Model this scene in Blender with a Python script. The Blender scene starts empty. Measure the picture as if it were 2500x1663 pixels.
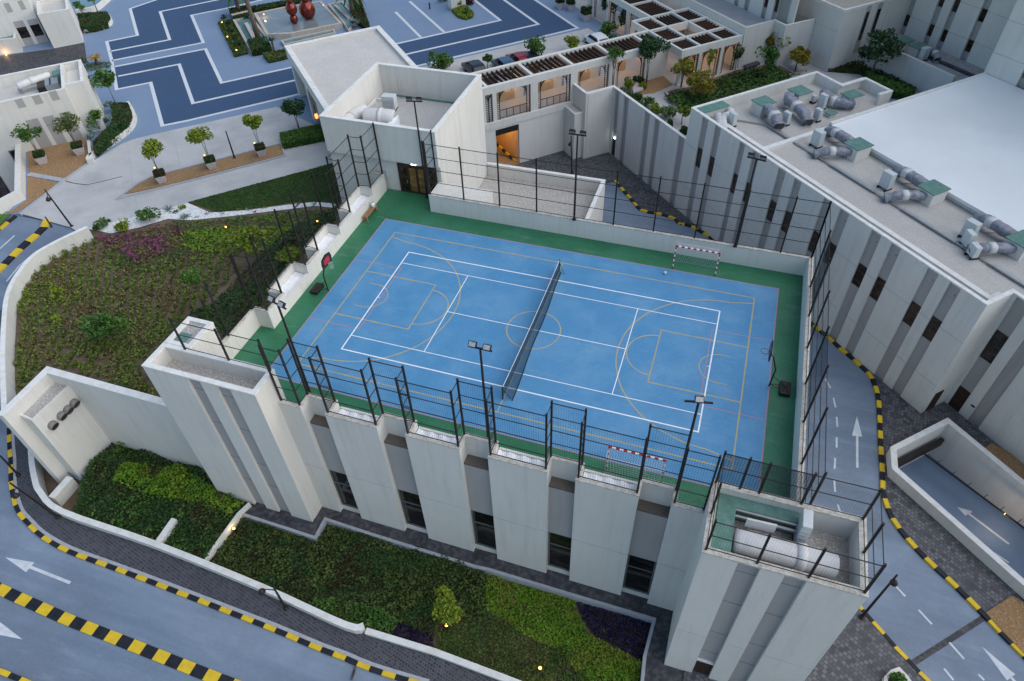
import bpy, math, random
import numpy as np
from mathutils import Vector, Matrix
from mathutils.geometry import tessellate_polygon
rnd = random.Random(7); npr = np.random.default_rng(7)
SC = bpy.context.scene; COL = SC.collection
S2 = math.sqrt(2)
# ---------------------------------------------------------------- survey: camera of the photograph, used to measure the plan
F_, CX, CY = 1686.439, 1250.0, 831.5
CAM = np.array([10.2759229, -32.3431438, 33.1532730])
YAW, PIT, ROL = -0.352204332, 0.788380887, -0.043002135
def axes():
    ca, sa, cb, sb = math.cos(YAW), math.sin(YAW), math.cos(PIT), math.sin(PIT)
    f = np.array([sa*cb, ca*cb, -sb]); r = np.array([ca, -sa, 0]); u = np.cross(r, f)
    c, s = math.cos(ROL), math.sin(ROL)
    return np.array([c*r+s*u, -s*r+c*u, f])
AX = axes()
ZM = {'1':(0,0,2.8),'2':(830,0,2.8),'3':(1660,0,2.8),'4':(0,550,2.8),'5':(830,550,2.8),'6':(1660,550,2.8),'7':(0,1100,2.8),'8':(830,1100,2.8),'9':(1660,1100,2.8),
'a':(500,0,5.8075),'b':(660,60,5.8075),'c':(0,0,7.84),'d':(0,140,7.84),'e':(0,300,6.03),'f':(1000,0,5.8075),'g':(1360,0,5.8075),'h':(1700,0,5.8075),'i':(2100,0,5.8075),'j':(1140,180,5.8075),'k':(1480,140,7.467),'l':(1680,160,5.8075),'m':(2100,500,5.8075),'n':(2150,700,3.136),
'o':(330,740,3.92),'p':(560,1100,3.92),'q':(500,440,4.356),'r':(0,900,4.356),'s':(1100,900,3.92),'t':(1560,1140,2.998),'u':(1600,1040,7.127),'v':(1900,500,5.225),'w':(1900,800,3.565)}
def ray(k, x, y):
    a, b, s = ZM[k]; u, v = a+x/s, b+y/s
    return np.array([(u-CX)/F_, (CY-v)/F_, 1.0]) @ AX
def P(k, x, y, z):
    d = ray(k, x, y); t = (z-CAM[2])/d[2]; q = CAM+t*d
    return Vector((q[0], q[1], z))
def PL(k, z, *pts): return [tuple(P(k, x, y, z)) for x, y in pts]
def PP(z, *items):                      # mixed zoom keys: 'k', (x,y), (x,y), 'k2', ...
    out = []; k = None
    for it in items:
        if isinstance(it, str): k = it
        else: out.append(tuple(P(k, it[0], it[1], z)))
    return out
def st(s, t): return ((s+t+26.9)/S2, (t+26.9-s)/S2)
def to_st(p): return ((p[0]-p[1])/S2, (p[0]+p[1])/S2-26.9)
# ---------------------------------------------------------------- materials
MATS = {}
def nodes(m):
    m.use_nodes = True; nt = m.node_tree; b = nt.nodes['Principled BSDF']; return nt, b
def mix(nt, fac, a, b):
    n = nt.nodes.new('ShaderNodeMix'); n.data_type = 'RGBA'
    if isinstance(fac, (int, float)): n.inputs[0].default_value = fac
    else: nt.links.new(fac, n.inputs[0])
    for i, c in ((6, a), (7, b)):
        if isinstance(c, (tuple, list)): n.inputs[i].default_value = (*c[:3], 1)
        else: nt.links.new(c, n.inputs[i])
    return n.outputs[2]
def pos(nt, scale=(1,1,1), rot=(0,0,0)):
    g = nt.nodes.new('ShaderNodeNewGeometry'); m = nt.nodes.new('ShaderNodeMapping')
    m.inputs['Scale'].default_value = scale; m.inputs['Rotation'].default_value = rot
    nt.links.new(g.outputs['Position'], m.inputs['Vector']); return m.outputs[0]
def noise(nt, vec, sc, det=4, rough=.55, lo=.35, hi=.65):
    n = nt.nodes.new('ShaderNodeTexNoise'); n.inputs['Scale'].default_value = sc; n.inputs['Detail'].default_value = det; n.inputs['Roughness'].default_value = rough
    nt.links.new(vec, n.inputs['Vector'])
    r = nt.nodes.new('ShaderNodeMapRange'); r.inputs[1].default_value = lo; r.inputs[2].default_value = hi
    nt.links.new(n.outputs[0], r.inputs[0]); return r.outputs[0]
def bump(nt, b, h, st_=.2, d=.05):
    n = nt.nodes.new('ShaderNodeBump'); n.inputs['Strength'].default_value = st_; n.inputs['Distance'].default_value = d
    nt.links.new(h, n.inputs['Height']); nt.links.new(n.outputs[0], b.inputs['Normal'])
def mat(name, col, col2=None, sc=3., rough=.7, metal=0., sc2=None, col3=None, bmp=0., stretch=(1,1,1), spec=.3, lo=.35, hi=.65, emit=0., fine=False):
    if name in MATS: return MATS[name]
    m = bpy.data.materials.new(name); nt, b = nodes(m)
    b.inputs['Roughness'].default_value = rough; b.inputs['Metallic'].default_value = metal
    b.inputs['Specular IOR Level'].default_value = spec
    b.inputs['Base Color'].default_value = (*col, 1)
    if col2:
        v = pos(nt, stretch); f = noise(nt, v, sc, 5, .6, lo, hi); c = mix(nt, f, col, col2)
        if col3: c = mix(nt, noise(nt, pos(nt), sc2, 3, .6, .45, .75), c, col3)
        if fine:
            g = noise(nt, pos(nt), 5., 6, .7, .35, .7); c = mix(nt, g, mix(nt, .06, c, (0, 0, 0)), mix(nt, .02, c, (1, 1, 1)))
            g = noise(nt, pos(nt, (.25, 1.4, 1), (0, 0, .4)), 1.4, 6, .7, .56, .72); c = mix(nt, g, c, mix(nt, .06, c, (.9, .9, .9)))
        nt.links.new(c, b.inputs['Base Color'])
        if bmp: bump(nt, b, f, bmp)
    if emit:
        b.inputs['Emission Color'].default_value = (*col, 1); b.inputs['Emission Strength'].default_value = emit
    MATS[name] = m; return m
def brick(name, c1, c2, mortar, scale, rot=0., w=.5, h=.25, ms=.02, rough=.75, blotch=None, wet=0.):
    m = bpy.data.materials.new(name); nt, b = nodes(m)
    v = pos(nt, (1,1,1), (0,0,rot)); n = nt.nodes.new('ShaderNodeTexBrick')
    n.inputs['Scale'].default_value = scale; n.inputs['Brick Width'].default_value = w; n.inputs['Row Height'].default_value = h
    n.inputs['Mortar Size'].default_value = ms; n.inputs['Mortar Smooth'].default_value = .3
    n.inputs['Color1'].default_value = (*c1,1); n.inputs['Color2'].default_value = (*c2,1); n.inputs['Mortar'].default_value = (*mortar,1)
    nt.links.new(v, n.inputs['Vector']); c = n.outputs[0]
    f = noise(nt, pos(nt), .35, 5, .65, .3, .7)
    c = mix(nt, f, c, mix(nt, .55, c, blotch or mortar))
    nt.links.new(c, b.inputs['Base Color']); b.inputs['Roughness'].default_value = rough; b.inputs['Specular IOR Level'].default_value = .3
    bump(nt, b, n.outputs[1], -.25, .02)
    MATS[name] = m; return m
def plaster(name, col, stain, joint=None):
    m = bpy.data.materials.new(name); nt, b = nodes(m)
    big = noise(nt, pos(nt), .22, 4, .6, .3, .75); c = mix(nt, big, col, tuple(x*.9 for x in col))
    drip = noise(nt, pos(nt, (1.6, 1.6, .12)), 1.3, 6, .65, .5, .8); c = mix(nt, drip, c, stain)
    fine = noise(nt, pos(nt), 9, 4, .6, .3, .7); c = mix(nt, fine, c, mix(nt, .06, c, (0, 0, 0)))
    nt.links.new(c, b.inputs['Base Color']); b.inputs['Roughness'].default_value = .85; b.inputs['Specular IOR Level'].default_value = .2
    bump(nt, b, fine, .08, .02); MATS[name] = m; return m
def gravel(name, c1, c2, c3, sc=22., blot=(.5,.5,.5)):
    m = bpy.data.materials.new(name); nt, b = nodes(m)
    v = nt.nodes.new('ShaderNodeTexVoronoi'); v.inputs['Scale'].default_value = sc; nt.links.new(pos(nt), v.inputs['Vector'])
    s = nt.nodes.new('ShaderNodeSeparateColor'); nt.links.new(v.outputs['Color'], s.inputs[0])
    c = mix(nt, s.outputs[0], c1, c2)
    r = nt.nodes.new('ShaderNodeMapRange'); r.inputs[1].default_value = .75; r.inputs[2].default_value = .95; nt.links.new(s.outputs[1], r.inputs[0])
    c = mix(nt, r.outputs[0], c, c3)
    c = mix(nt, noise(nt, pos(nt), .5, 5, .65, .35, .75), c, mix(nt, .35, c, blot))
    nt.links.new(c, b.inputs['Base Color']); b.inputs['Roughness'].default_value = .9
    bump(nt, b, v.outputs[0], .5, .03); MATS[name] = m; return m
def leafmat(name, dark, light, sc=1.2, tint=None, tsc=.35):
    m = bpy.data.materials.new(name); nt, b = nodes(m)
    a = noise(nt, pos(nt), sc, 3, .6, .36, .64); c = mix(nt, a, dark, light)
    f = noise(nt, pos(nt), 14, 2, .5, .3, .7); c = mix(nt, f, c, mix(nt, .45, c, tuple(min(1, x*2.2) for x in light)))
    if tint: c = mix(nt, noise(nt, pos(nt), tsc, 3, .6, .46, .62), c, tint)
    nt.links.new(c, b.inputs['Base Color']); b.inputs['Roughness'].default_value = .6; b.inputs['Specular IOR Level'].default_value = .25
    MATS[name] = m; return m
def netmat(name, col, pitch, frac, cloth=0.):
    m = bpy.data.materials.new(name); nt, b = nodes(m); b.inputs['Base Color'].default_value = (*col, 1); b.inputs['Roughness'].default_value = .6
    g = nt.nodes.new('ShaderNodeNewGeometry'); sx = nt.nodes.new('ShaderNodeSeparateXYZ'); nt.links.new(g.outputs['Position'], sx.inputs[0])
    def M(op, a, bb):
        n = nt.nodes.new('ShaderNodeMath'); n.operation = op
        for i, q in ((0, a), (1, bb)):
            if isinstance(q, (int, float)): n.inputs[i].default_value = q
            else: nt.links.new(q, n.inputs[i])
        return n.outputs[0]
    u = M('ADD', sx.outputs[0], sx.outputs[1])
    def line(q): return M('LESS_THAN', M('FRACT', M('DIVIDE', q, pitch), 0.), frac)
    a = M('MAXIMUM', M('MAXIMUM', line(u), line(sx.outputs[2])), cloth)
    nt.links.new(a, b.inputs['Alpha']); MATS[name] = m; return m
def roofmat(name, col, seam):
    m = bpy.data.materials.new(name); nt, b = nodes(m)
    w = nt.nodes.new('ShaderNodeTexWave'); w.bands_direction = 'X'; w.inputs['Scale'].default_value = .9
    nt.links.new(pos(nt, (1,1,1), (0,0,math.radians(-45))), w.inputs['Vector'])
    r = nt.nodes.new('ShaderNodeMapRange'); r.inputs[1].default_value = .9; r.inputs[2].default_value = 1.; nt.links.new(w.outputs[0], r.inputs[0])
    c = mix(nt, r.outputs[0], col, seam)
    c = mix(nt, noise(nt, pos(nt), .15, 5, .6, .35, .7), c, tuple(x*.88 for x in col))
    nt.links.new(c, b.inputs['Base Color']); b.inputs['Roughness'].default_value = .45; b.inputs['Metallic'].default_value = 0.; bump(nt, b, r.outputs[0], .4, .03)
    MATS[name] = m; return m
def glassmat(name, col, refl=.5, warm=None):
    m = bpy.data.materials.new(name); nt, b = nodes(m)
    c = mix(nt, noise(nt, pos(nt, (.6,.6,1.8)), 1.2, 4, .6, .45, .6), col, warm or tuple(x*2.5 for x in col))
    nt.links.new(c, b.inputs['Base Color']); b.inputs['Roughness'].default_value = .08; b.inputs['Specular IOR Level'].default_value = refl
    MATS[name] = m; return m
WHITE = plaster('white_plaster', (.71,.695,.655), (.575,.56,.525))
CAP = mat('coping_white', (.74,.74,.73), (.69,.68,.66), 1., .8, col3=(.62,.6,.56), sc2=2.)
WORN = mat('worn_coping', (.66,.64,.6), (.5,.46,.4), 3., .85, col3=(.36,.31,.25), sc2=7.)
GROOVE = plaster('grey_plaster', (.4,.39,.385), (.34,.325,.31))
GRAVEL = gravel('roof_gravel', (.30,.285,.27), (.44,.42,.4), (.58,.56,.54), 15, (.36,.33,.29))
PALEROOF = gravel('pale_roof_screed', (.5,.475,.455), (.58,.555,.53), (.62,.6,.58), 12, (.4,.37,.34))
BROWNG = gravel('brown_gravel', (.24,.135,.06), (.33,.2,.095), (.42,.29,.17), 16, (.2,.11,.05))
WHITEG = gravel('white_pebbles', (.62,.62,.62), (.78,.78,.78), (.4,.4,.4), 9, (.6,.6,.62))
ASPH = mat('road_asphalt', (.145,.2,.28), (.225,.285,.38), .55, .62, col3=(.135,.17,.23), sc2=.16, stretch=(.1,1,1), spec=.35, fine=True)
COBBLE = brick('plaza_cobble', (.165,.235,.36), (.19,.265,.395), (.15,.21,.32), 3.2, math.radians(45), blotch=(.21,.275,.37))
DARKBLUE = brick('dark_blue_cobble', (.036,.078,.165), (.05,.1,.19), (.032,.062,.125), 3.2, math.radians(45), blotch=(.045,.075,.14))
PALE = mat('pale_concrete', (.43,.43,.435), (.5,.495,.495), .25, .8, col3=(.36,.36,.37), sc2=.3, bmp=.05, fine=True)
BRICKP = brick('dark_brick_paving', (.028,.028,.034), (.085,.085,.1), (.13,.13,.15), 2.6, 0.25, .5, .5, .05, .5, (.05,.05,.06))
BRICKQ = brick('grey_brick_paving', (.04,.04,.048), (.17,.17,.185), (.04,.04,.048), 1.9, 0.6, .5, .5, .05, .55, (.1,.1,.11))
SLATE = mat('dark_slate_paving', (.032,.032,.04), (.06,.058,.07), 1.2, .6, col3=(.12,.118,.115), sc2=3.)
SOIL = mat('soil', (.1,.075,.05), (.15,.115,.082), .9, .95, bmp=.4)
SAND = mat('sand', (.3,.26,.2), (.36,.31,.25), .3, .95)
CBLUE = mat('court_blue_acrylic', (.062,.238,.45), (.085,.27,.485), .55, .55, col3=(.135,.315,.51), sc2=.33, spec=.35, stretch=(1,.45,1), lo=.3, hi=.7, fine=True)
CGREEN = mat('court_green_acrylic', (.012,.13,.055), (.02,.16,.075), .6, .5, col3=(.035,.18,.1), sc2=.35, spec=.4, fine=True)
LWHITE = mat('white_line_paint', (.86,.88,.9), (.78,.8,.82), 4., .6)
LYEL = mat('yellow_line_paint', (.5,.38,.13), (.3,.34,.33), 1.5, .6)
LRED = mat('red_line_paint', (.42,.2,.26), (.3,.26,.38), 1.2, .6)
KYEL = mat('kerb_yellow', (.72,.5,.02), (.62,.41,.03), 2.5, .6)
KBLK = mat('kerb_black', (.008,.01,.016), (.02,.022,.03), 2.5, .6)
KERB = mat('stone_kerb', (.33,.345,.38), (.4,.415,.45), 3., .8)
MARK = mat('road_marking', (.62,.65,.7), (.5,.54,.6), 2.2, .7)
BLACK = mat('black_metal', (.016,.013,.012), (.028,.022,.02), 6., .45)
BRONZE = mat('dark_timber_slats', (.03,.016,.012), (.055,.03,.022), 5., .55)
DGLASS = glassmat('dark_glass', (.006,.007,.009), .5, (.03,.025,.02))
BGLASS = glassmat('brown_glass', (.02,.011,.008), .4, (.05,.03,.018))
DKFRAME = mat('window_frame', (.12,.14,.15), None, rough=.5)
GREENROOF = mat('green_roof_felt', (.085,.19,.165), (.115,.23,.2), 1.6, .7, col3=(.16,.27,.25), sc2=2.5)
DUCT = mat('duct_insulation', (.21,.22,.265), (.31,.32,.37), 2.5, .55, col3=(.13,.14,.17), sc2=3., bmp=.25)
DUCTW = mat('white_duct_wrap', (.55,.55,.56), (.62,.61,.6), 2., .6, bmp=.15)
CABW = mat('cabinet_white', (.5,.54,.55), (.56,.59,.6), 3., .5)
STEEL = mat('galvanised_steel', (.35,.37,.39), (.42,.44,.46), 3., .4, metal=.6)
METALROOF = roofmat('white_metal_roof', (.84,.86,.88), (.7,.72,.75))
WATER = glassmat('pool_water', (.1,.2,.23), .6, (.12,.22,.25))
POND = glassmat('fountain_water', (.17,.2,.22), .6, (.2,.23,.24))
STONE = mat('fountain_stone', (.44,.4,.35), (.52,.48,.43), 2., .75, col3=(.36,.29,.22), sc2=2.)
COPPER = mat('red_polished_metal', (.16,.025,.018), (.22,.04,.025), 1., .16, metal=.55, spec=.6)
PLANTER = mat('pink_stone_planter', (.46,.4,.41), (.54,.48,.48), 3., .8)
WOOD = mat('bench_wood', (.24,.13,.06), (.32,.18,.09), 8., .55)
BARK = mat('bark', (.13,.1,.075), (.2,.155,.115), 9., .9)
PALMBARK = mat('palm_bark', (.12,.09,.065), (.2,.15,.11), 7., .95, bmp=.5)
NETTING = netmat('fence_netting', (.012,.014,.016), .13, .028)
NETFRONT = netmat('front_fence_netting', (.012,.014,.016), .13, .05)
NETCLOTH = netmat('fence_windbreak', (.01,.02,.035), .13, .1, .42)
NETFINE = netmat('tennis_netting', (.01,.03,.05), .09, .12, .30)
GOALNET = netmat('goal_netting', (.6,.62,.64), .16, .09)
AMBER = mat('amber_lit_plaster', (.62,.5,.33), (.55,.42,.26), 1.5, .8)  # amber garage light put into the plaster colour
INTER = mat('amber_lit_gallery_wall', (.5,.4,.28), (.44,.34,.22), 1., .8)  # warm lamp glow put into the base colour of the inner walls
REDP = mat('red_paint', (.4,.02,.03), None, rough=.5)
WHITEP = mat('white_gloss', (.8,.81,.82), None, rough=.45)
LAMPW = mat('warm_lamp', (1,.5,.1), None, emit=2.2)
LAMPC = mat('cool_lamp', (.85,1,.9), None, emit=5.)
LGLASS = mat('floodlight_lens', (.3,.32,.34), (.5,.52,.54), 12., .2)
POLY = mat('white_polythene', (.72,.74,.78), (.82,.83,.86), 1.5, .4, bmp=.4)
LOUVRE = mat('brown_louvre', (.1,.085,.072), (.15,.125,.105), 4., .7, stretch=(1,9,1))
G_DARK = leafmat('foliage_dark', (.01,.031,.009), (.028,.066,.015), .8, (.045,.036,.015), .4)
G_DEEP = leafmat('foliage_deep', (.01,.032,.012), (.026,.07,.022), 1.1)
G_MID = leafmat('foliage_mid', (.02,.06,.012), (.055,.12,.02), .9)
G_BRIGHT = leafmat('foliage_bright', (.04,.11,.008), (.11,.2,.012), .9, (.15,.2,.02), .5)
G_LIME = leafmat('foliage_lime', (.05,.105,.008), (.15,.19,.015), 1.4)
G_OLIVE = leafmat('foliage_olive', (.03,.05,.013), (.07,.092,.022), .7, (.05,.1,.02), .4)
G_ROW = leafmat('foliage_row', (.045,.075,.014), (.105,.14,.025), .7, (.15,.12,.05), .3)
G_YEL = leafmat('foliage_yellow', (.06,.09,.01), (.2,.18,.02), 1.8, (.24,.16,.02), 1.2)
G_BLUE = leafmat('foliage_blue_grey', (.06,.1,.09), (.14,.2,.18), 1.5)
G_PURP = leafmat('foliage_purple', (.01,.008,.025), (.022,.016,.045), 1.5)
G_LAWN = leafmat('lawn_grass', (.02,.045,.009), (.035,.07,.014), .5)
G_PINK = leafmat('bougainvillea', (.05,.06,.02), (.17,.04,.1), 1.0, (.12,.12,.03), .6)
G_ORANGE = leafmat('cycad_fronds', (.12,.08,.015), (.3,.17,.03), 1.5)
# ---------------------------------------------------------------- mesh builder
LOC = {}
def area2(p): return sum(p[i][0]*p[(i+1) % len(p)][1]-p[(i+1) % len(p)][0]*p[i][1] for i in range(len(p)))
def norm2(a, b):
    d = (b[0]-a[0], b[1]-a[1]); l = math.hypot(*d) or 1; return (d[0]/l, d[1]/l)
def offset(pts, d, closed=False):       # to the left of travel
    n = len(pts); out = []
    for i in range(n):
        a = pts[(i-1) % n] if (closed or i > 0) else None; c = pts[(i+1) % n] if (closed or i < n-1) else None; b = pts[i]
        if a is None: t = norm2(b, c); m = (-t[1]*d, t[0]*d)
        elif c is None: t = norm2(a, b); m = (-t[1]*d, t[0]*d)
        else:
            t1 = norm2(a, b); t2 = norm2(b, c); n1 = (-t1[1], t1[0]); n2 = (-t2[1], t2[0])
            k = 1+n1[0]*n2[0]+n1[1]*n2[1]; k = max(k, .3); m = ((n1[0]+n2[0])/k*d, (n1[1]+n2[1])/k*d)
        out.append((b[0]+m[0], b[1]+m[1]))
    return out
def smooth(pts, n=6):
    out = []; L = len(pts)
    for i in range(L-1):
        p0, p1, p2, p3 = [np.array(pts[min(max(j, 0), L-1)], float) for j in (i-1, i, i+1, i+2)]
        for k in range(n):
            t = k/n; out.append(tuple(.5*((2*p1)+(-p0+p2)*t+(2*p0-5*p1+4*p2-p3)*t*t+(-p0+3*p1-3*p2+p3)*t**3)))
    out.append(tuple(map(float, pts[-1]))); return out
def resample(pts, step):
    out = [tuple(pts[0])]; acc = 0.; cur = np.array(pts[0], float)
    for q in pts[1:]:
        q = np.array(q, float)
        while True:
            d = np.linalg.norm(q[:2]-cur[:2])
            if d < 1e-9 or acc+d < step: acc += d; cur = q; break
            f = (step-acc)/d; cur = cur+(q-cur)*f; out.append(tuple(cur)); acc = 0.
    return out
class MB:
    def __init__(s): s.v = []; s.f = []; s.m = []; s.mi = 0
    def face(s, pts):
        n = len(s.v); s.v += [tuple(p) for p in pts]; s.f.append(tuple(range(n, n+len(pts)))); s.m.append(s.mi)
    def prism(s, poly, z0, z1, bottom=True, top=True):
        if area2(poly) < 0: poly = list(poly)[::-1]
        n = len(poly); b = len(s.v)
        s.v += [(p[0], p[1], z0) for p in poly]+[(p[0], p[1], z1) for p in poly]
        for i in range(n):
            j = (i+1) % n; s.f.append((b+i, b+j, b+n+j, b+n+i)); s.m.append(s.mi)
        if top: s.f.append(tuple(range(b+n, b+2*n))); s.m.append(s.mi)
        if bottom: s.f.append(tuple(range(b+n-1, b-1, -1))); s.m.append(s.mi)
        return s
    def box(s, x0, y0, z0, x1, y1, z1):
        x0, x1 = min(x0, x1), max(x0, x1); y0, y1 = min(y0, y1), max(y0, y1)
        return s.prism([(x0, y0), (x1, y0), (x1, y1), (x0, y1)], z0, z1)
    def bst(s, s0, t0, z0, s1, t1, z1): return s.prism([st(s0, t0), st(s1, t0), st(s1, t1), st(s0, t1)], z0, z1)
    def bar(s, a, b, w, h, up=(0,0,1)):
        a, b = Vector(a), Vector(b); d = (b-a).normalized(); u = Vector(up)
        if abs(d.dot(u)) > .98: u = Vector((1, 0, 0))
        r = d.cross(u).normalized()*w/2; u = r.cross(d).normalized()*h/2
        n = len(s.v)
        for p in (a, b):
            for q in (-r-u, r-u, r+u, -r+u): s.v.append(tuple(p+q))
        for q in ((0,1,2,3), (7,6,5,4), (0,4,5,1), (1,5,6,2), (2,6,7,3), (3,7,4,0)):
            s.f.append(tuple(n+i for i in q[::-1])); s.m.append(s.mi)
        return s
    def tube(s, pts, r, n=8, cap=True, sq=1., sup=False):
        pts = [Vector(p) for p in pts]; L = len(pts); rr = r if isinstance(r, (list, tuple)) else [r]*L
        b = len(s.v); ref = Vector((0, 0, 1))
        d0 = (pts[1]-pts[0]).normalized()
        if abs(d0.z) > .9: ref = Vector((1, 0, 0))
        for i, p in enumerate(pts):
            d = (pts[min(i+1, L-1)]-pts[max(i-1, 0)]).normalized()
            x = d.cross(ref).normalized(); y = x.cross(d).normalized()
            for k in range(n):
                a = 2*math.pi*k/n; q = (math.cos(a)**4+math.sin(a)**4)**-.25*.93 if sup else 1.; s.v.append(tuple(p+x*math.cos(a)*rr[i]*q+y*math.sin(a)*rr[i]*sq*q))
        for i in range(L-1):
            for k in range(n):
                k2 = (k+1) % n; s.f.append((b+i*n+k, b+i*n+k2, b+(i+1)*n+k2, b+(i+1)*n+k)); s.m.append(s.mi)
        if cap:
            s.f.append(tuple(b+k for k in range(n-1, -1, -1))); s.m.append(s.mi)
            s.f.append(tuple(b+(L-1)*n+k for k in range(n))); s.m.append(s.mi)
        return s
    def lathe(s, c, prof, n=20):        # prof: (radius, z)
        b = len(s.v); L = len(prof)
        for r, z in prof:
            for k in range(n):
                a = 2*math.pi*k/n; s.v.append((c[0]+r*math.cos(a), c[1]+r*math.sin(a), c[2]+z))
        for i in range(L-1):
            for k in range(n):
                k2 = (k+1) % n; s.f.append((b+i*n+k, b+i*n+k2, b+(i+1)*n+k2, b+(i+1)*n+k)); s.m.append(s.mi)
        s.f.append(tuple(b+k for k in range(n-1, -1, -1))); s.m.append(s.mi)
        s.f.append(tuple(b+(L-1)*n+k for k in range(n))); s.m.append(s.mi)
        return s
    def ball(s, c, r, n=14, sz=1.):
        return s.lathe(c, [(max(.01, r*math.sin(math.pi*i/n)), -r*sz*math.cos(math.pi*i/n)) for i in range(n+1)], n+4)
    def sheet(s, outer, z, holes=()):   # flat polygon with holes
        polys = [[Vector((p[0], p[1], 0)) for p in outer]]+[[Vector((p[0], p[1], 0)) for p in h] for h in holes]
        fl = [p for q in polys for p in q]; b = len(s.v); s.v += [(p.x, p.y, z) for p in fl]
        for t in tessellate_polygon(polys):
            a, c, d = [fl[i] for i in t]
            if (c-a).cross(d-a).z < 0: t = t[::-1]
            s.f.append(tuple(b+i for i in t)); s.m.append(s.mi)
        return s
    def strip(s, pts, w, z, closed=False, alt=None):
        l = offset(pts, w/2, closed); r = offset(pts, -w/2, closed); n = len(pts)
        for i in range(n if closed else n-1):
            j = (i+1) % n
            if alt: s.mi = i % alt
            s.face([(*r[i], z), (*r[j], z), (*l[j], z), (*l[i], z)])
        return s
    def wall(s, pts, o0, o1, z0, z1, closed=False, alt=None):   # wall along pts between the left offsets o0 < o1; z may be a list
        n = len(pts); A = offset(pts, o0, closed) if o0 else [p[:2] for p in pts]; B = offset(pts, o1, closed) if o1 else [p[:2] for p in pts]
        Z0 = z0 if isinstance(z0, (list, tuple)) else [z0]*n; Z1 = z1 if isinstance(z1, (list, tuple)) else [z1]*n
        m = n if closed else n-1
        for i in range(m):
            j = (i+1) % n
            if alt: s.mi = i % alt
            a, a2, b, b2 = A[i], A[j], B[i], B[j]
            s.face([(*a, Z1[i]), (*a2, Z1[j]), (*b2, Z1[j]), (*b, Z1[i])])
            s.face([(*a, Z0[i]), (*a2, Z0[j]), (*a2, Z1[j]), (*a, Z1[i])])
            s.face([(*b2, Z0[j]), (*b, Z0[i]), (*b, Z1[i]), (*b2, Z1[j])])
        if not closed:
            s.face([(*B[0], Z0[0]), (*A[0], Z0[0]), (*A[0], Z1[0]), (*B[0], Z1[0])])
            s.face([(*A[-1], Z0[-1]), (*B[-1], Z0[-1]), (*B[-1], Z1[-1]), (*A[-1], Z1[-1])])
        return s
    def build(s, name, mats, parent=None, sm=False, bevel=0):
        me = bpy.data.meshes.new(name); o = (0, 0, 0)
        if parent is not None:
            o = LOC[parent.name]
        me.from_pydata([(v[0]-o[0], v[1]-o[1], v[2]-o[2]) for v in s.v], [], s.f)
        for m in (mats if isinstance(mats, (list, tuple)) else [mats]): me.materials.append(m)
        if any(s.m): me.polygons.foreach_set('material_index', s.m)
        if sm: me.polygons.foreach_set('use_smooth', [True]*len(s.f))
        me.update(); ob = bpy.data.objects.new(name, me); COL.objects.link(ob)
        if parent is not None: ob.parent = parent
        LOC[ob.name] = o
        if bevel:
            b = ob.modifiers.new('bevel', 'BEVEL'); b.width = bevel; b.segments = 2; b.limit_method = 'ANGLE'
        return ob
def tag(o, label=None, cat=None, group=None, kind=None):
    if label: o['label'] = label
    if cat: o['category'] = cat
    if group: o['group'] = group
    if kind: o['kind'] = kind
    return o
def thing(name, label, cat, loc, group=None):
    o = bpy.data.objects.new(name, None); COL.objects.link(o); o.location = loc; o.empty_display_size = .3
    LOC[o.name] = tuple(loc); return tag(o, label, cat, group)
def dup(o, loc, rz=0, sc=1., label=None, group=None):
    def cp(a, par):
        c = a.copy(); COL.objects.link(c); LOC[c.name] = LOC.get(a.name, (0, 0, 0))
        if par is not None: c.parent = par
        for ch in a.children: cp(ch, c)
        return c
    r = cp(o, None); r.location = loc; r.rotation_euler = (0, 0, rz); r.scale = (sc, sc, sc)
    if label: r['label'] = label
    if group: r['group'] = group
    return r
def struct(name, mb, m): return tag(mb.build(name, m), kind='structure')
# ---------------------------------------------------------------- foliage
def inside(poly, xy):
    x, y = xy[:, 0], xy[:, 1]; c = np.zeros(len(x), bool); n = len(poly)
    for i in range(n):
        x0, y0 = poly[i][:2]; x1, y1 = poly[(i+1) % n][:2]
        k = (y0 > y) != (y1 > y)
        with np.errstate(divide='ignore', invalid='ignore'): c ^= k & (x < (x1-x0)*(y-y0)/(y1-y0+1e-12)+x0)
    return c
def scatter(poly, dens):
    a = np.array([p[:2] for p in poly]); lo, hi = a.min(0), a.max(0)
    n = int(dens*np.prod(hi-lo)); q = lo+npr.random((n, 2))*(hi-lo); return q[inside(poly, q)]
def vnoise(xy, sc, seed=0):             # smooth value noise
    r = np.random.default_rng(seed); T = r.random((64, 64)); p = xy/sc+100.; i = np.floor(p).astype(int); f = p-i; f = f*f*(3-2*f)
    g = lambda a, b: T[(i[:, 0]+a) % 64, (i[:, 1]+b) % 64]
    return (g(0,0)*(1-f[:,0])+g(1,0)*f[:,0])*(1-f[:,1])+(g(0,1)*(1-f[:,0])+g(1,1)*f[:,0])*f[:,1]
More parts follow.
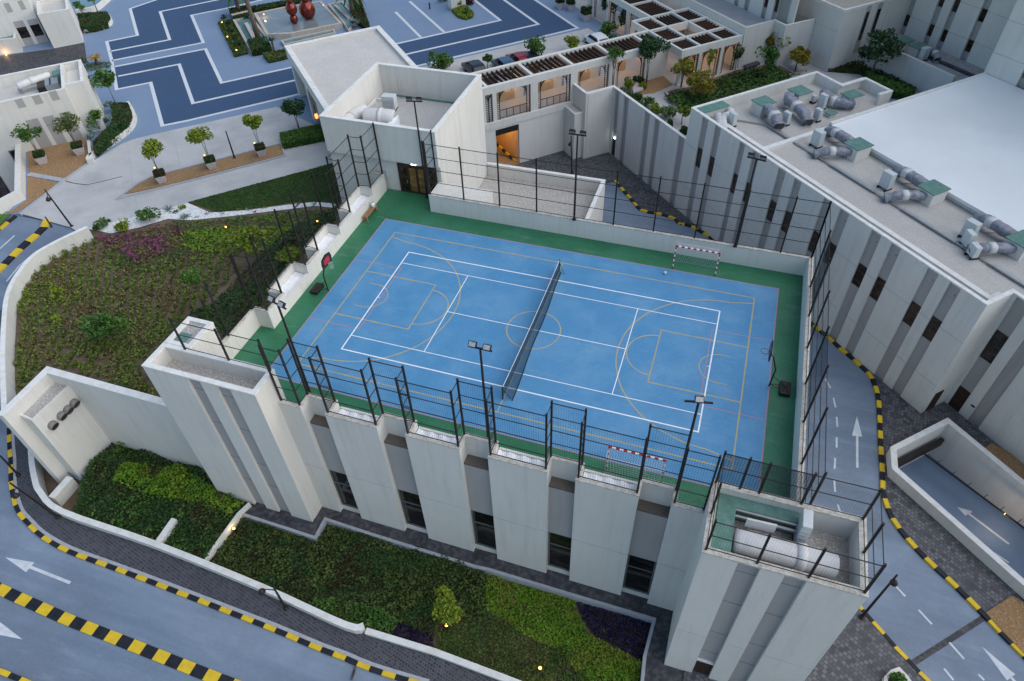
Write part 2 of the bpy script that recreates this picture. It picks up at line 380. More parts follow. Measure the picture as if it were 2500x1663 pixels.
def leaf_object(name, pts, size, m, parent=None, up=.5, aspect=1.6):
    n = len(pts); d = npr.normal(size=(n, 3)); d[:, 2] = np.abs(d[:, 2])+up; d /= np.linalg.norm(d, axis=1)[:, None]
    a = np.cross(d, npr.normal(size=(n, 3))); a /= np.linalg.norm(a, axis=1)[:, None]; b = np.cross(d, a)
    s = (size*(.6+.8*npr.random(n)))[:, None]; a *= s*aspect/2; b *= s/2
    v = np.stack([pts-a, pts-b*.9, pts+a, pts+b*.9], 1).reshape(-1, 3)
    o = LOC[parent.name] if parent is not None else (0, 0, 0); v = v-np.array(o)
    me = bpy.data.meshes.new(name); me.vertices.add(4*n); me.vertices.foreach_set('co', v.ravel())
    me.loops.add(4*n); me.loops.foreach_set('vertex_index', np.arange(4*n, dtype=np.int32))
    me.polygons.add(n); me.polygons.foreach_set('loop_start', np.arange(0, 4*n, 4, dtype=np.int32)); me.polygons.foreach_set('loop_total', np.full(n, 4, np.int32))
    me.materials.append(m); me.update(calc_edges=True); ob = bpy.data.objects.new(name, me); COL.objects.link(ob)
    if parent is not None: ob.parent = parent
    LOC[ob.name] = o; return ob
def cover(name, poly, z, h, m, dens, size, lump=1.2, seed=1, parent=None, up=.4):
    q = scatter(poly, dens); k = vnoise(q, lump, seed)*.65+vnoise(q, lump*.4, seed+5)*.35
    zz = z+h*(.15+.85*k)*(1-.45*npr.random(len(q))**2)
    return leaf_object(name, np.c_[q, zz], size, m, parent, up)
def blob(c, r, n, sz=1., shell=.55):
    d = npr.normal(size=(n, 3)); d /= np.linalg.norm(d, axis=1)[:, None]; rr = (shell+(1-shell)*npr.random(n)**.6)[:, None]
    return np.array(c)+d*rr*np.array([r, r, r*sz])
def crown(c, R, n, lumps=9, sz=.85, sub=.5, shell=.5):
    out = []
    for i in range(lumps):
        d = npr.normal(size=3); d /= np.linalg.norm(d); d[2] = d[2]*.8+.1
        out.append(blob(np.array(c)+d*R*(.35+.5*npr.random())*np.array([1, 1, sz]), R*sub*(.55+.6*npr.random()), n//lumps, sz, shell))
    return np.concatenate(out)
def tree(name, label, loc, h, R, m, trunk=.06, stems=1, group=None, n=900, size=.16, lumps=9, sz=.85, cat='tree', lean=0., bark=None, sub=.5, limbs=4):
    loc = Vector(loc); t = thing(name, label, cat, loc, group); c = loc+Vector((lean, 0, h-R*sz)); b = MB()
    for k in range(stems):
        a = 2*math.pi*k/max(stems, 1)+rnd.random(); off = Vector((math.cos(a), math.sin(a), 0))*(.08 if stems > 1 else 0)
        mid = loc+off+(c-loc)*.5+Vector((rnd.uniform(-.06, .06), rnd.uniform(-.06, .06), 0))
        b.tube([loc+off*.6-Vector((0,0,.05)), mid, c+off*3], [trunk, trunk*.75, trunk*.35], 7)
        for q in range(limbs):
            g = a+q*2.1+rnd.random(); e = c+Vector((math.cos(g)*R*.6, math.sin(g)*R*.6, R*sz*rnd.uniform(-.1, .5)))
            s0 = mid+(c-mid)*rnd.uniform(.2, .8); b.tube([s0, (s0+e)/2+Vector((0, 0, .08)), e], [trunk*.45, trunk*.3, trunk*.12], 5)
    b.build('trunk', bark or BARK, t, True)
    leaf_object('crown', crown(c, R, n, lumps, sz, sub), size, m, t, .25)
    return t
def shrub(name, label, c, R, m, n=260, size=.13, cat='shrub', group=None, sz=.8):
    t = thing(name, label, cat, c, group); cc = np.array(c)+np.array([0, 0, R*sz*.8]); MB().tube([c, tuple(cc)], [.03, .02], 5).build('stem', BARK, t)
    leaf_object('foliage', crown(cc, R, n, 6, sz, .55), size, m, t, .3); return t
def hedge(name, label, poly, z, h, m, dens=130, size=.1, group=None, cat='hedge'):
    c = np.mean([p[:2] for p in poly], 0); t = thing(name, label, cat, (c[0], c[1], z), group)
    b = MB(); q = offset(poly, .06 if area2(poly) > 0 else -.06, True); b.prism(q, z, z+h-.06); b.build('branches', G_DARK, t)
    q = scatter(poly, dens); top = np.c_[q, z+h+npr.normal(size=len(q))*.025]; sd = []
    n = len(poly)
    for i in range(n):
        a, e = np.array(poly[i][:2]), np.array(poly[(i+1) % n][:2]); L = np.linalg.norm(e-a); k = int(L*h*dens)+1
        f = npr.random((k, 1)); sd.append(np.c_[a+(e-a)*f+npr.normal(size=(k, 2))*.03, z+h*npr.random(k)])
    leaf_object('foliage', np.concatenate([top]+sd), size, m, t, .3); return t
# ---------------------------------------------------------------- camera and light
cd = bpy.data.cameras.new('camera'); cam = bpy.data.objects.new('camera', cd); COL.objects.link(cam); SC.camera = cam
cd.sensor_fit = 'HORIZONTAL'; cd.sensor_width = 36; cd.lens = 36*F_/2500; cd.clip_end = 2000; cd.clip_start = .5
Mx = Matrix.Identity(4)
for i in range(3):
    Mx[i][0] = AX[0][i]; Mx[i][1] = AX[1][i]; Mx[i][2] = -AX[2][i]; Mx[i][3] = CAM[i]
cam.matrix_world = Mx
W = bpy.data.worlds.new('World'); SC.world = W; W.use_nodes = True; wn = W.node_tree; bg = wn.nodes['Background']
sky = wn.nodes.new('ShaderNodeTexSky'); sky.sky_type = 'NISHITA'; sky.sun_disc = False
SUN_EL, SUN_AZ = math.radians(14), math.radians(80)      # azimuth clockwise from +y
sky.sun_elevation = SUN_EL; sky.sun_rotation = SUN_AZ; sky.air_density = 1.; sky.dust_density = 1.2; sky.ozone_density = 2.
wn.links.new(sky.outputs[0], bg.inputs[0]); bg.inputs[1].default_value = .1
sl = bpy.data.lights.new('sun', 'SUN'); sl.energy = 1.35; sl.angle = math.radians(90); sl.color = (1, .98, .945)
sun = bpy.data.objects.new('sun', sl); COL.objects.link(sun)
sd = Vector((math.sin(SUN_AZ)*math.cos(SUN_EL+.6), math.cos(SUN_AZ)*math.cos(SUN_EL+.6), math.sin(SUN_EL+.6)))
sun.rotation_euler = sd.to_track_quat('Z', 'Y').to_euler()
SC.view_settings.view_transform = 'Standard'; SC.view_settings.look = 'None'; SC.view_settings.exposure = 1.08; SC.view_settings.gamma = 1
SC.render.engine = 'CYCLES'; SC.cycles.transparent_max_bounces = 24; SC.cycles.max_bounces = 6; SC.cycles.use_denoising = True
# ---------------------------------------------------------------- levels
G = -10.1; PZ = -4.0; WT = -2.3
# retaining wall, curved wall and plateau outline
w_tow = PP(WT, 'r', (1740, 390))[0]; w_cor = PP(WT, 'r', (500, 45))[0]; w_end = PP(WT, 'r', (30, 505))[0]
curv = smooth([p[:2] for p in PP(-2.6, 'r', (15, 470), '4', (0, 1000), (2, 800), (12, 640), (28, 500), (80, 370), (200, 215), (330, 130), (470, 60), (590, 5))], 5)
eA, eB = P('e', 300, 1350, -4.1), P('e', 1085, 1545, -4.1)
wof = offset([w_tow[:2], w_cor[:2], w_end[:2]], -.25)
plat = [(-18.55, -11.), (-20., -11.)]+wof+curv[1:]+[eB[:2], eA[:2], tuple(P('e', 150, 1346, -4.0))[:2], tuple(P('e', 262, 1030, -4.0))[:2], tuple(P('e', 258, 280, -4.0))[:2], tuple(P('e', 258, 280, -4.0)+Vector((-45, -45, 0)))[:2], (-140, 0), (-140, 190), (120, 190), st(-9.9, 120), st(-9.9, 18.6), st(-15.2, 18.6), st(-15.2, 15.6), st(-18.5, 15.6), st(-18.5, .3), st(-32.05, .3), st(-32.05, -3.2), st(-34.85, -3.2), st(-34.85, -10.5), st(-52, -10.5), st(-52, -13.4), st(-34.85, -13.4), st(-34.85, -17), (-12.3, 23.6), (-12.3, 13.1), (-18.55, 13.1)]
# lower garden outline (inside of the boundary wall), ramp hole
bwall_px = PP(-9.4, 'r', (300, 790), (312, 1000), (345, 1190), (400, 1320), '7', (410, 425), (1040, 645), (1780, 945), (2352, 1205), '8', (165, 1210))
bwall = smooth([p[:2] for p in bwall_px], 4)
bwall2 = [p[:2] for p in PP(-9.75, '8', (170, 1248), (640, 1392), (1110, 1570), (1500, 1720))]
terr_out = [p[:2] for p in PP(-10., 'p', (80, 592), (820, 832), (915, 652), (1380, 805), (2352, 1108), '8', (1020, 812), (1600, 988), (2150, 1152), (2085, 1400), (2050, 1750))]
gard = bwall+bwall2+[terr_out[-1]]+terr_out[::-1][1:]+[(-19.5, -13.4), w_tow[:2], tuple(P('r', 1170, 740, -9.8))[:2], tuple(P('r', 830, 1165, -9.8))[:2], tuple(P('r', 300, 800, -9.4))[:2]]
rA, rB = P('n', 120, 1250, -9.0), P('n', 520, 1045, -9.0)
rC = rB+(P('9', 2352, 240, -9.)-rB)*1.5; rD = P('9', 1490, 120, -9.); rE = rD+(P('9', 2352, 880, -9.)-rD)*1.5
ramp = [p[:2] for p in (rA, rD, rE, rC, rB)]
big = [(-120, -80), (120, -80), (120, 60), (-120, 60)]
b = MB(); b.sheet([(-500, -300), (500, -300), (500, 600), (-500, 600)], -14.); struct('ground', b, SAND)
b = MB(); b.sheet(big, G, [gard, ramp]); struct('road', b, ASPH)
b = MB(); b.prism(plat, -13.9, PZ, True, False); b.sheet(plat, PZ); struct('plaza', b, COBBLE)
# sloping access road at the left
u = (eB-eA); u.z = 0; u.normalize(); dn = Vector((u.y, -u.x, 0)); GR = .13
if dn.y > 0: dn = -dn
pn = Vector((GR*dn.x, GR*dn.y, 1)); pc = pn.dot(eA)
def SL(k, x, y, up=0.):
    d = Vector(ray(k, x, y)); c = Vector(CAM); t = (pc+up-pn.dot(c))/pn.dot(d); return c+d*t
b = MB(); o = eA-u*8; e = eB+u*1.2
q = [o, e, e+dn*45-Vector((0, 0, GR*45)), o+dn*45-Vector((0, 0, GR*45))]; b.face([p for p in q]); b.face([tuple(q[1]), tuple(q[1]-Vector((0,0,9))), tuple(q[2]-Vector((0,0,9))), tuple(q[2])]); struct('access_road', b, ASPH)
def slstrip(mb, pts, w, up, alt=None, h=0.):
    n = len(pts); l = offset([p[:2] for p in pts], w/2); r = offset([p[:2] for p in pts], -w/2)
    zz = lambda p: (pc-pn.x*p[0]-pn.y*p[1])
    if h: mb.wall([p[:2] for p in pts], -w/2, w/2, [zz(p)-.1 for p in pts], [zz(p)+h for p in pts], alt=alt)
    else:
        for i in range(n-1):
            if alt: mb.mi = i % alt
            mb.face([(*r[i], zz(r[i])+up), (*r[i+1], zz(r[i+1])+up), (*l[i+1], zz(l[i+1])+up), (*l[i], zz(l[i])+up)])
def kerb(name, label, px, w, seg, z0, z1, flip=0, sl=False, group='striped kerbs'):
    b = MB(); pts = resample(px, seg)
    if sl: slstrip(b, pts, w, 0, 2, .14)
    else: b.wall([p[:2] for p in pts], -w/2, w/2, z0, z1, alt=2)
    m = [KYEL, KBLK] if not flip else [KBLK, KYEL]
    o = b.build(name, m); return tag(o, label, 'kerb', group)
kerb('striped_kerb', 'short striped median beginning at the drain on the sloping road, upper left', [SL('e', 700, 1445), SL('4', 300, 30), SL('4', 165, 140), SL('4', 20, 285), SL('4', -200, 490)], .72, 1.0, 0, 0, sl=True)
kerb('striped_kerb', 'black and yellow kerb along the grass edge at the far left', [SL('e', 240, 1380), SL('e', 30, 1545), SL('e', -300, 1780)], .4, .95, 0, 0, 1, sl=True)
b = MB(); slstrip(b, [SL('4', 100, 70), SL('4', 0, 160)], .15, .008); slstrip(b, [SL('4', 305, 145), SL('4', 205, 215), SL('4', 130, 280), SL('4', 45, 385)], .15, .008); struct('road_edge_line', b, MARK)
b = MB(); slstrip(b, [SL('e', 290, 1350), SL('e', 1085, 1515)], .35, .006); struct('drain_channel', b, SLATE)
# lower roads: pavements, kerbs, markings
kl = smooth([p[:2] for p in PP(G, 'r', (105, 560), (108, 800), (125, 1000), '7', (82, 235), (105, 350), (135, 430), (185, 490), (290, 590), (470, 692), (740, 792), (1010, 892), (1290, 1000), (1580, 1112), (1870, 1225), (2170, 1352), (2352, 1420), '8', (160, 1477), (320, 1532), (600, 1615))], 4)
side = kl+bwall2[::-1][1:]+bwall[::-1]
b = MB(); b.prism(side, G-.5, G+.12, False, False); b.sheet(side, G+.12); struct('pavement', b, BRICKP)
b = MB(); q = offset(kl, .27); b.strip(q, .22, G+.128); struct('pavement_edge', b, KERB)
kerb('striped_kerb', 'long yellow and black kerb edging the brick pavement below the lower garden', kl, .3, .84, G-.1, G+.16, group='striped kerbs')
kerb('striped_median', 'wide yellow and black median strip between the two lanes, bottom left', PP(G, '7', (-320, 760), (0, 950), (450, 1152), (900, 1330), (1500, 1568), (1900, 1720)), .68, .93, G-.1, G+.09, 1)
kerb('striped_kerb', 'yellow and black kerb end cut off at the bottom left corner of the photo', PP(G, '7', (-200, 1400), (0, 1510), (160, 1575), (400, 1680)), .3, .85, G-.1, G+.15, 1)
kr_px = PP(G, '2', (1880, 1240), (1930, 1300), (2000, 1378), (2060, 1443), (2200, 1470), (2290, 1503), '3', (0, 1540))
kr_px += PP(G, '6', (50, 0), (130, 42), (235, 108), (520, 330), (800, 590), 'w', (395, 62), (440, 98), (490, 140), (545, 195), (610, 245), (660, 290), (725, 350), (780, 400), (820, 460), (850, 540), (870, 640), (880, 800), (885, 930), (890, 1080), (900, 1240), (907, 1400), '9', (1382, 275), (1397, 335), (1422, 410), (1462, 490), (1522, 570), (1600, 662), (1722, 785), (1850, 902), (1962, 1012), (2078, 1130), (2202, 1262), (2352, 1410), (2600, 1660))
kr = smooth([p[:2] for p in kr_px], 3)
kerb('striped_kerb', 'long curving yellow and black kerb between the right hand road and the long white building', kr, .32, .78, G-.1, G+.17)
tl = [p[:2] for p in PP(G, '9', (1180, 1010), (1270, 1130), (1350, 1212), (1480, 1362), (1560, 1442), (1610, 1500), (1690, 1575), (1900, 1780))]
kerb('striped_kerb', 'thin yellow and black kerb at the foot of the right tower', tl, .24, .85, G-.1, G+.15)
dc = lambda s, t: st(s, t)
ra = kr+[(75, -40), (75, 10)]+[dc(40, 2.55), dc(13.5, 2.55), dc(13.5, -.05), dc(-18, -.1), dc(-31.7, -.1), dc(-31.9, -3.3), dc(-34.8, -4.5), dc(-34.9, -16), (-12.1, 23.), tuple(P('2', 1100, 1160, G))[:2], tuple(P('2', 1800, 1262, G))[:2]]
b = MB(); b.sheet(ra, G+.12, [ramp]); b.wall(kr, 0, .1, G-.3, G+.12); struct('pavement', b, BRICKQ)
b = MB(); q = tl+[(33, -40), (14, -40), (14., -14.95), (19.8, -14.95), (19.8, -11)]; b.prism(q, G-.4, G+.11, False, False); b.sheet(q, G+.11); struct('pavement', b, BRICKQ)
def gb(name, pts, m=BROWNG, z=G+.2):
    b = MB(); b.prism(pts, z-.4, z, False, False); b.sheet(pts, z); return struct(name, b, m)
gb('gravel_bed', [p[:2] for p in PP(G+.2, '9', (2092, 1108), (2270, 990), (2700, 1230), (2700, 1650), (2360, 1390), (2205, 1235))])
gb('gravel_bed', [p[:2] for p in PP(G+.2, 'n', (792, 1240), (850, 1195), (1090, 1330), (1400, 1500), (1400, 1800), (1098, 1520))])
# markings on the lower level
def arrow(label, k, head, tail, w=.17):
    b = MB(); h = PP(G+.006, k, *head); b.face(h if area2(h) > 0 else h[::-1])
    if tail: b.strip([p[:2] for p in PP(G, k, *tail)], w, G+.006)
    return tag(b.build('road_arrow', MARK), label, 'road marking', 'painted road arrows')
arrow('white painted arrow pointing left on the lane above the wide striped median', '7', [(35, 730), (235, 765), (178, 832)], [(208, 797), (480, 905)], .2)
arrow('white arrowhead cut off by the left edge below the wide striped median', '7', [(-30, 1150), (155, 1292), (-30, 1255)], None)
arrow('white painted arrow pointing away beside the curved kerb right of the court', 'w', [(685, 772), (732, 950), (642, 940)], [(687, 944), (688, 1220)], .17)
arrow('white painted arrow in the bottom right corner pointing up the road', '9', [(2065, 1340), (2292, 1530), (2236, 1572)], [(2262, 1550), (2500, 1800)], .17)
b = MB()
for k, a, c in (('w', (410, 445), (455, 527)), ('w', (480, 610), (499, 695)), ('w', (508, 777), (515, 865)), ('w', (508, 955), (508, 1045)), ('w', (496, 1135), (490, 1230)), ('w', (488, 1330), (495, 1430)), ('9', (1078, 370), (1096, 420)), ('9', (1478, 930), (1540, 997)), ('9', (1632, 1090), (1722, 1188)), ('9', (1842, 1312), (1942, 1425)), ('9', (1805, 1490), (1870, 1570)), ('9', (2040, 1530), (2080, 1570)), ('8', (-0, 1600), (120, 1650))):
    b.strip([p[:2] for p in PP(G, k, a, c)], .13, G+.006)
b.build('dash', MARK); tag(bpy.data.objects['dash'], kind='structure'); bpy.data.objects['dash'].name = 'lane_line'
b = MB(); b.strip([p[:2] for p in PP(G, '9', (1590, 1455), (2082, 1140))], .34, G+.005); b.strip([p[:2] for p in PP(G, '8', (170, 1275), (80, 1575))], .16, G+.125); struct('drain_channel', b, SLATE)
# ---------------------------------------------------------------- plaza paving
def sheet(name, m, z, *items): b = MB(); b.sheet([p[:2] for p in PP(PZ, *items)], z); return struct(name, b, m)
sheet('dark_paving', DARKBLUE, PZ+.006, '1', (1200, -60), (890, 60), (940, 240), (730, 285), (767, 415), (1390, 290), (1310, 105), (1560, 55), (2000, -50))
sheet('dark_paving', DARKBLUE, PZ+.006, '1', (778, 458), (1405, 335), (1515, 565), 'f', (0, 580), (1285, 290), (900, -15), (600, -260), (1500, -260), (1780, 0), (2323, 365), 'g', (290, 400), 'f', (620, 815), '1', (1950, 667), (1110, 860), (1030, 565), (797, 612))
def lines(z, w, *runs):
    b = MB()
    for r in runs: b.strip([p[:2] for p in PP(PZ, *r)], w, z)
    return struct('paving_border', b, KERB if False else MARKP)
MARKP = mat('white_stone_border', (.55,.58,.62), (.64,.66,.7), 3., .7)
lines(PZ+.012, .42, ('1', (1300, -80), (890, 60), (940, 242), (730, 285), (765, 420), (797, 612), (1030, 565), (1110, 860), (1280, 826), (1950, 667), 'f', (620, 815), (2000, 492), 'g', (290, 400), 'f', (1780, 0), (1450, -220)),
      ('1', (1560, -15), (1095, 80), (1160, 272), (752, 352)), ('1', (2100, -75), (1560, 55), (1310, 105), (1390, 292), (765, 415)),
      ('1', (778, 458), (1405, 335), (1515, 567), (1990, 462), 'f', (0, 580), (1285, 290), (900, -15), (600, -260)), ('1', (808, 522), (1225, 440), (1320, 707), (2005, 552), 'f', (0, 760), (1825, 345), (1340, 0), (1050, -200)))
lines(PZ+.01, .4, ('f', (0, 20), (490, 456)), ('f', (-200, 170), (160, 532)))
sheet('path', PALE, PZ+.008, '1', (1110, 905), (1890, 730), (2180, 870), (2290, 1050), (2290, 1110), (1290, 1388), (600, 1568), (560, 1600), (480, 1555), (150, 1462), 'e', (300, 1350), (945, 850), (1325, 590), '1', (830, 985), (920, 950))
sheet('parking_strip', PALE, PZ+.008, 'f', (300, 985), (640, 905), (2323, 490), 'g', (290, 470), (430, 460), (520, 520), (900, 560), (0, 900), 'f', (1000, 1250), (100, 1050))
b = MB()
for r in (('1', (870, 980), (930, 1400)), ('1', (1180, 910), (1230, 1130)), ('1', (1460, 850), (1520, 1060)), ('1', (1760, 780), (1800, 960)), ('1', (1200, 1300), (1230, 1385)), ('1', (1500, 1215), (1530, 1310)), ('1', (1780, 1140), (1810, 1235)), ('1', (930, 1360), (945, 1460))): b.strip([p[:2] for p in PP(PZ, *r)], .06, PZ+.012)
struct('paving_joint', b, KERB)
b = MB(); b.strip([p[:2] for p in PP(PZ, 'e', (945, 850), (1080, 890), (1270, 915), (1480, 870), (1800, 790))], .12, PZ+.012); struct('paving_joint', b, SLATE)
gb('planting_strip', [p[:2] for p in PP(PZ, '1', (835, 1335), (930, 1268), (1050, 1215), (1920, 990), (1948, 1060), (1100, 1280))], BROWNG, PZ+.1)
b = MB(); b.wall([p[:2] for p in PP(PZ, '1', (800, 1368), (940, 1262), (1055, 1207), (1922, 985), (1952, 1068), (1400, 1215), (1100, 1290), (815, 1360))], -.09, .09, PZ-.1, PZ+.15); struct('kerb_stone', b, KERB)
gb('gravel_bed', [p[:2] for p in PP(PZ, 'e', (405, 428), (740, 343), (1040, 278), (1260, 225), (1312, 572), (945, 828), (425, 735))], BROWNG, PZ+.06)
gb('gravel_bed', [p[:2] for p in PP(PZ, 'e', (405, 792), (870, 885), (290, 1300), (120, 1345), (405, 1135))], BROWNG, PZ+.06)
b = MB(); b.wall([p[:2] for p in PP(PZ, 'e', (300, 1355), (945, 852), (1325, 592))], -.14, .14, PZ-.1, PZ+.13); b.wall([p[:2] for p in PP(PZ, 'e', (425, 765), (945, 858))], -.3, .3, PZ-.1, PZ+.12); struct('kerb_stone', b, KERB)
sheet('grass_patch', G_MID, PZ+.03, 'e', (-200, 1340), (150, 1350), (30, 1480), (-200, 1640))
# ---------------------------------------------------------------- sports hall under the court
PT = 1.65; TT = 3.8
NL = [-10.81, -5.77, -.65, 4.46, 9.44]; NR = [-9.15, -3.98, 1.04, 6.03, 11.15]
hall = thing('sports_hall', 'white sports hall under the blue court, with two grooved end towers and tall niche windows', 'building', (0, 0, G))
b = MB(); x = -12.35
prs = [(-12.4, NL[0])]+[(NR[i], NL[i+1]) for i in range(4)]+[(NR[4], 12.85)]
for x0, x1 in prs: b.box(x0, -11.9, G-.2, x1, -11.0, -.05)
b.box(-18.35, -10.75, G-.2, 17.25, 13.0, -.06)          # body below the deck
b.build('wall', WHITE, hall)
b = MB()                                               # horizontal joints, recessed lines
for x0, x1 in prs: b.box(x0+.02, -11.912, -4.72, x1-.02, -11.9, -4.70)
b.box(12.86, -15.312, -4.83, 14.55, -15.3, -4.81); b.box(15.5, -15.312, -4.83, 16.5, -15.3, -4.81); b.box(17.45, -15.312, -4.83, 19.8, -15.3, -4.81)
b.build('render_joint', GROOVE, hall)
# parapet around the piers and niches (front), plain at the far and right sides
def para(parts, name='parapet'):
    b = MB()
    for q in parts: b.box(*q)
    return b.build(name, WHITE, hall)
fp = []
for x0, x1 in prs: fp.append((x0, -11.9, -.05, x1, -11.62, PT-.08))
for i in range(5):
    fp += [(NL[i]-.2, -11.62, -.05, NL[i], -10.72, PT-.08), (NR[i], -11.62, -.05, NR[i]+.2, -10.72, PT-.08), (NL[i], -10.95, -.35, NR[i], -10.72, PT-.08)]
para(fp)
bx = [(-5.1, -3.05), (0., 2.), (5., 7.15), (10.6, 13.0)]
rec = [(-11.4, -5.1), (-3.05, 0.), (2., 5.), (7.15, 10.6)]
lp = []
for y0, y1 in bx: lp += [(-17.6, y0, -.05, -17.38, y1, PT-.08), (-18.5, y0, -.05, -17.6, y0+.2, PT-.08), (-18.5, y1-.2, -.05, -17.6, y1, PT-.08)]
for y0, y1 in rec: lp.append((-18.7, y0, -.6, -18.5, y1, PT-.08))
para(lp)
para([(-12.4, 11.05, -.05, 17.5, 11.3, PT-.1), (17.22, -11.4, -.05, 17.5, 11.05, PT-.1), (-12.4, 11.3, -4., -7.6, 13.2, PT-.1)])
b = MB()                                               # copings
for q in fp+lp: b.box(q[0]-.02, q[1]-.02, PT-.08, q[3]+.02, q[4]+.02, PT+.001*(q[0] % 1))
b.box(-12.42, 11.03, PT-.1, 17.52, 11.32, PT-.02); b.box(17.2, -11.4, PT-.1, 17.52, 11.03, PT-.024)
b.build('coping', WORN, hall)
b = MB()
for y0, y1 in bx: b.box(-18.48, y0+.2, -.3, -17.6, y1-.2, .35)
b.build('louvre', LOUVRE, hall)
# niches: louvre floor, grey panel and window
for i in range(5):
    b = MB(); b.box(NL[i], -11.58, -.25, NR[i], -10.95, -.08); b.build('louvre', LOUVRE, hall)
    b = MB(); b.box(NL[i], -11.58, -5.2, NR[i], -10.8, -.26); b.build('niche_panel', GROOVE, hall)
    wf = MB(); x0, x1 = NL[i]+.02, NR[i]-.02
    wf.box(x0, -11.55, -5.3, x1, -11.45, -5.2); wf.box(x0, -11.55, -9.62, x1, -11.45, -9.5); wf.box(x0, -11.55, -9.5, x0+.09, -11.45, -5.3); wf.box(x1-.09, -11.55, -9.5, x1, -11.45, -5.3); wf.box(x0+.09, -11.53, -6.75, x1-.09, -11.46, -6.67)
    wfo = wf.build('window', DKFRAME, hall)
    b = MB(); b.box(x0+.05, -11.48, -9.55, x1-.05, -11.44, -5.25); b.build('pane', DGLASS, wfo)
    b = MB(); b.box(x0+.15, -11.42, -8.2, x1-.15, -11.4, -7.6); b.build('blind', GROOVE, wfo)
    b = MB(); b.box(NL[i], -11.6, G-.1, NR[i], -10.9, -9.62); b.build('sill', WHITE, hall)
def grooved_tower(rz_, x0, x1, y0, y1, grooves, door=None):
    b = MB(); b.box(x0+.02, y0+.2, G-.2, x1-.02, y1, rz_-.05)
    for g in grooves: b.box(g[0]-.05, y0+.2, rz_-.05, g[1]+.05, y0+.31, TT-.12)
    b.mi = 1
    for g in grooves:
        for z in (2.6, -.6, -4.3, -6.9): b.box(g[0]+.003, y0+.188, z, g[1]-.003, y0+.2, z+.025)
    b.build('tower_core', [GROOVE, DKFRAME], hall)
    b = MB(); e = [x0]+[q for g in grooves for q in g]+[x1]
    for k in range(0, len(e), 2): b.box(e[k], y0, G-.2, e[k+1], y0+.32, TT-.12)
    b.box(x1-.3, y0+.32, G-.2, x1, y1, TT-.12); b.box(x0, y0+.32, G-.2, x0+.3, y1, TT-.12)
    b.box(x0+.3, y1-.28, rz_-.2, x1-.3, y1, TT-.12)
    b.build('tower_wall', WHITE, hall)
    b = MB(); b.wall([(x0, y0), (x1, y0), (x1, y1), (x0, y1)], -.02, .32, TT-.12, TT, True); b.build('coping', WORN if x0 > 0 else CAP, hall)
    b = MB(); b.box(x0+.3, y0+.32, rz_-.2, x1-.3, y1-.28, rz_); b.build('roof', GRAVEL, hall)
grooved_tower(2.65, -20.15, -12.35, -13.22, -11.2, [(-17.09, -16.1), (-15.07, -14.04)])
grooved_tower(2.2, 12.8, 19.85, -15.3, -11.3, [(14.42, 15.4), (16.44, 17.37)])
b = MB(); b.box(14.44, -15.16, G-.1, 15.38, -15.08, -8.25); b.build('door', BRONZE, hall)
b = MB(); b.box(14.42, -15.22, -8.25, 15.4, -15.08, -8.1); b.build('door_lintel', CAP, hall)
# stair box standing behind the left tower
b = MB(); sb = [p[:2] for p in PP(3.4, 'o', (498, 130), (748, 182), (850, 410), (470, 320))]
b.box(-20.1, -11.2, -4.2, -18.25, -8.85, TT-.1); o = b.build('stair_box', WHITE, hall)
b = MB(); b.wall([(-20.1, -11.2), (-18.25, -11.2), (-18.25, -8.85), (-20.1, -8.85)], -.01, .28, TT-.1, TT+.05, True); b.build('coping', CAP, o)
b = MB(); b.box(-19.8, -10.9, TT-.11, -18.53, -9.13, TT-.09); b.build('roof', GRAVEL, o); b = MB(); b.box(-19.7, -10.8, TT-.09, -18.9, -10.1, TT-.05); b.build('roof_light', GREENROOF, o)
# white covers in the wall recesses
for i, (y0, y1) in enumerate(rec[1:]):
    b = MB(); b.prism([(-18.5, y0+.03), (-17.44, y0+.03), (-17.44, y1-.03), (-18.5, y1-.03)], -.05, .78); b.box(-17.62, y0, -.05, -17.38, y1, .95); b.build('recess_wall', WHITE, hall)
    b = MB(); n = 14
    for k in range(n):
        ya, yb = y0+.05+(y1-y0-.1)*k/n, y0+.05+(y1-y0-.1)*(k+1)/n
        za, zb = .82+.06*math.sin(k*1.3), .82+.06*math.sin((k+1)*1.3)
        b.face([(-18.48, ya, za+.12), (-17.62, ya, za), (-17.62, yb, zb), (-18.48, yb, zb+.12)])
    tag(b.build('white_cover', POLY), ['crumpled white sheeting in the court wall recess nearest the left tower', 'crumpled white sheeting in the middle recess behind the left basketball hoop', 'crumpled white sheeting in the recess behind the wooden bench'][i], 'sheeting', 'white sheets in the wall recesses')
for i, (x0, x1) in enumerate(prs[1:5]):
    b = MB(); b.box(x0+.22, -11.6, .3, x1-.22, -10.74, .8+.001*i); b.box(x0+.22, -10.74, -.05, x1-.22, -10.6, .95); b.build('recess_wall', WHITE, hall)
    b = MB(); n = 14
    for k in range(n):
        xa, xb = x0+.24+(x1-x0-.48)*k/n, x0+.24+(x1-x0-.48)*(k+1)/n
        za, zb = .86+.05*math.sin(k*1.7+i), .86+.05*math.sin((k+1)*1.7+i)
        b.face([(xa, -11.58, za), (xb, -11.58, zb), (xb, -10.75, zb+.02), (xa, -10.75, za+.02)])
    tag(b.build('white_cover', POLY), 'white sheeting behind the front fence, on the %s facade pier from the left tower' % ['second', 'third', 'fourth', 'fifth'][i], 'sheeting', 'white sheets in the wall recesses')
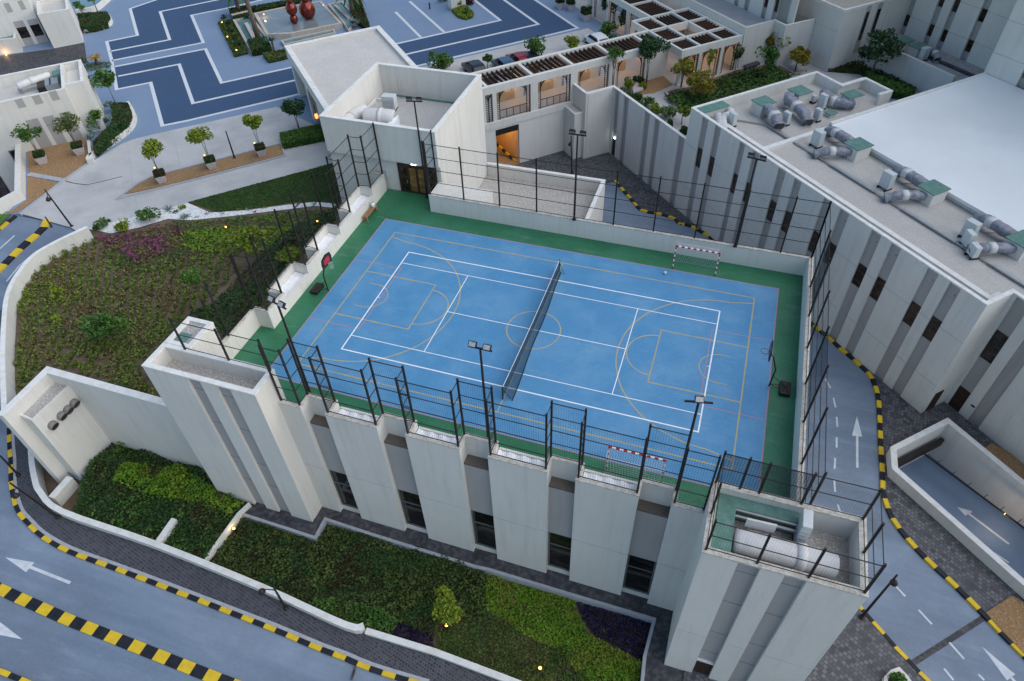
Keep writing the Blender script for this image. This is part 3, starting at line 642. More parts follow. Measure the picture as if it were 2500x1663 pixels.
# ---------------------------------------------------------------- the court
court = thing('sports_court', 'blue rooftop multi sport court with white tennis lines and a green border', 'court', (0, 0, 0))
b = MB(); b.sheet([(-18.5, -11.4), (-12.3, -11.4), (-12.3, -10.9), (17.25, -10.9), (17.25, 11.1), (-12.5, 11.1), (-12.5, 13.2), (-18.4, 13.2)], 0.); b.build('green_surround', CGREEN, court)
b = MB(); b.sheet([(-15.6, -9.05), (15.6, -9.05), (15.6, 9.05), (-15.6, 9.05)], .005); b.build('playing_surface', CBLUE, court)
def rect(b, x0, y0, x1, y1, w, z): b.strip([(x0, y0), (x1, y0), (x1, y1), (x0, y1)], w, z, True)
def arc(b, cx, cy, r, a0, a1, w, z, n=40): b.strip([(cx+r*math.cos(math.radians(a0+(a1-a0)*k/n)), cy+r*math.sin(math.radians(a0+(a1-a0)*k/n))) for k in range(n+1)], w, z)
b = MB(); rect(b, -14.05, -7.55, 14.05, 7.55, .1, .010)
for s in (-1, 1):
    b.strip([(s*14.0, -2.45), (s*8.33, -2.45), (s*8.33, 2.45), (s*14.0, 2.45)], .09, .010)
    arc(b, s*8.33, 0, 1.85, 90 if s < 0 else 270, -90 if s < 0 else 90, .09, .0105); arc(b, s*12.5, 0, 6.6, 90 if s < 0 else 270, -90 if s < 0 else 90, .09, .011, 60)
    for q in (-1, 1): b.strip([(s*12.5, q*6.6), (s*14.0, q*6.95)], .09, .0102)
    arc(b, s*12.45, 0, 1.25, 90 if s < 0 else 270, -90 if s < 0 else 90, .07, .0106)
    for q in (-1, 1): b.strip([(s*12.45, q*1.25), (s*13.1, q*1.25)], .07, .0103)
arc(b, 0, 0, 1.85, 0, 360, .09, .0104, 60); b.strip([(0, -7.5), (0, 7.5)], .08, .0101); b.build('yellow_line', LYEL, court)
b = MB(); rect(b, -15.6, -9.05, 15.6, 9.05, .08, .0085)
for s in (-1, 1):
    b.strip([(s*15.5, -3.4), (s*11.65, -3.4), (s*11.6, 3.5), (s*15.5, 3.5)], .07, .0088)
b.build('red_line', LRED, court)
b = MB()
for s in (-1, 1):
    for q in (-1, 1):
        x, y = s*10.9, q*2.45; b.face([(x-.2, y-.07, .0125), (x+.2, y-.07, .0125), (x+.2, y+.07, .0125), (x-.2, y+.07, .0125)])
b.build('lane_block', mat('faded_yellow', (.45,.36,.1), (.35,.35,.25), 4., .6), court)
b = MB(); rect(b, -11.885, -5.485, 11.885, 5.485, .09, .015)
for q in (-1, 1): b.strip([(-11.84, q*4.115), (11.84, q*4.115)], .06, .0152)
for s in (-1, 1): b.strip([(s*6.4, -4.08), (s*6.4, 4.08)], .06, .0154); b.strip([(s*11.84, 0), (s*11.7, 0)], .06, .0153)
b.strip([(-6.37, 0), (6.37, 0)], .06, .0153); b.build('white_line', LWHITE, court)
# tennis net
tn = thing('tennis_net', 'sagging dark tennis net strung across the middle of the blue court', 'net', (0, 0, 0))
def nz(y): return .93+.17*(abs(y)/6.45)**2
ys = [(-6.45+12.9*k/24) for k in range(25)]
b = MB()
for k in range(24): b.face([(0, ys[k], .03), (0, ys[k+1], .03), (0, ys[k+1], nz(ys[k+1])), (0, ys[k], nz(ys[k]))])
b.build('mesh', NETFINE, tn)
b = MB(); b.tube([(0, y, nz(y)) for y in ys], .017, 6); b.build('top_band', WHITEP, tn)
b = MB(); b.tube([(.38-.03*y+.04*math.sin(y*.9), y, .02) for y in ys], .035, 6)
for s in (-1, 1): b.tube([(0, s*6.45, .95), (.45, s*6.3, .02)], .02, 5)
b.build('ground_rope', BLACK, tn)
b = MB()
for k in range(24):
    a, c = ys[k], ys[k+1]; b.face([(.02, a, nz(a)-.02), (.02, c, nz(c)-.02), (.38-.03*c+.04*math.sin(c*.9), c, .04), (.38-.03*a+.04*math.sin(a*.9), a, .04)])
b.build('loose_net', NETFINE, tn)
for s in (-1, 1): MB().tube([(0, s*6.48, 0), (0, s*6.48, 1.16)], .045, 8).build('post', BLACK, tn)
# goals, hoops, ball, bench
def goal(x0, y, dy, label):
    t = thing('handball_goal', label, 'goal', (x0, y, 0), 'red and white handball goals')
    for nm, a, c in (('post', (x0, y, 0), (x0, y, 2.04)), ('post', (x0+3.1, y, 0), (x0+3.1, y, 2.04)), ('crossbar', (x0-.04, y, 2.08), (x0+3.14, y, 2.08))):
        a, c = Vector(a), Vector(c); n = 9 if nm == 'post' else 15; b = MB()
        for k in range(n): b.mi = k % 2; b.bar(a+(c-a)*k/n, a+(c-a)*(k+1)/n, .085, .085)
        b.build(nm, [REDP, WHITEP], t)
    b = MB(); d = dy*.9
    for x in (x0, x0+3.1): b.tube([(x, y, 2.04), (x, y+d*.7, 1.95), (x, y+d, .03), (x, y, .03)], .018, 5)
    b.tube([(x0, y+d, .03), (x0+3.1, y+d, .03)], .018, 5); b.build('back_frame', STEEL, t)
    b = MB(); b.face([(x0, y, 2.02), (x0+3.1, y, 2.02), (x0+3.1, y+d*.7, 1.93), (x0, y+d*.7, 1.93)]); b.face([(x0, y+d*.7, 1.93), (x0+3.1, y+d*.7, 1.93), (x0+3.1, y+d, .05), (x0, y+d, .05)])
    b.build('net', GOALNET, t)
goal(8.0, 9.25, 1, 'red and white handball goal by the far wall of the court')
goal(7.3, -9.6, -1, 'red and white handball goal seen through the front fence')
def hoop(x, y, s, label, red):
    t = thing('basketball_hoop', label, 'basketball hoop', (x, y, 0), 'portable basketball hoops')
    b = MB(); b.tube([(x, y, .1), (x-s*.05, y, 1.6), (x+s*.3, y, 2.6)], .05, 8); b.tube([(x+s*.25, y, 2.5), (x+s*.6, y, 3.0)], .03, 6); b.build('pole', BLACK, t)
    b = MB(); X = x-s*.95
    b.prism([(X-.32, y-.55), (X+.32, y-.55), (X+.32, y+.55), (X-.32, y+.55)], .03, .26); b.bar((X-.25, y-.45, .27), (X+.25, y+.45, .27), .06, .05); b.bar((X-.25, y+.45, .27), (X+.25, y-.45, .27), .06, .05); b.build('base', BLACK, t, bevel=.05)
    b = MB(); b.tube([(X, y-.3, .15), (x, y, .3)], .025, 5); b.tube([(X, y+.3, .15), (x, y, .3)], .025, 5); b.tube([(X, y, .2), (x, y, 1.1)], .02, 5); b.build('strut', BLACK, t)
    bx_ = x+s*.6; b = MB(); pr = [(-.55, 2.75), (.55, 2.75), (.6, 3.1), (.5, 3.45), (0, 3.58), (-.5, 3.45), (-.6, 3.1)]
    b.face([(bx_, y+p, z) for p, z in pr]); b.face([(bx_-s*.05, y+p, z) for p, z in pr[::-1]])
    for k in range(len(pr)):
        p, q = pr[k], pr[(k+1) % len(pr)]; b.bar((bx_-s*.025, y+p[0], p[1]), (bx_-s*.025, y+q[0], q[1]), .07, .07)
    b.build('backboard', BLACK, t)
    b = MB(); b.face([(bx_+s*.01, y+p*.62, 3.12+(z-3.12)*.6) for p, z in pr]); b.build('panel', red, t)
    b = MB(); c = bx_+s*.27; b.tube([(c+.23*math.cos(a*.3491), y+.23*math.sin(a*.3491), 2.95) for a in range(19)], .014, 5); b.build('rim', BLACK, t)
    b = MB(); b.lathe((c, y, 0), [(.14, 2.55), (.17, 2.75), (.22, 2.94)], 12); b.build('net', GOALNET, t)
hoop(-15.6, -.55, 1, 'portable basketball hoop with a red panel on the left side of the court', mat('hoop_red', (.42, .03, .05), None, rough=.4))
hoop(15.58, -.67, -1, 'portable black basketball hoop on the right side of the court', mat('hoop_dull', (.12, .05, .06), None, rough=.3))
tag(MB().ball((7.56, 8.44, .12), .12).build('ball', mat('ball_white', (.7, .72, .74), (.4, .42, .45), 6., .4), sm=True), 'pale football lying in front of the far goal', 'ball')
t = thing('wooden_bench', 'brown wooden bench against the left court wall beside the entrance door', 'bench', (-17.05, 9.1, 0))
b = MB()
for k in range(3): b.box(-17.25+k*.15, 8.2, .4, -17.12+k*.15, 10.1, .45)
b.build('seat', WOOD, t)
for y in (8.25, 9.9): MB().box(-17.23, y, 0, -16.85, y+.12, .4).build('leg', WOOD, t)
t = thing('water_dispenser', 'small white and blue water container on the end of the wooden bench', 'container', (-17.05, 9.75, .45))
MB().lathe((-17.05, 9.8, .45), [(.16, 0), (.17, .25), (.1, .34), (.05, .4)], 12).build('bottle', POLY, t, True); MB().lathe((-17.05, 9.8, .85), [(.06, 0), (.06, .06)], 10).build('cap', CBLUE, t)
# ---------------------------------------------------------------- fences round the court
FT = 6.3
def fence(name, label, runs, zr=None, group='black mesh court fences', nets=None, dn=NETTING):
    """runs: list of (points, z0); posts at every point"""
    x, y = runs[0][0][0]; t = thing(name, label, 'fence', (x, y, runs[0][1]), group)
    done = set()
    for pts, z0 in runs:
        for i, p in enumerate(pts):
            k = (round(p[0], 2), round(p[1], 2))
            if k not in done:
                done.add(k); MB().box(p[0]-.05, p[1]-.05, z0-.02, p[0]+.05, p[1]+.05, FT+.08).build('post', BLACK, t)
        n = max(2, round((FT-z0)/1.12))
        for a, c in zip(pts[:-1], pts[1:]):
            b = MB()
            for q in range(n+1):
                z = z0+.12+(FT-.1-z0-.12)*q/n; b.bar((*a, z), (*c, z), .035, .035)
            for p in (a, c): b.bar((*p, z0+.1), (*p, FT-.08), .04, .04)
            b.build('panel_frame', BLACK, t)
            b = MB(); b.face([(*a, z0+.1), (*c, z0+.1), (*c, FT-.05), (*a, FT-.05)])
            b.build('netting', (nets or {}).get((round(a[0], 1), round(a[1], 1)), dn), t)
    return t
pts = [(-12.25, -11.5)]; 
for i in range(5): pts += [(NL[i]-.12, -11.72), (NL[i]-.1, -10.84), (NR[i]+.1, -10.84), (NR[i]+.12, -11.72)]
pts += [(12.75, -11.72)]
pts[0] = (-12.2, -11.72)
fence('court_fence', 'black mesh fence zigzagging over the piers along the front of the court', [(pts, PT)], dn=NETFRONT)
fx = [-12.3]+[-9.33+3.07*k for k in range(9)]+[17.35]
fence('court_fence', 'straight black mesh fence along the far side of the court above the alley', [([(x, 11.17) for x in fx], PT-.05)])
fence('court_fence', 'straight black mesh fence along the right side of the court above the road', [([(17.37, y) for y in (11.17, 7.82, 4.8, 1.76, -1.35, -4.35, -7.3, -11.25)], PT-.05)], nets={(17.4, 7.8): NETCLOTH, (17.4, -1.4): NETCLOTH})
lpt = [(-18.58, -8.0), (-18.58, -5.2)]
for y0, y1 in bx: lpt += [(-18.55, y0-.02), (-17.49, y0+.1), (-17.49, y1-.1), (-18.55, y1+.02)]
lpt = lpt[1:]; lpt[-1] = (-17.9, 12.9); lpt.pop()
fence('court_fence', 'black mesh fence stepping in and out along the garden side of the court', [(lpt, PT), ([(-18.58, -7.9), (-18.58, -5.2)], PT)])
fence('court_fence', 'short black mesh fence beside the wooden entrance doors', [([(-12.47, 11.25), (-12.47, 13.0)], PT)])
fence('roof_fence', 'low black fence across the top of the left tower', [([(-18.47, -11.34), (-15.35, -11.34), (-12.5, -11.34)], TT)])
fence('roof_fence', 'black fence round the roof of the right tower with the large white duct', [([(12.95, -11.4), (12.95, -13.2), (12.95, -15.15), (15.2, -15.15), (17.4, -15.15), (19.7, -15.15), (19.7, -13.2), (19.7, -11.42), (16.95, -11.42), (15.0, -11.42), (14.1, -11.42), (12.95, -11.4)], TT)], nets={(15.0, -11.4): NETCLOTH, (14.1, -11.4): NETCLOTH, (16.9, -11.4): NETCLOTH})
# floodlights
def flood(x, y, z0, zt, d, label, n=2):
    t = thing('floodlight', label, 'floodlight', (x, y, z0), 'court floodlight masts'); b = MB(); b.tube([(x, y, z0), (x, y, zt)], [.09, .06], 8); b.box(x-.14, y-.14, z0, x+.14, y+.14, z0+.05); b.build('pole', BLACK, t)
    px_, py_ = -d[1], d[0]; MB().bar((x-px_*.62, y-py_*.62, zt), (x+px_*.62, y+py_*.62, zt), .08, .08).build('crossbar', BLACK, t)
    for s in ((-1, 1) if n == 2 else (0,)):
        c = Vector((x+px_*.38*s, y+py_*.38*s, zt+.2)); dd = Vector((d[0], d[1], -.9)).normalized(); b = MB(); r = Vector((px_, py_, 0)); uu = r.cross(dd).normalized()
        b.bar(c-dd*.1, c+dd*.06, .42, .3, tuple(uu)); ho = b.build('lamp_head', BLACK, t)
        b = MB(); q = c-uu*0; b.face([q-dd*.105+r*sx*.17+uu*sy*.12 for sx, sy in ((-1, -1), (1, -1), (1, 1), (-1, 1))]); b.face([q+dd*.065+r*sx*.17+uu*sy*.12 for sx, sy in ((-1, -1), (1, -1), (1, 1), (-1, 1))]); b.build('lens', LGLASS, ho)
flood(-10.93, -10.6, .0, 8.75, (0.3, 1), 'black floodlight mast at the front fence nearest the left tower')
flood(.6, -10.6, .0, 8.8, (0, 1), 'black double floodlight mast at the middle of the front fence')
flood(11.25, -10.95, .0, 8.85, (-.2, 1), 'black floodlight mast at the front fence near the near goal', 1)
flood(-.1, 11.02, 1.6, 8.8, (0, -1), 'black double floodlight mast in the middle of the far fence')
flood(12.05, 11.02, 1.6, 8.8, (-.2, -1), 'black floodlight mast on the far fence against the long white building')
flood(-13.5, 13.0-.12, 0.1, 8.7, (.2, -1), 'black floodlight mast standing by the wooden entrance doors')
# ---------------------------------------------------------------- long white building on the right, rotated 45 degrees (s along its face, t into it)
DT = 1.4
lb = thing('grooved_building', 'long white building with paired grey window grooves right of the court', 'building', (*st(0, 0), G))
gc = [(-16.75, -15.9), (-14.85, -14.05), (-11.4, -10.7), (-9.6, -8.8), (-6.4, -5.55), (-4.5, -3.7), (-1.2, -.35), (.53, 1.45), (3.7, 4.62), (5.58, 6.45), (8.8, 9.7), (10.62, 11.5)]
wins = [0, 1, 2, 3, 4, 5, 6, 7, 8, 9, 10, 11]
def sbox(b, s0, t0, z0, s1, t1, z1): b.bst(s0, t0, z0, s1, t1, z1)
b = MB(); e = [-18.55]+[q for g in gc for q in g]+[13.45]
for k in range(0, len(e), 2): sbox(b, e[k], 0, G-.2, e[k+1], .32, DT-.12)
sbox(b, -18.55, .32, G-.2, -18.25, 15.8, DT-.12); sbox(b, -18.25, 15.5, -4.2, -15.07, 15.8, DT-.12); sbox(b, -15.37, 15.8, -4.2, -15.07, 18.9, DT-.12); sbox(b, -15.07, 18.6, -4.2, -11.6, 18.9, DT-.12); sbox(b, -11.9, 17.2, -4.2, -11.6, 18.6, DT-.12)
sbox(b, 13.1, .32, G-.2, 13.45, 2.6, DT-.12)
wg = [(13.75, 14.75), (15.55, 16.5)]
e2 = [13.45, 13.75, 14.75, 15.55, 16.5, 22, 23, 23.9, 24.9, 40]
for k in range(0, len(e2), 2): sbox(b, e2[k], 2.6, G-.2, e2[k+1], 2.92, DT-.12)
b.build('wall', WHITE, lb)
b = MB(); sbox(b, -18.3, .19, G-.2, 13.12, 15.5, .1); sbox(b, -15.1, 15.5, -4., 40, 18.6, .1); sbox(b, -10.0, 18.6, -4., 40, 60, .1); sbox(b, 13.12, 2.8, G-.2, 40, 15.5, .1)
for g in gc: sbox(b, g[0]-.05, .19, .1, g[1]+.05, .31, DT-.12)
for k in range(1, 9, 2): sbox(b, (13.45, 13.75, 14.75, 15.55, 16.5, 22, 23, 23.9, 24.9)[k]-.05, 2.8, .1, (13.45, 13.75, 14.75, 15.55, 16.5, 22, 23, 23.9, 24.9, 40)[k+1]+.05, 2.9, DT-.12)
b.build('core', GROOVE, lb)
b = MB(); par = [st(-18.55, 18.9)]
b.wall([st(-11.6, 17.2), st(-11.6, 18.9), st(-15.07, 18.9), st(-15.07, 15.8), st(-18.55, 15.8), st(-18.55, 0), st(13.45, 0), st(13.45, 2.6), st(40, 2.6)], -.02, .3, DT-.12, DT)
b.build('coping', CAP, lb)
b = MB(); b.wall([st(-18.2, 1.55), st(12.9, 1.55), st(12.9, 2.7)], -.1, .35, .25, .75); b.build('roof_upstand', CAP, lb)
b = MB(); sbox(b, -10.5, 1.9, .2, -10.0, 9.5, .62); b.build('roof_divider', CAP, lb)
b = MB(); b.sheet([st(-18.26, .31), st(13.12, .31), st(13.12, 2.9), st(40, 2.9), st(40, 30), st(-9.95, 30), st(-9.95, 18.6), st(-15.1, 18.6), st(-15.1, 15.5), st(-18.26, 15.5)], .32); b.build('roof', ROOFG if False else PALEG, lb) if 'PALEG' in globals() else b.build('roof', gravel('pale_roof_gravel', (.43,.405,.385), (.5,.475,.45), (.56,.54,.515), 16, (.36,.34,.32)), lb)
def window(par, s0, s1, z0, z1, t, m=DGLASS, door=False):
    o = MB(); f = .06
    sbox(o, s0, t-.05, z0, s0+f, t, z1); sbox(o, s1-f, t-.05, z0, s1, t, z1); sbox(o, s0+f, t-.05, z1-f, s1-f, t, z1); sbox(o, s0+f, t-.05, z0, s1-f, t, z0+f)
    o = o.build('window', BRONZE, par); p = MB(); sbox(p, s0+f, t-.03, z0+f, s1-f, t-.01, z1-f); p.build('pane', m, o)
for k in range(12): window(lb, gc[k][0]+.02, gc[k][1]-.02, -3.98, -1.98, .185, BGLASS)
window(lb, 13.77, 14.73, -4.6, -1.9, 2.795, DGLASS); window(lb, 24., 24.8, -4, -2, 2.795, BGLASS)
b = MB(); sbox(b, 13.77, 2.72, G, 14.73, 2.79, -7.9); b.build('door', BRONZE, lb)
b = MB(); sbox(b, 13.43, .5, G, 13.5, 1.4, -7.95); b.build('door', BRONZE, lb)
b = MB()
for g in gc:
    for z in (.1, -6.8): sbox(b, g[0], .178, z, g[1], .19, z+.03)
    sbox(b, (g[0]+g[1])/2+.1, .12, .42, (g[0]+g[1])/2+.2, .19, .48)
for k in range(0, len(e), 2):
    for z in (-2.3, -6.9): sbox(b, e[k], -.012, z, e[k+1], 0, z+.025)
b.build('panel_joint', GROOVE, lb)
b = MB(); sbox(b, 15.2, 2.52, -8.6, 15.5, 2.6, -8.5); b.build('wall_light', BLACK, lb)
# metal roof hall on top
mr = thing('metal_roof_hall', 'large white metal roof on the long building behind the row of ducts', 'roof', (*st(0, 15), .3))
b = MB(); sbox(b, -9.9, 9.75, .3, 45, 30., .72); b.build('roof_wall', WHITE, mr)
b = MB()
A, B_, C_, D_ = st(-10.2, 9.5), st(46, 9.5), st(46, 30.2), st(-10.2, 30.2)
b.face([(*A, 1.0), (*B_, 1.0), (*C_, 1.12), (*D_, 1.12)]); b.face([(*A, .74), (*A, 1.0), (*D_, 1.12), (*D_, .74)]); b.face([(*B_, .74), (*B_, 1.0), (*A, 1.0), (*A, .74)]); b.face([(*A, .74), (*D_, .74), (*C_, .74), (*B_, .74)])
b.build('roof_sheet', METALROOF, mr)
b = MB(); b.wall([D_, A], -.05, .25, .8, 1.2); b.build('edge_trim', CAP, mr)
# ---------------------------------------------------------------- roof plant
RZ = .33
def hatch(s0, t0, s1, t1, h, label, z=RZ):
    o = thing('roof_hatch', label, 'roof hatch', (*st((s0+s1)/2, (t0+t1)/2), z), 'green topped hatch boxes on the roofs')
    b = MB(); sbox(b, s0, t0, z-.02, s1, t1, z+h); b.build('box', WHITE, o); b = MB(); sbox(b, s0-.1, t0-.1, z+h, s1+.1, t1+.1, z+h+.07); b.build('cover', GREENROOF, o); return o
def duct(label, pts, r, m=DUCT, bands=True, legs=True, z0=RZ, cap=0.):
    o = thing('air_duct', label, 'air duct', (pts[0][0], pts[0][1], z0), 'insulated roof ducts')
    if m is DUCT: r *= .86
    sp = smooth(pts, 5); b = MB(); n = len(sp); rr = [r*(1+(.01 if m is DUCTW else .05)*math.sin(i*1.9))*(1 if 0 < i < n-1 else .8) for i in range(n)]
    if m is DUCT: rr[-4:] = [r*.8, r*.85, r*1.1, r*1.2]
    b.tube(sp, rr, 16, True, .85, m is DUCT); b.build('casing', m, o, True)
    if bands:
        b = MB(); k = n//2; b.tube(sp[k-1:k+2], [r*1.07]*3, 16, True, .86, m is DUCT); b.build('collar', DUCTW, o, True)
    if legs:
        for k in (1, n-2): MB().box(sp[k][0]-.3, sp[k][1]-.06, z0, sp[k][0]+.3, sp[k][1]+.06, max(z0+.05, sp[k][2]-r*.7)).build('support', STEEL, o)
    if m is DUCT:
        b = MB(); e = Vector(sp[-1]); d_ = (e-Vector(sp[-3])).normalized(); b.tube([e-d_*.02, e+d_*.012], [r*1.02, r*1.02], 16, True, .85, True); b.build('mouth', SLATE, o)
        b = MB(); q = Vector(sp[n//3]); b.tube([(q.x+.5, q.y+.3, z0+.08), (q.x, q.y+.55, z0+.1), (q.x-.7, q.y+.3, z0+.08), (q.x-1.2, q.y+.6, z0+.08)], .035, 6); b.build('pipe', STEEL, o)
    return o
def cabinet(c, w, d, h, label, rz=math.pi/4, z=RZ, lean=0):
    o = thing('air_conditioner', label, 'air conditioner', (c[0], c[1], z), 'white air conditioner cabinets on the roofs')
    e1 = Vector((math.cos(rz), math.sin(rz), 0)); e2 = Vector((-e1.y, e1.x, 0)); c = Vector((c[0], c[1], 0))
    q = [c+e1*w/2*a+e2*d/2*bb for a, bb in ((-1, -1), (1, -1), (1, 1), (-1, 1))]
    b = MB(); b.prism([p[:2] for p in q], z+.18, z+h); b.build('cabinet', CABW, o, bevel=.03)
    b = MB()
    for k in range(5): y = z+.35+k*(h-.6)/5; b.bar(c-e1*w*.4-e2*(d/2+.012)+Vector((0, 0, y)), c+e1*w*.4-e2*(d/2+.012)+Vector((0, 0, y)), .012, .04)
    b.build('grille', STEEL, o)
    for a in (-1, 1): MB().bar(c+e1*w*.4*a-e2*d*.7+Vector((0, 0, z+.09)), c+e1*w*.4*a+e2*d*.7+Vector((0, 0, z+.09)), .1, .18).build('foot', BLACK, o)
    return o
def s3(s, t, z): return (*st(s, t), z)
def group3(ds, dt, w):
    hatch(-6.4+ds, 7.4+dt, -4.95+ds, 9.1+dt, 1.15, 'green topped hatch against the metal roof, %s' % w)
    duct('grey insulated duct running beside the metal roof, %s' % w, [s3(-6.2+ds, 8.8+dt, .95), s3(-7.6+ds, 8.5+dt, 1.2), s3(-8.9+ds, 8.6+dt, 1.15), s3(-9.5+ds, 8.9+dt, .7)], .52)
    duct('grey duct with a downturned mouth in front of its hatch, %s' % w, [s3(-5.7+ds, 7.6+dt, .95), s3(-6.1+ds, 6.7+dt, 1.05), s3(-6.7+ds, 5.7+dt, 1.0), s3(-7.3+ds, 5.0+dt, .62)], .45)
    cabinet(st(-8.6+ds, 6.5+dt), .95, .6, 1.55, 'tall white air conditioner beside the duct and hatch, %s' % w, math.pi/4+1.57)
group3(0, 0, 'left hand set'); group3(7.85, 0, 'middle set'); group3(15.7, 0, 'right hand set')
cabinet(st(7.7, 5.6), .8, .45, 1.3, 'second white air conditioner in the right hand set, close to the duct mouth', math.pi/4+1.2)
cabinet(st(8.8, 4.9), .8, .45, 1.1, 'low white air conditioner nearest the roof edge in the right hand set', math.pi/4+1.2)
hatch(-16.6, 5.7, -15.2, 7.3, 1.2, 'green topped hatch against the left parapet, nearest the roof corner')
hatch(-16.6, 10.2, -15.1, 11.8, 1.2, 'green topped hatch against the left parapet, farther from the corner')
hatch(-13.5, 14.1, -12.3, 15.7, 1.1, 'green topped hatch tucked into the back parapet corner')
hatch(-18.15, .5, -17.2, 3.4, .95, 'long green roof light in the near left corner of the gravel roof')
hatch(-12.6, 11.4, -11.9, 12.2, .3, 'tiny flat green cover in the middle of the left roof'); hatch(-10.9, 14.2, -10.2, 15.2, .25, 'flat green cover beside the white metal roof edge')
duct('large grey duct leaning out of the hatch nearest the roof corner', [s3(-15.3, 6.4, 1.2), s3(-14.3, 6.1, 1.25), s3(-13.2, 5.8, 1.15), s3(-12.4, 5.5, .8)], .6)
duct('large grey duct bending round the second parapet hatch', [s3(-16.0, 9.9, 1.2), s3(-15.3, 9.2, 1.35), s3(-14.0, 9.0, 1.25), s3(-12.6, 8.7, 1.1), s3(-11.7, 8.4, .75)], .6)
duct('grey duct in the back corner beside the small hatch', [s3(-15.2, 13.6, 1.0), s3(-14.3, 13.2, 1.1), s3(-13.4, 13.1, 1.05), s3(-12.5, 13.8, .95), s3(-12.2, 14.4, .9)], .55)
duct('pale duct lying along the parapet in the near corner of the roof', [s3(-17.0, 3.5, .9), s3(-16.3, 3.0, .95), s3(-16.2, 2.2, .95), s3(-15.6, 1.5, .9), s3(-14.6, .9, .75)], .38, DUCTW)
duct('short pale duct beside the pale one in the near corner', [s3(-16.9, 2.0, .8), s3(-15.9, 1.4, .85), s3(-14.9, .8, .7)], .42, DUCTW)
cabinet(st(-15.3, 2.4), .8, .45, 1.35, 'white air conditioner by the pale ducts in the near roof corner', math.pi/4+1.57)
cabinet(st(-13.0, 6.9), .7, .4, 1.3, 'white air conditioner between the two large grey ducts', math.pi/4+1.57); cabinet(st(-12.1, 9.9), .7, .4, 1.25, 'white air conditioner behind the second large duct', math.pi/4+1.57)
cabinet(st(-13.7, 12.0), .75, .45, 1.5, 'white air conditioner by the duct in the back corner', math.pi/4+1.57); cabinet(st(-15.0, 12.2), .4, .35, .8, 'small white box unit against the back parapet', math.pi/4+1.57)
ct = thing('cable_tray', 'long grey cable tray running along the gravel roof between the duct sets', 'cable tray', s3(0, 5.2, RZ))
b = MB()
for a, c in ((-13.2, -10.6), (-8.1, -6.7), (-5.6, -.6), (2.2, 7.2), (10, 18)): b.bar(s3(a, 5.25, .5), s3(c, 5.25, .5), .3, .12)
b.bar(s3(-13.2, 5.25, .47), s3(18, 5.25, .47), .2, .06); b.build('tray', STEEL, ct)
b = MB(); b.bar(s3(-16.1, 3.2, .45), s3(-14.0, 5.0, .45), .12, .1); b.bar(s3(-14.0, 5.0, .45), s3(-13.2, 5.25, .45), .12, .1); b.build('branch', STEEL, ct)
# ---------------------------------------------------------------- tall building behind the metal roof
FG = 22.
fb = thing('tall_building', 'tall white building with dark window grooves in the top right corner', 'building', (*st(-15, 37), -1.5))
gf = [(-21.6, -20.65), (-18.3, -17.35), (-16.55, -15.6), (-13.35, -12.4)]
e = [-26., ]+[q for g in [(-24.6, -23.6)] for q in g]
b = MB(); TF = 37.
fg = [(-24.25, -23.3), (-20.1, -19.2), (-18.0, -17.1), (-14.45, -13.5)]
def plane_s(k, x, y, t):
    d = Vector(ray(k, x, y)); c = Vector(CAM); nn = Vector((1, 1, 0))/S2; tt = (t+26.9-nn.dot(c))/nn.dot(d); q = c+d*tt; return (q.x-q.y)/S2, q.z
fg = [(plane_s('i', a, y, TF)[0], plane_s('i', a2, y2, TF)[0]) for a, y, a2, y2 in ((580, 370, 655, 395), (910, 520, 990, 545), (1100, 590, 1180, 620), (1450, 735, 1540, 775))]
e = [-26.05]+[q for g in fg for q in g]+[-10.5]
for k in range(0, len(e), 2): sbox(b, e[k], TF, -2, e[k+1], TF+.35, FG)
fr = [(-3.6, -2.6), (-1.4, -.4), (4, 5), (7, 8)]
fr = [(plane_s('i', 2180, 1260, 30.25)[0], plane_s('i', 2180, 1260, 30.25)[0]+1.), (-2.4, -1.4), (3, 4), (5, 6)]
e2 = [-10.35]+[q for g in fr for q in g]+[50]
for k in range(0, len(e2), 2): sbox(b, e2[k], 30.25, .2, e2[k+1], 30.6, FG)
sbox(b, -10.35, 30.6, -2, -10.1, TF+.3, FG)
sbox(b, -26.4, 34.2, -2.2, -26.06, TF+.3, FG)
b.build('wall', WHITE, fb)
b = MB(); sbox(b, -26.05, TF+.33, -2.2, -10.4, 55, FG-.2); sbox(b, -10.3, 30.58, -1, 50, 55, FG-.2); b.build('core', GROOVE, fb)
for g in fg:
    for (z0, z1), mm in (((plane_s('i', 655, 395, TF)[1], plane_s('i', 640, 210, TF)[1]), BGLASS), ((plane_s('i', 1730, 335, TF)[1], plane_s('i', 1720, 125, TF)[1]), DGLASS), ((8.6, 10), DGLASS)): window(fb, g[0]+.03, g[1]-.03, z0, z1, TF+.31, mm)
window(fb, fr[0][0]+.03, fr[0][1]-.03, 1.95, 3.3, 30.56, glassmat('lit_glass', (.12, .07, .03), .4, (.35, .22, .1))); window(fb, fr[0][0]+.03, fr[0][1]-.03, 6, 7.4, 30.56)  # lit pane: warm room light is in its colour, no emission
b = MB()
for z in (plane_s('i', 740, 250, TF)[1], plane_s('i', 1850, 180, TF)[1]):
    for k in range(0, len(e), 2): sbox(b, e[k], TF-.013, z, e[k+1], TF, z+.04)
for z in (3.2, 6.3):
    for k in range(0, len(e2), 2): sbox(b, e2[k], 30.237, z, e2[k+1], 30.25, z+.04)
b.build('panel_joint', GROOVE, fb)
tr = thing('roof_terrace', 'low grey roof terrace with a white wall between the garden tree and the tall building', 'terrace', (*st(-18, 33), PZ))
b = MB(); sbox(b, -26., 31.9, PZ-.1, -10.3, TF+.3, -1.55); b.build('roof', gravel('grey_roof_gravel', (.3,.29,.3), (.4,.39,.4), (.5,.49,.5), 8, (.27,.26,.28)), tr)
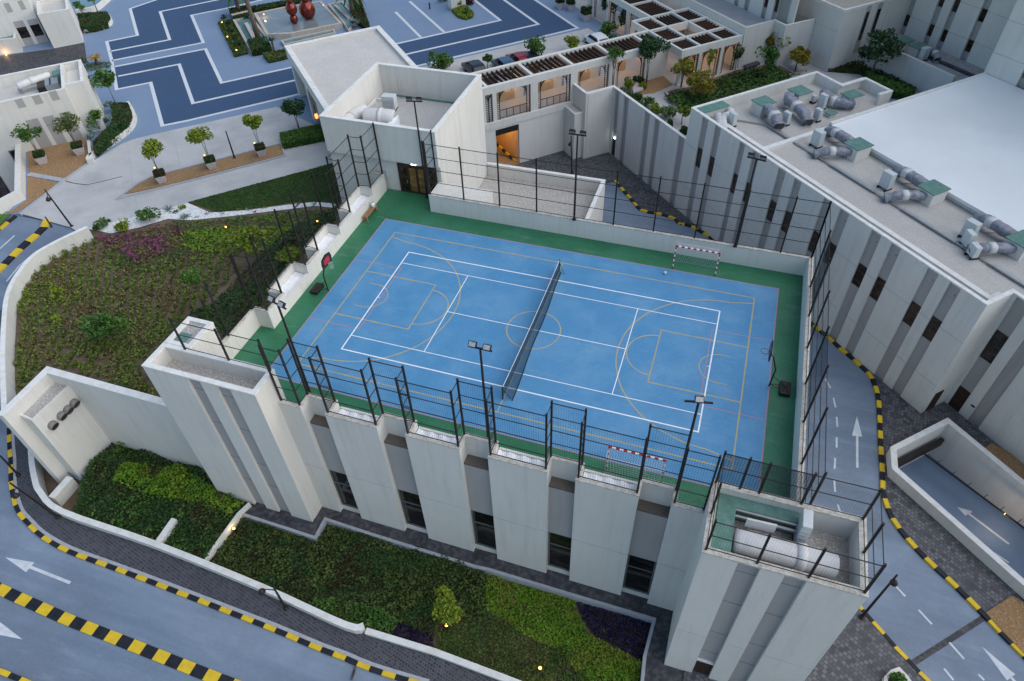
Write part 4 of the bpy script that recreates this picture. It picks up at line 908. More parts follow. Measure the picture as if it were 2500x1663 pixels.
b = MB(); sbox(b, -26., 31.6, PZ-.1, -13.9, 31.9, -1.0); b.build('wall', WHITE, tr)
b = MB(); b.bar(s3(-20, 34.4, -1.45), s3(-10.4, 34.4, -1.45), .5, .2); b.build('cable_trough', SLATE, tr)
hatch(-23.4, 33., -22., 34.6, 1.0, 'green topped box on the grey terrace, left of the pair', -1.55); hatch(-21.3, 33., -20., 34.6, 1.0, 'green topped box on the grey terrace, right of the pair', -1.55)
cabinet(st(-19.2, 33.1), .9, .6, 1.5, 'white air conditioner on the grey terrace beside the green boxes', math.pi/4, -1.55)
duct('short grey duct on the terrace beside its air conditioner', [s3(-19.4, 34.4, -.8), s3(-18.6, 34.1, -.7), s3(-17.9, 33.8, -1.1)], .4, z0=-1.55)
# middle tower with slit windows, wall and facade behind the pergola
mt = thing('white_tower', 'plain white tower block behind the clipped yellow green trees', 'building', (*st(-29, 28), PZ))
b = MB(); sbox(b, -32.9, 26.46, PZ-.1, -26.05, 34.2, 2.75); b.build('wall', WHITE, mt); b = MB(); b.wall([st(-26.02, 34.2), st(-26.02, 26.43), st(-32.93, 26.43), st(-32.93, 34.2)], 0 if False else -.3, .0, 2.75, 3.1); b.build('parapet', CAP, mt)
b = MB(); sbox(b, -32.6, 26.75, 2.74, -26.4, 34.2, 2.78); b.build('roof', GRAVEL, mt)
for t0 in (30.0, 31.8):
    b = MB(); sbox(b, -26.06, t0, -2.5, -26.0, t0+.7, 2.9); o = b.build('slit', GROOVE, mt); b = MB(); sbox(b, -26.01, t0+.1, -1., -25.98, t0+.6, 2.2); b.build('pane', DGLASS, o)
b = MB(); sbox(b, -32.9, 26.445, .6, -26.05, 26.46, .63); b.build('panel_joint', GROOVE, mt)
hb = thing('rear_building', 'white building with narrow windows behind the pergola, cut by the top edge', 'building', (*st(-40, 27), PZ))
H0, H1 = P('h', 380, 0, 0.), P('h', 1040, 300, 0.); TH = (to_st(H0)[1]+to_st(H1)[1])/2
hw = [(plane_s('h', a, y, TH)[0], plane_s('h', a2, y, TH)[0]) for a, a2, y in ((530, 595, 40), (670, 740, 100), (920, 990, 170), (1065, 1140, 220), (1285, 1365, 300))]
e = [-70]+[q for g in hw for q in g]+[-32.9]
b = MB()
for k in range(0, len(e), 2): sbox(b, e[k], TH, -.1, e[k+1], TH+.3, 20)
b.build('wall', WHITE, hb); b = MB(); sbox(b, -70, TH+.28, -.1, -32.9, 60, 19.8); b.build('core', GROOVE, hb)
for i, g in enumerate(hw):
    for z0 in ((1.2, 4.4, 7.6) if i < 4 else (.1, 4.2, 7.6)): window(hb, g[0]+.05, g[1]-.05, z0, z0+(1.6 if i < 4 else 2.4), TH+.27)
rw = thing('screen_wall', 'stepped white wall between the pergola and the flat grey roof terrace', 'wall', (*st(-36, 18), PZ))
b = MB(); b.wall([st(-60, 17.8), st(-31.8, 17.8), st(-31.8, 22.1), st(-29.9, 22.1), st(-29.7, 26.4)], 0, .28, PZ-.1, 1.0); b.build('wall', WHITE, rw)
b = MB(); b.sheet([st(-60, 18.05), st(-32.1, 18.05), st(-32.1, TH+.1), st(-60, TH+.1)], .0); b.build('roof', PALEROOF if False else mat('grey_screed', (.3,.31,.34), (.36,.37,.4), .6, .8), rw)
# ---------------------------------------------------------------- entrance block with the deep roof
eb = thing('entrance_building', 'white block with a deep sunken gravel roof and wooden doors onto the court', 'building', (-17, 18, PZ))
BT = 6.25; X0, X1, Y0, Y1 = -22.5, -12.15, 13.0, 23.7
b = MB(); b.box(X0+.3, Y0+.31, G, X1-.02, Y1-.3, 3.5)
b.box(X0, Y0, 3.0, X1, Y0+.3, BT-.08); b.box(X0, Y0+.3, PZ-.2, X0+.3, Y1, BT-.08); b.box(X0+.3, Y1-.3, G, X1, Y1, BT-.08); b.box(X1-.3, Y0+.3, 3.4, X1, Y1-.3, BT-.08); b.box(X1-.3, Y0+.3, G, X1-.001, Y1-.3, 3.4)
b.build('wall', WHITE, eb)
b = MB(); b.wall([(X0, Y0), (X1, Y0), (X1, Y1), (X0, Y1)], -.03, .33, BT-.08, BT, True); b.build('coping', CAP, eb)
b = MB(); b.box(X0+.3, Y0+.3, 3.45, X1-.3, Y1-.3, 3.56); b.build('roof', gravel('light_roof_gravel', (.38,.365,.355), (.46,.445,.43), (.53,.52,.5), 16, (.34,.33,.32)), eb)
b = MB(); b.wall([(-21.6, 22.9), (-13., 22.9), (-12.6, 22.9)], -.06, .06, 3.5, 3.72); b.build('roof_trim', GREENROOF, eb)
do = MB(); do.box(-16.1, 13.19, 0, -16.0, 13.3, 2.75); do.box(-12.75, 13.19, 0, -12.65, 13.3, 2.75); do.box(-16.0, 13.19, 2.62, -12.75, 13.3, 2.75); do = do.build('door_frame', BRONZE, eb)
lit = glassmat('lit_door_glass', (.2, .1, .035), .4, (.34, .2, .08))  # amber light from indoors put into the pane colour
for k in range(4):
    xa = -15.98+.81*k; b = MB()
    for q in ((xa, 13.2, 0, xa+.1, 13.26, 2.6), (xa+.7, 13.2, 0, xa+.8, 13.26, 2.6), (xa+.1, 13.2, 0, xa+.7, 13.26, .2), (xa+.1, 13.2, 2.45, xa+.7, 13.26, 2.6)): b.box(*q)
    d = b.build('door', BRONZE, eb); MB().box(xa+.1, 13.22, .2, xa+.7, 13.24, 2.45).build('pane', lit if k in (1, 2) else BGLASS, d); MB().box(xa+(.62 if k % 2 == 0 else .12), 13.14, .95, xa+(.66 if k % 2 == 0 else .16), 13.2, 1.25).build('handle', STEEL, d)
b = MB(); b.box(-14.75, 13.16, 2.82, -14.35, 13.22, 3.0); b.build('exit_light', LAMPC, eb)
b = MB(); b.box(-17.3, 13.1, 1.3, -17.1, 13.3, 1.9); b.build('wall_box', CABW, eb)
# plant in the sunken roof
cabinet((-19.9, 20.3), 1.2, .8, 1.4, 'white air conditioner standing in the sunken roof of the entrance block', .1, 3.56)
duct('short fat pale duct with a blunt cone inside the sunken roof', [(-20.6, 16.9, 4.5), (-20.0, 17.0, 4.55), (-19.2, 17.15, 4.55), (-18.5, 17.3, 4.5), (-18.1, 17.4, 4.4)], .8, DUCTW, z0=3.56)
duct('flat white wrapped duct along the front parapet of the sunken roof', [(-22.0, 15.6, 4.3), (-21.8, 16.8, 4.4), (-21.5, 18.6, 4.3)], .55, DUCTW, z0=3.56)
t = thing('signboard', 'white triangular panel leaning beside the pale duct in the sunken roof', 'panel', (-17.4, 14.6, 3.56)); b = MB()
b.prism([(-18.2, 15.9), (-17.6, 15.9), (-17.5, 16.6), (-17.9, 18.0)], 3.56, 4.5); b.build('board', POLY, t)
t = thing('roof_frame', 'low white framed kerb on the gravel beside the sunken air conditioner', 'frame', (-20.5, 19.5, 3.56)); b = MB(); b.wall([(-22., 19.6), (-22., 21.6), (-20.2, 21.6)], -.06, .06, 3.56, 3.8); b.build('curb', CAP, t)
t = thing('aerial', 'thin twin aerial rods against the back parapet of the sunken roof', 'aerial', (-20.0, 22.6, 3.56)); b = MB()
b.tube([(-20.0, 22.5, 3.56), (-20.0, 22.5, 5.6)], .02, 5); b.bar((-20.0, 22.5, 3.7), (-19.7, 22.5, 3.7), .04, .04); b.tube([(-19.7, 22.5, 3.56), (-19.7, 22.5, 5.5)], .02, 5); b.build('rod', STEEL, t)
# low gravel roofed block behind the far court wall
lw = thing('low_block', 'low block with a flat gravel roof between the court and the alley', 'building', (-6, 18, G))
b = MB(); b.box(-12.1, 11.35, G-.1, -.55, 23.7, -4.0); b.wall([(-12.1, 23.9), (-.3, 23.9), (-.3, 11.32)], -.32, 0, G-.1, -2.75); b.build('wall', WHITE, lw)
b = MB(); b.wall([(-12.12, 23.92), (-.28, 23.92), (-.28, 11.33)], -.36, .0, -2.75, -2.65); b.build('coping', CAP, lw)
b = MB(); b.box(-12.1, 11.34, -4.01, -.62, 23.58, -3.93); b.build('roof', GRAVEL, lw)
# entrance canopy
cz = 1.5
A = P('b', 200, 308, cz); B_ = P('b', 1545, 20, cz); R_ = P('b', 2062, 577, cz); L_ = P('b', 772, 1212, cz)
cn = thing('entrance_canopy', 'broad flat entrance canopy with a pale roof between fountain and entrance block', 'canopy', (A.x, A.y, PZ))
cp = [A[:2], B_[:2], R_[:2], (-12.3, 23.9), (-22.6, 23.9), (-22.7, 14), L_[:2]]
if area2(cp) < 0: cp = cp[::-1]
b = MB(); b.prism(cp, cz-1.25, cz-.5); b.wall(cp, 0, .55, cz-.52, cz-.02, True); b.build('fascia', WHITE, cn)
b = MB(); b.wall(cp, -.02, .57, cz-.02, cz+.06, True); b.build('coping', CAP, cn)
b = MB(); b.sheet(offset(cp, .5, True), cz-.28); b.build('roof', PALEROOF, cn)
lv = (L_-A); ld = Vector((lv.x, lv.y, 0)); le = ld.length; ld.normalize(); nv = Vector((-ld.y, ld.x, 0)); nv = nv if nv.dot(B_-A) > 0 else -nv
def along(f, d): q = A+ld*(le*f)+nv*d; return (q.x, q.y)
for f in (.03, .42):
    b = MB(); b.prism([along(f, .1), along(f+.055, .1), along(f+.055, 1.3), along(f, 1.3)], PZ-.1, cz-1.24); b.build('column', WHITE, cn)
b = MB(); b.prism([along(.72, .05), along(1.4, .05), along(1.4, .6), along(.72, .6)], PZ-.1, cz-1.24); b.build('side_wall', WHITE, cn)
b = MB(); b.prism([along(.55, 4), along(1.2, 4), along(1.2, 4.4), along(.55, 4.4)], PZ-.1, cz-1.24); b.build('back_wall', mat('timber_wall', (.16, .085, .04), (.22, .12, .06), 3., .6), cn)
wl = thing('wall_lantern', 'glowing orange lantern on the column under the entrance canopy', 'lantern', (*along(.66, -.1), PZ)); c = along(.68, -.12)
MB().lathe((*c, PZ+1.9), [(.12, .2), (.17, .3), (.17, .6), (.12, .7)], 12).build('lamp', mat('orange_lamp', (1, .25, .05), None, emit=1.6), wl); MB().tube([(*c, PZ+2.6), (*c, PZ+3.6)], .04, 6).build('hanger', BLACK, wl)
# ---------------------------------------------------------------- gallery with pergola roof
ga = thing('pergola_gallery', 'white arcade with dark slatted pergola roof and lattice arches leading from the entrance block', 'gallery', (*st(-37, 0), PZ))
fs = [(-17, -14.4), (-13.55, -13.07), (-8.9, -8.0), (-3.8, -2.9), (1.24, 2.2), (6.2, 9.0)]
b = MB()
for t0, t1 in fs: b = MB(); sbox(b, -35.2, t0, PZ-.05, -34.8, t1, -.7); b.build('pier', WHITE, ga)
for t0, t1 in fs[:-1]: b = MB(); sbox(b, -39.0, t0-.1, PZ-.05, -38.65, t1+.1, -.7); b.build('pier', WHITE, ga)
b = MB(); sbox(b, -38.65, 8.7, PZ-.05, -35.2, 9.0, -.7); b.build('end_wall', WHITE, ga)
b = MB(); sbox(b, -35.22, -17, -.7, -34.78, 9.05, .1); sbox(b, -39.02, -17, -.7, -38.6, 9.05, .1)
for t in (-14.0, -8.45, -3.35, 1.72, 6.9): sbox(b, -38.6, t-.17, -.5, -35.22, t+.17, .08)
b.build('beam', WHITE, ga)
b = MB(); sbox(b, -34.86, -17, G-.1, -34.76, -13.42, -4.7); sbox(b, -34.86, -10.48, G-.1, -34.76, -3.25, -4.7); sbox(b, -34.86, -17, -4.7, -34.66, -3.3, PZ+.05); sbox(b, -34.86, -13.42, -5.0, -34.76, -10.48, -4.7); b.build('lower_wall', WHITE, ga)
b = MB(); b.sheet([st(-52.2, -17), st(-34.8, -17), st(-34.8, 9), st(-52.2, 9)], PZ+.02); b.build('floor', mat('gallery_floor', (.44, .42, .41), (.5, .48, .47), .8, .7), ga)
def slats(name, s0, t0, s1, t1, n, along_s, par):
    b = MB()
    for k in range(n):
        f = (k+.5)/n
        if along_s: t = t0+(t1-t0)*f; sbox(b, s0, t-.06, -.42, s1, t+.06, -.05)
        else: s = s0+(s1-s0)*f; sbox(b, s-.06, t0, -.42, s+.06, t1, -.05)
    if along_s:
        for s in (s0, s1-.05): sbox(b, s, t0, -.44, s+.05, t1, -.36)
    else:
        for t in (t0, t1-.05): sbox(b, s0, t, -.44, s1, t+.05, -.36)
    return b.build(name, BRONZE, par)
for t0, t1 in ((-13.8, -8.65), (-8.25, -3.55), (-3.15, 1.5), (1.92, 6.7), (7.1, 9.0)): slats('slats', -38.6, t0, -35.22, t1, max(3, round((t1-t0)/.56)), True, ga)
def lattice(par, pt, L, rail, z0=PZ+.03, z1=-.7):
    """pt(u, z): point across an opening of width L"""
    b = MB()
    for u in (.05, .42, L-.42, L-.05): b.bar(pt(u, z0), pt(u, z1), .07, .07)
    for q in range(15):
        z = z0+.1+q*(z1-z0-.15)/14
        b.bar(pt(.05, z), pt(.42, z), .04, .04); b.bar(pt(L-.42, z), pt(L-.05, z), .04, .04)
    for sg in (0, 1):
        pr = [(.42+1.0*(1-math.cos(a*math.pi/12)), z1-1.05+1.05*math.sin(a*math.pi/12)) for a in range(7)]
        for (u0, w0), (u1, w1) in zip(pr[:-1], pr[1:]):
            f = (lambda u: u) if sg == 0 else (lambda u: L-u); b.bar(pt(f(u0), w0), pt(f(u1), w1), .09, .09); b.bar(pt(f(u0), w0), pt(f(u0), z1), .05, .05)
    b.bar(pt(0, z1-.05), pt(L, z1-.05), .08, .1)
    if rail:
        b.bar(pt(.4, z0+1.05), pt(L-.4, z0+1.05), .06, .06); b.bar(pt(.4, z0+.12), pt(L-.4, z0+.12), .04, .04)
        n = 24
        for k in range(n+1): u = .42+(L-.84)*k/n; w = .07 if k % 6 == 0 else .022; b.bar(pt(u, z0+.1), pt(u, z0+1.03), w, w)
    return b.build('lattice_screen', BLACK, par)
for (a, c), r in (((-13.07, -8.9), 1), ((-8.0, -3.8), 1), ((-2.9, 1.24), 0), ((2.2, 6.2), 0)):
    lattice(ga, lambda u, z, a=a: (*st(-35.0, a+u), z), c-a, r); lattice(ga, lambda u, z, a=a: (*st(-38.8, a+u), z), c-a, 0)
lattice(ga, lambda u, z: (*st(-35., -14.4+u), z), .85, 0)
for t0, t1 in ((-11.4, -9.0), (-6.2, -3.9), (-.9, 1.2), (4.2, 6.2)):
    b = MB(); sbox(b, -38.95, t0, PZ, -38.7, t1, -2.9); b.build('inner_wall', INTER, ga); b = MB(); sbox(b, -38.9, t0-1.9, -1.75, -38.75, t0+.4, -.7); b.build('timber_panel', BRONZE, ga)  # inner walls cover just the amber-lit stretches; the glow is in their colour
def lamp(c, e, r=.12, col=(1, .52, .17)):
    l = bpy.data.lights.new('lamp', 'POINT'); l.energy = e; l.color = col; l.shadow_soft_size = r; o = bpy.data.objects.new('lamp', l); COL.objects.link(o); o.location = c; return o
for i, (s, t) in enumerate(((-38.2, -9.4), (-38.2, -4.4), (-38.2, .6), (-38.2, 5.4), (-40.5, 10.2), (-36, 16.2), (-34.2, 13.3))):
    lamp((*st(s, t), -2.0), 24); f = thing('gallery_lamp', 'small warm lamp fixed under the pergola beams, %s' % ['nearest the entrance block', 'over the second opening', 'behind the slim tree', 'behind the full green tree', 'at the corner toward the cars', 'at the far corner pavilion side', 'behind the yellow green tree'][i], 'lamp', (*st(s, t), -1.4), 'warm lamps under the pergola')
    MB().lathe((*st(s, t), -1.5), [(.07, 0), (.1, .05), (.1, .16)], 10).build('glass', LAMPW, f); MB().lathe((*st(s, t), -1.34), [(.11, 0), (.11, .08), (.02, .64)], 10).build('holder', BLACK, f)
# garage mouth under the gallery
gg = thing('garage_entrance', 'amber lit garage entrance under the gallery with a striped kerb inside', 'garage', (*st(-36, -12), G))
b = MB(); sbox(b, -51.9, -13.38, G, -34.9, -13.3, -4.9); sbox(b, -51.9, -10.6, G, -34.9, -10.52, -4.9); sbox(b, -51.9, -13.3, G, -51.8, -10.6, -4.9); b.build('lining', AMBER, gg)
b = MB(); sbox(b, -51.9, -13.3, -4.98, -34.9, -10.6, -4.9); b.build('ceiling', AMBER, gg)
b = MB(); sbox(b, -51.9, -13.3, G-.1, -34.7, -10.6, G+.13); b.build('floor', mat('garage_floor', (.2, .17, .13), (.26, .22, .17), .8, .6), gg)
b = MB(); sbox(b, -34.95, -13.4, -5.75, -34.85, -10.5, -4.98); b.build('shutter_box', BLACK, gg)
b = MB()
for k in range(14): b.mi = k % 2; f0, f1 = k/14, (k+1)/14; q = lambda f: (*st(-35.2-8*f, -10.75-2.3*f), G+.13+2.4*f); b.bar(q(f0), q(f1), .22, .3)
b.build('striped_kerb', [KYEL, KBLK], gg)
lamp((*st(-37.5, -11.9), -5.6), 70, .2); lamp((*st(-43, -11.9), -5.6), 90, .2)
# corner pavilion of the pergola
pv = thing('pergola_pavilion', 'square white pergola with a grid of beams and dark slats, open in the middle', 'pergola', (*st(-37, 13), PZ))
SL_, TL_ = [-42.2, -38.65, -35.05, -32.1], [9.2, 11.8, 14.95, 17.55]
b = MB()
for s in SL_: sbox(b, s-.18, 9.06, -.7, s+.18, 17.74, .12)
for t in TL_[1:]:
    for s0, s1 in zip(SL_[:-1], SL_[1:]): sbox(b, s0+.18, t-.15, -.7, s1-.18, t+.15, .1)
for s0, s1 in zip(SL_[:-1], SL_[1:]): sbox(b, s0+.18, 9.06, -.7, s1-.18, 9.36, .1)
b.build('beam', WHITE, pv)
for i in range(3):
    for j in range(3):
        if (i, j) != (1, 1): slats('slats', SL_[i]+.18, TL_[j]+.15, SL_[i+1]-.18, TL_[j+1]-.15, 6, j == 1, pv)
for s in SL_:
    for t in TL_:
        if s in (SL_[0], SL_[3]) or t in (TL_[0], TL_[3]): b = MB(); sbox(b, s-.2, t-.2, PZ, s+.2, t+.2, -.7); b.build('column', WHITE, pv)
for j in range(3):
    L = TL_[j+1]-TL_[j]-.4; lattice(pv, lambda u, z, j=j: (*st(-32.1, TL_[j]+.2+u), z), L, 0); lattice(pv, lambda u, z, j=j: (*st(-42.2, TL_[j]+.2+u), z), L, 0)
b = MB(); b.sheet([st(-43, 8.9), st(-31.6, 8.9), st(-31.6, 17.9), st(-43, 17.9)], PZ+.03); b.build('floor', MATS['gallery_floor'], pv)
b = MB(); sbox(b, -36.5, 13.2, PZ, -36.2, 14.8, -1.2); b.build('bench_wall', INTER, pv)
p2 = thing('pergola_walk', 'second slatted pergola walk running off behind the pavilion to the top edge', 'pergola', (*st(-48, 13.5), PZ))
b = MB(); sbox(b, -62, 11.7, -.7, -42.4, 12.05, .1); sbox(b, -62, 15.3, -.7, -42.4, 15.65, .1)
for s in (-47, -51.8, -56.5): sbox(b, s-.15, 12.05, -.5, s+.15, 15.3, .08)
b.build('beam', WHITE, p2)
for s0, s1 in ((-46.85, -42.4), (-51.65, -47.15), (-56.35, -51.95)): slats('slats', s0, 12.05, s1, 15.3, 8, False, p2)
for s in (-47, -51.8, -56.5):
    for t in (11.7, 15.3): b = MB(); sbox(b, s-.3, t, PZ, s+.3, t+.35, -.7); b.build('column', WHITE, p2)
for s in (-46.6, -51.4): lattice(p2, lambda u, z, s=s: (*st(s-4+u, 11.9), z), 4.2, 0)
b = MB(); b.sheet([st(-62, 11.5), st(-43, 11.5), st(-43, 15.8), st(-62, 15.8)], PZ+.025); b.build('floor', MATS['gallery_floor'], p2)
lamp((*st(-45, 12.8), -1.8), 22); lamp((*st(-49.5, 12.8), -1.8), 22)
# grooved retaining wall of the roof garden (same line as the long building)
rt = thing('garden_retaining_wall', 'tall white grooved retaining wall holding the roof garden above the dark alley', 'wall', (*st(-25, 0), G))
gr = [(-31.5, -30.6), (-29.7, -28.73), (-25.7, -24.75), (-23.85, -22.95), (-19.75, -18.75)]
e = [-31.85]+[q for g in gr for q in g]+[-18.56]
b = MB()
for k in range(0, len(e), 2):
    if e[k+1]-e[k] > .1: sbox(b, e[k], 0, G-.1, e[k+1], .3, -2.05)
sbox(b, -32.12, -3.25, G-.1, -31.85, 0, -2.05); sbox(b, -32.5, -3.52, G-.1, -31.9, -3.25, -2.05); sbox(b, -35.0, -3.5, -4.3, -31.95, -3.25, -2.05); sbox(b, -34.8, -4.6, G-.1, -32.4, -3.25, -4.4)
b.build('wall', WHITE, rt)
b = MB(); sbox(b, -31.94, .24, G-.1, -18.56, .32, -2.1); b.build('groove', GROOVE, rt)
b = MB(); b.wall([st(-35, -3.5), st(-31.93, -3.5), st(-31.93, 0), st(-18.57, 0)], -.02, .3, -2.05, -1.95); b.wall([st(-34.8, -4.62), st(-32.38, -4.62), st(-32.38, -3.5)], -.01, .2, -4.4, -4.26); b.build('coping', CAP, rt)
b = MB(); sbox(b, -34.6, -4.4, -4.42, -32.6, -3.5, -4.38); b.build('ledge_gravel', PALEROOF, rt)
b = MB(); sbox(b, -31.4, .15, G, -30.7, .22, -8.0); b.build('door', BLACK, rt); b = MB(); sbox(b, -31.1, .05, -7.9, -30.9, .15, -7.75); b.build('door_lamp', LAMPC, rt)
# ---------------------------------------------------------------- walls and gardens at the left
cw = thing('curved_wall', 'curved white wall between the sloping road and the planted bank', 'wall', (*curv[20], G))
b = MB(); b.wall(curv, -.32, 0, -13, -2.66); b.build('wall', WHITE, cw); b = MB(); b.wall(curv, -.34, .02, -2.66, -2.6); b.build('coping', CAP, cw)
rw2 = thing('retaining_wall', 'tall plain white retaining wall between the planted bank and the lower garden', 'wall', (*w_cor[:2], -12))
wl_ = [w_tow[:2], w_cor[:2], w_end[:2]]
wl_[0] = (wl_[0][0]+1.5, wl_[0][1]+(wl_[0][1]-wl_[1][1])*.1)
b = MB(); b.wall(wl_, -.5, 0, -13, WT-.06); b.build('wall', WHITE, rw2); b = MB(); b.wall(wl_, -.52, .02, WT-.06, WT); b.build('coping', CAP, rw2)
if True:
    v = [p[:2] for p in PP(-3.2, 'r', (340, 555), (750, 170), (545, 150), (180, 480))]
    vb = thing('vent_house', 'white vent block with four round hoods standing against the retaining wall', 'vent block', (*v[0], -12))
    nb = Vector((v[1][0]-v[0][0], v[1][1]-v[0][1], 0)); nb.normalize(); nn_ = Vector((nb.y, -nb.x, 0))
    if nn_.x < 0 and nn_.y > 0: nn_ = -nn_
    d2 = Vector((v[3][0]-v[0][0], v[3][1]-v[0][1], 0)); v[2] = (v[1][0]+d2.x, v[1][1]+d2.y)
    if nn_.dot(d2) > 0: nn_ = -nn_
    b = MB(); b.prism(v, -13, -3.45); b.wall(v if area2(v) > 0 else v[::-1], 0, .16, -3.46, -3.2, True); b.build('wall', WHITE, vb)
    b = MB(); b.sheet(offset(v if area2(v) > 0 else v[::-1], .15, True), -3.38); b.build('roof', GRAVEL, vb)
    for k, (x, y) in enumerate(((550, 598), (645, 497), (712, 432), (780, 365))):
        d = Vector(ray('r', x, y)); c = Vector(CAM); p0 = Vector((*v[0], 0)); tt = (nn_.dot(p0-c))/nn_.dot(d); q = c+d*tt
        ho = MB(); pts = [q-nn_*.05, q+nn_*.12, q+nn_*.3+Vector((0, 0, -.06))]; ho.tube(pts, [.33, .34, .33], 14); h = ho.build('vent_hood', mat('hood_grey', (.16,.155,.15), (.22,.21,.2), 4., .5), vb, True)
        m2 = MB(); m2.tube([q+nn_*.3+Vector((0, 0, -.065)), q+nn_*.312+Vector((0, 0, -.07))], .29, 14); m2.build('mouth', BLACK, h)
# soil of the planted bank and lawn
bank = [(-18.7, -11.), (-20., -11.)]+[w_tow[:2], w_cor[:2], w_end[:2]]+curv+[p[:2] for p in PP(PZ, '1', (600, 1568), (1290, 1390), (2290, 1115))]+[(-22.4, 13.2), (-18.7, 13.2)]
b = MB(); b.sheet(bank, PZ+.03); struct('planted_bank', b, SOIL)
lawn = [p[:2] for p in PP(PZ, '1', (1285, 1386), (2290, 1115), 'q', (1420, 20), (1440, 285), (1300, 240), (960, 238), (400, 322), (160, 350))]
b = MB(); b.sheet(lawn, PZ+.06); tag(b.build('lawn', G_LAWN), kind='structure')
o = cover('lawn_grass', lawn, PZ+.06, .07, G_LAWN, 260, .07, 1, 3); tag(o, kind='stuff')
peb = [p[:2] for p in PP(PZ, '1', (600, 1568), (1285, 1392), (1440, 1458), (1700, 1440), (1960, 1405), (2150, 1385), (2300, 1395), (2290, 1425), (2150, 1412), (1950, 1437), (1600, 1480), (1300, 1510), (1150, 1500), (950, 1560), (760, 1600))]
b = MB(); b.sheet(peb, PZ+.07); struct('pebble_strip', b, WHITEG)
def zone(name, m, dens, size, h, lump, seed, *items, z=PZ, up=.4):
    return tag(cover(name, [p[:2] for p in PP(z+h*.6, *items)], z, h, m, dens, size, lump, seed, None, up), kind='stuff')
zone('ground_cover', G_BRIGHT, 75, .16, .45, 1., 11, '4', (1250, 30), (1500, 0), (1800, 10), (2050, -20), (2000, 60), (1830, 170), (1650, 150), (1380, 190), (1220, 120))
zone('ground_cover', G_PINK, 70, .16, .7, 1.2, 12, '4', (640, 60), (900, 40), (1080, -10), (1230, 0), (1260, 90), (1080, 190), (950, 260), (840, 180), (720, 130))
zone('ground_cover', G_OLIVE, 50, .16, .5, 1.2, 13, '4', (700, 140), (860, 200), (1040, 210), (1220, 140), (1250, 220), (1060, 300), (900, 330), (780, 240))
zone('ground_cover', G_DARK, 75, .18, .6, 1.1, 14, '4', (1300, 590), (1480, 500), (1640, 330), (1800, 180), (2000, 0), (2330, -140), (2250, 20), (2080, 180), (1900, 350), (1760, 540), (1640, 660), (1560, 760), (1430, 640))
zone('ground_cover', G_BRIGHT, 45, .13, .28, 1.1, 15, '1', (1290, 1518), (1600, 1488), (1950, 1445), (2250, 1422), '4', (2320, -60), (2230, 0), (2050, 100), (1900, 130), (1830, 80), (2000, 0), (1800, -20), (1500, -40), (1250, 20))
zone('ground_cover', G_OLIVE, 55, .13, .3, 1.1, 16, '1', (1150, 1508), (1450, 1500), (1950, 1450), (2200, 1432), '4', (2250, 0), (2060, 90), (1850, 230), (1640, 200), (1380, 230), (1180, 320), (1040, 290), (1230, 130))
bare = [(-20.6, -10.9), (-29, -10.6), (-31, -7), (-28, -2), (-25, 2), (-22, 6), (-19.2, 6), (-19.2, -8), (-20.6, -8)]
tag(cover('ground_cover', bare, PZ, .4, G_OLIVE, 38, .15, 1.0, 17), kind='stuff')
# planted rows on the bank
rows = []
bk = np.array([p[:2] for p in PP(PZ, '4', (120, 560), (200, 390), (330, 270), (480, 140), (600, 60), (700, 120), (830, 230), (1000, 300), (1200, 260), (1420, 190), (1600, 170), (1640, 300), (1480, 480), (1290, 590), (1200, 680), (1090, 790), (960, 920), (930, 1010), (1060, 1150), (900, 1110), (330, 960), (130, 1130))])
for k in range(26):
    f = k/25; line = smooth([tuple(P('4', x, y, PZ))[:2] for x, y in ((90+1600*f, 30-20*f), (60+1560*f, 330), (80+1480*f, 560), (110+1390*f+60*math.sin(f*5), 760), (60+1400*f, 980), (40+1380*f, 1190))], 10)
    for x, y in resample(line, .42): rows.append((x+rnd.gauss(0, .05), y+rnd.gauss(0, .05)))
rows = np.array(rows); rows = rows[inside(bk, rows)]; rows = rows[npr.random(len(rows)) > .06]
pts = np.concatenate([np.c_[rows[:, 0]+npr.normal(size=len(rows))*.1, rows[:, 1]+npr.normal(size=len(rows))*.12, PZ+.06+np.abs(npr.normal(size=len(rows)))*.22*(.5+vnoise(rows, 5, 4))] for _ in range(32)])
tag(leaf_object('planted_rows', pts, .145, G_ROW, None, .3), kind='stuff')
q = scatter(bk, 1.6); q = q[vnoise(q, 3.5, 8) > .62]; pts = np.concatenate([np.c_[q+npr.normal(size=q.shape)*.2, PZ+.05+.3*npr.random(len(q))] for _ in range(10)])
tag(leaf_object('weeds', pts, .15, G_LIME, None, .4), kind='stuff')
def at(k, x, y, z=PZ): return tuple(P(k, x, y, z))
tree('garden_tree', 'round dark green tree with a yellow tint alone among the planted rows', at('4', 790, 830), 3.2, 1.35, G_MID, .06, 1, None, 1500, .17, 12)
tree('garden_tree', 'small round green tree on tall twin stems behind the planted rows', at('4', 1400, 560), 3.6, .95, G_MID, .045, 2, None, 800, .16, 9)
tree('garden_tree', 'yellow green tree at the bright end of the planted bank by the fence', at('4', 1790, 250), 3.6, 1.35, G_LIME, .06, 1, None, 1100, .17, 11)
tree('garden_tree', 'bushy lime tree against the court fence above the second wall recess', at('4', 2010, 290), 2.0, .95, G_LIME, .05, 1, None, 700, .16, 8)
shrub('garden_shrub', 'spreading green shrub on the pebbles beside the pink flowers', at('1', 1030, 1520), 1.1, G_MID, 500, .16)
shrub('garden_shrub', 'small green bush at the pebble end next to the curved wall', at('1', 690, 1560), .75, G_MID, 320, .15)
shrub('garden_shrub', 'bright green shrub in front of the pink flowering bed', at('4', 830, 50), 1., G_LIME, 420, .15)
shrub('garden_shrub', 'lime shrub low among the planted rows near the curved wall', at('4', 400, 490), .7, G_LIME, 260, .15)
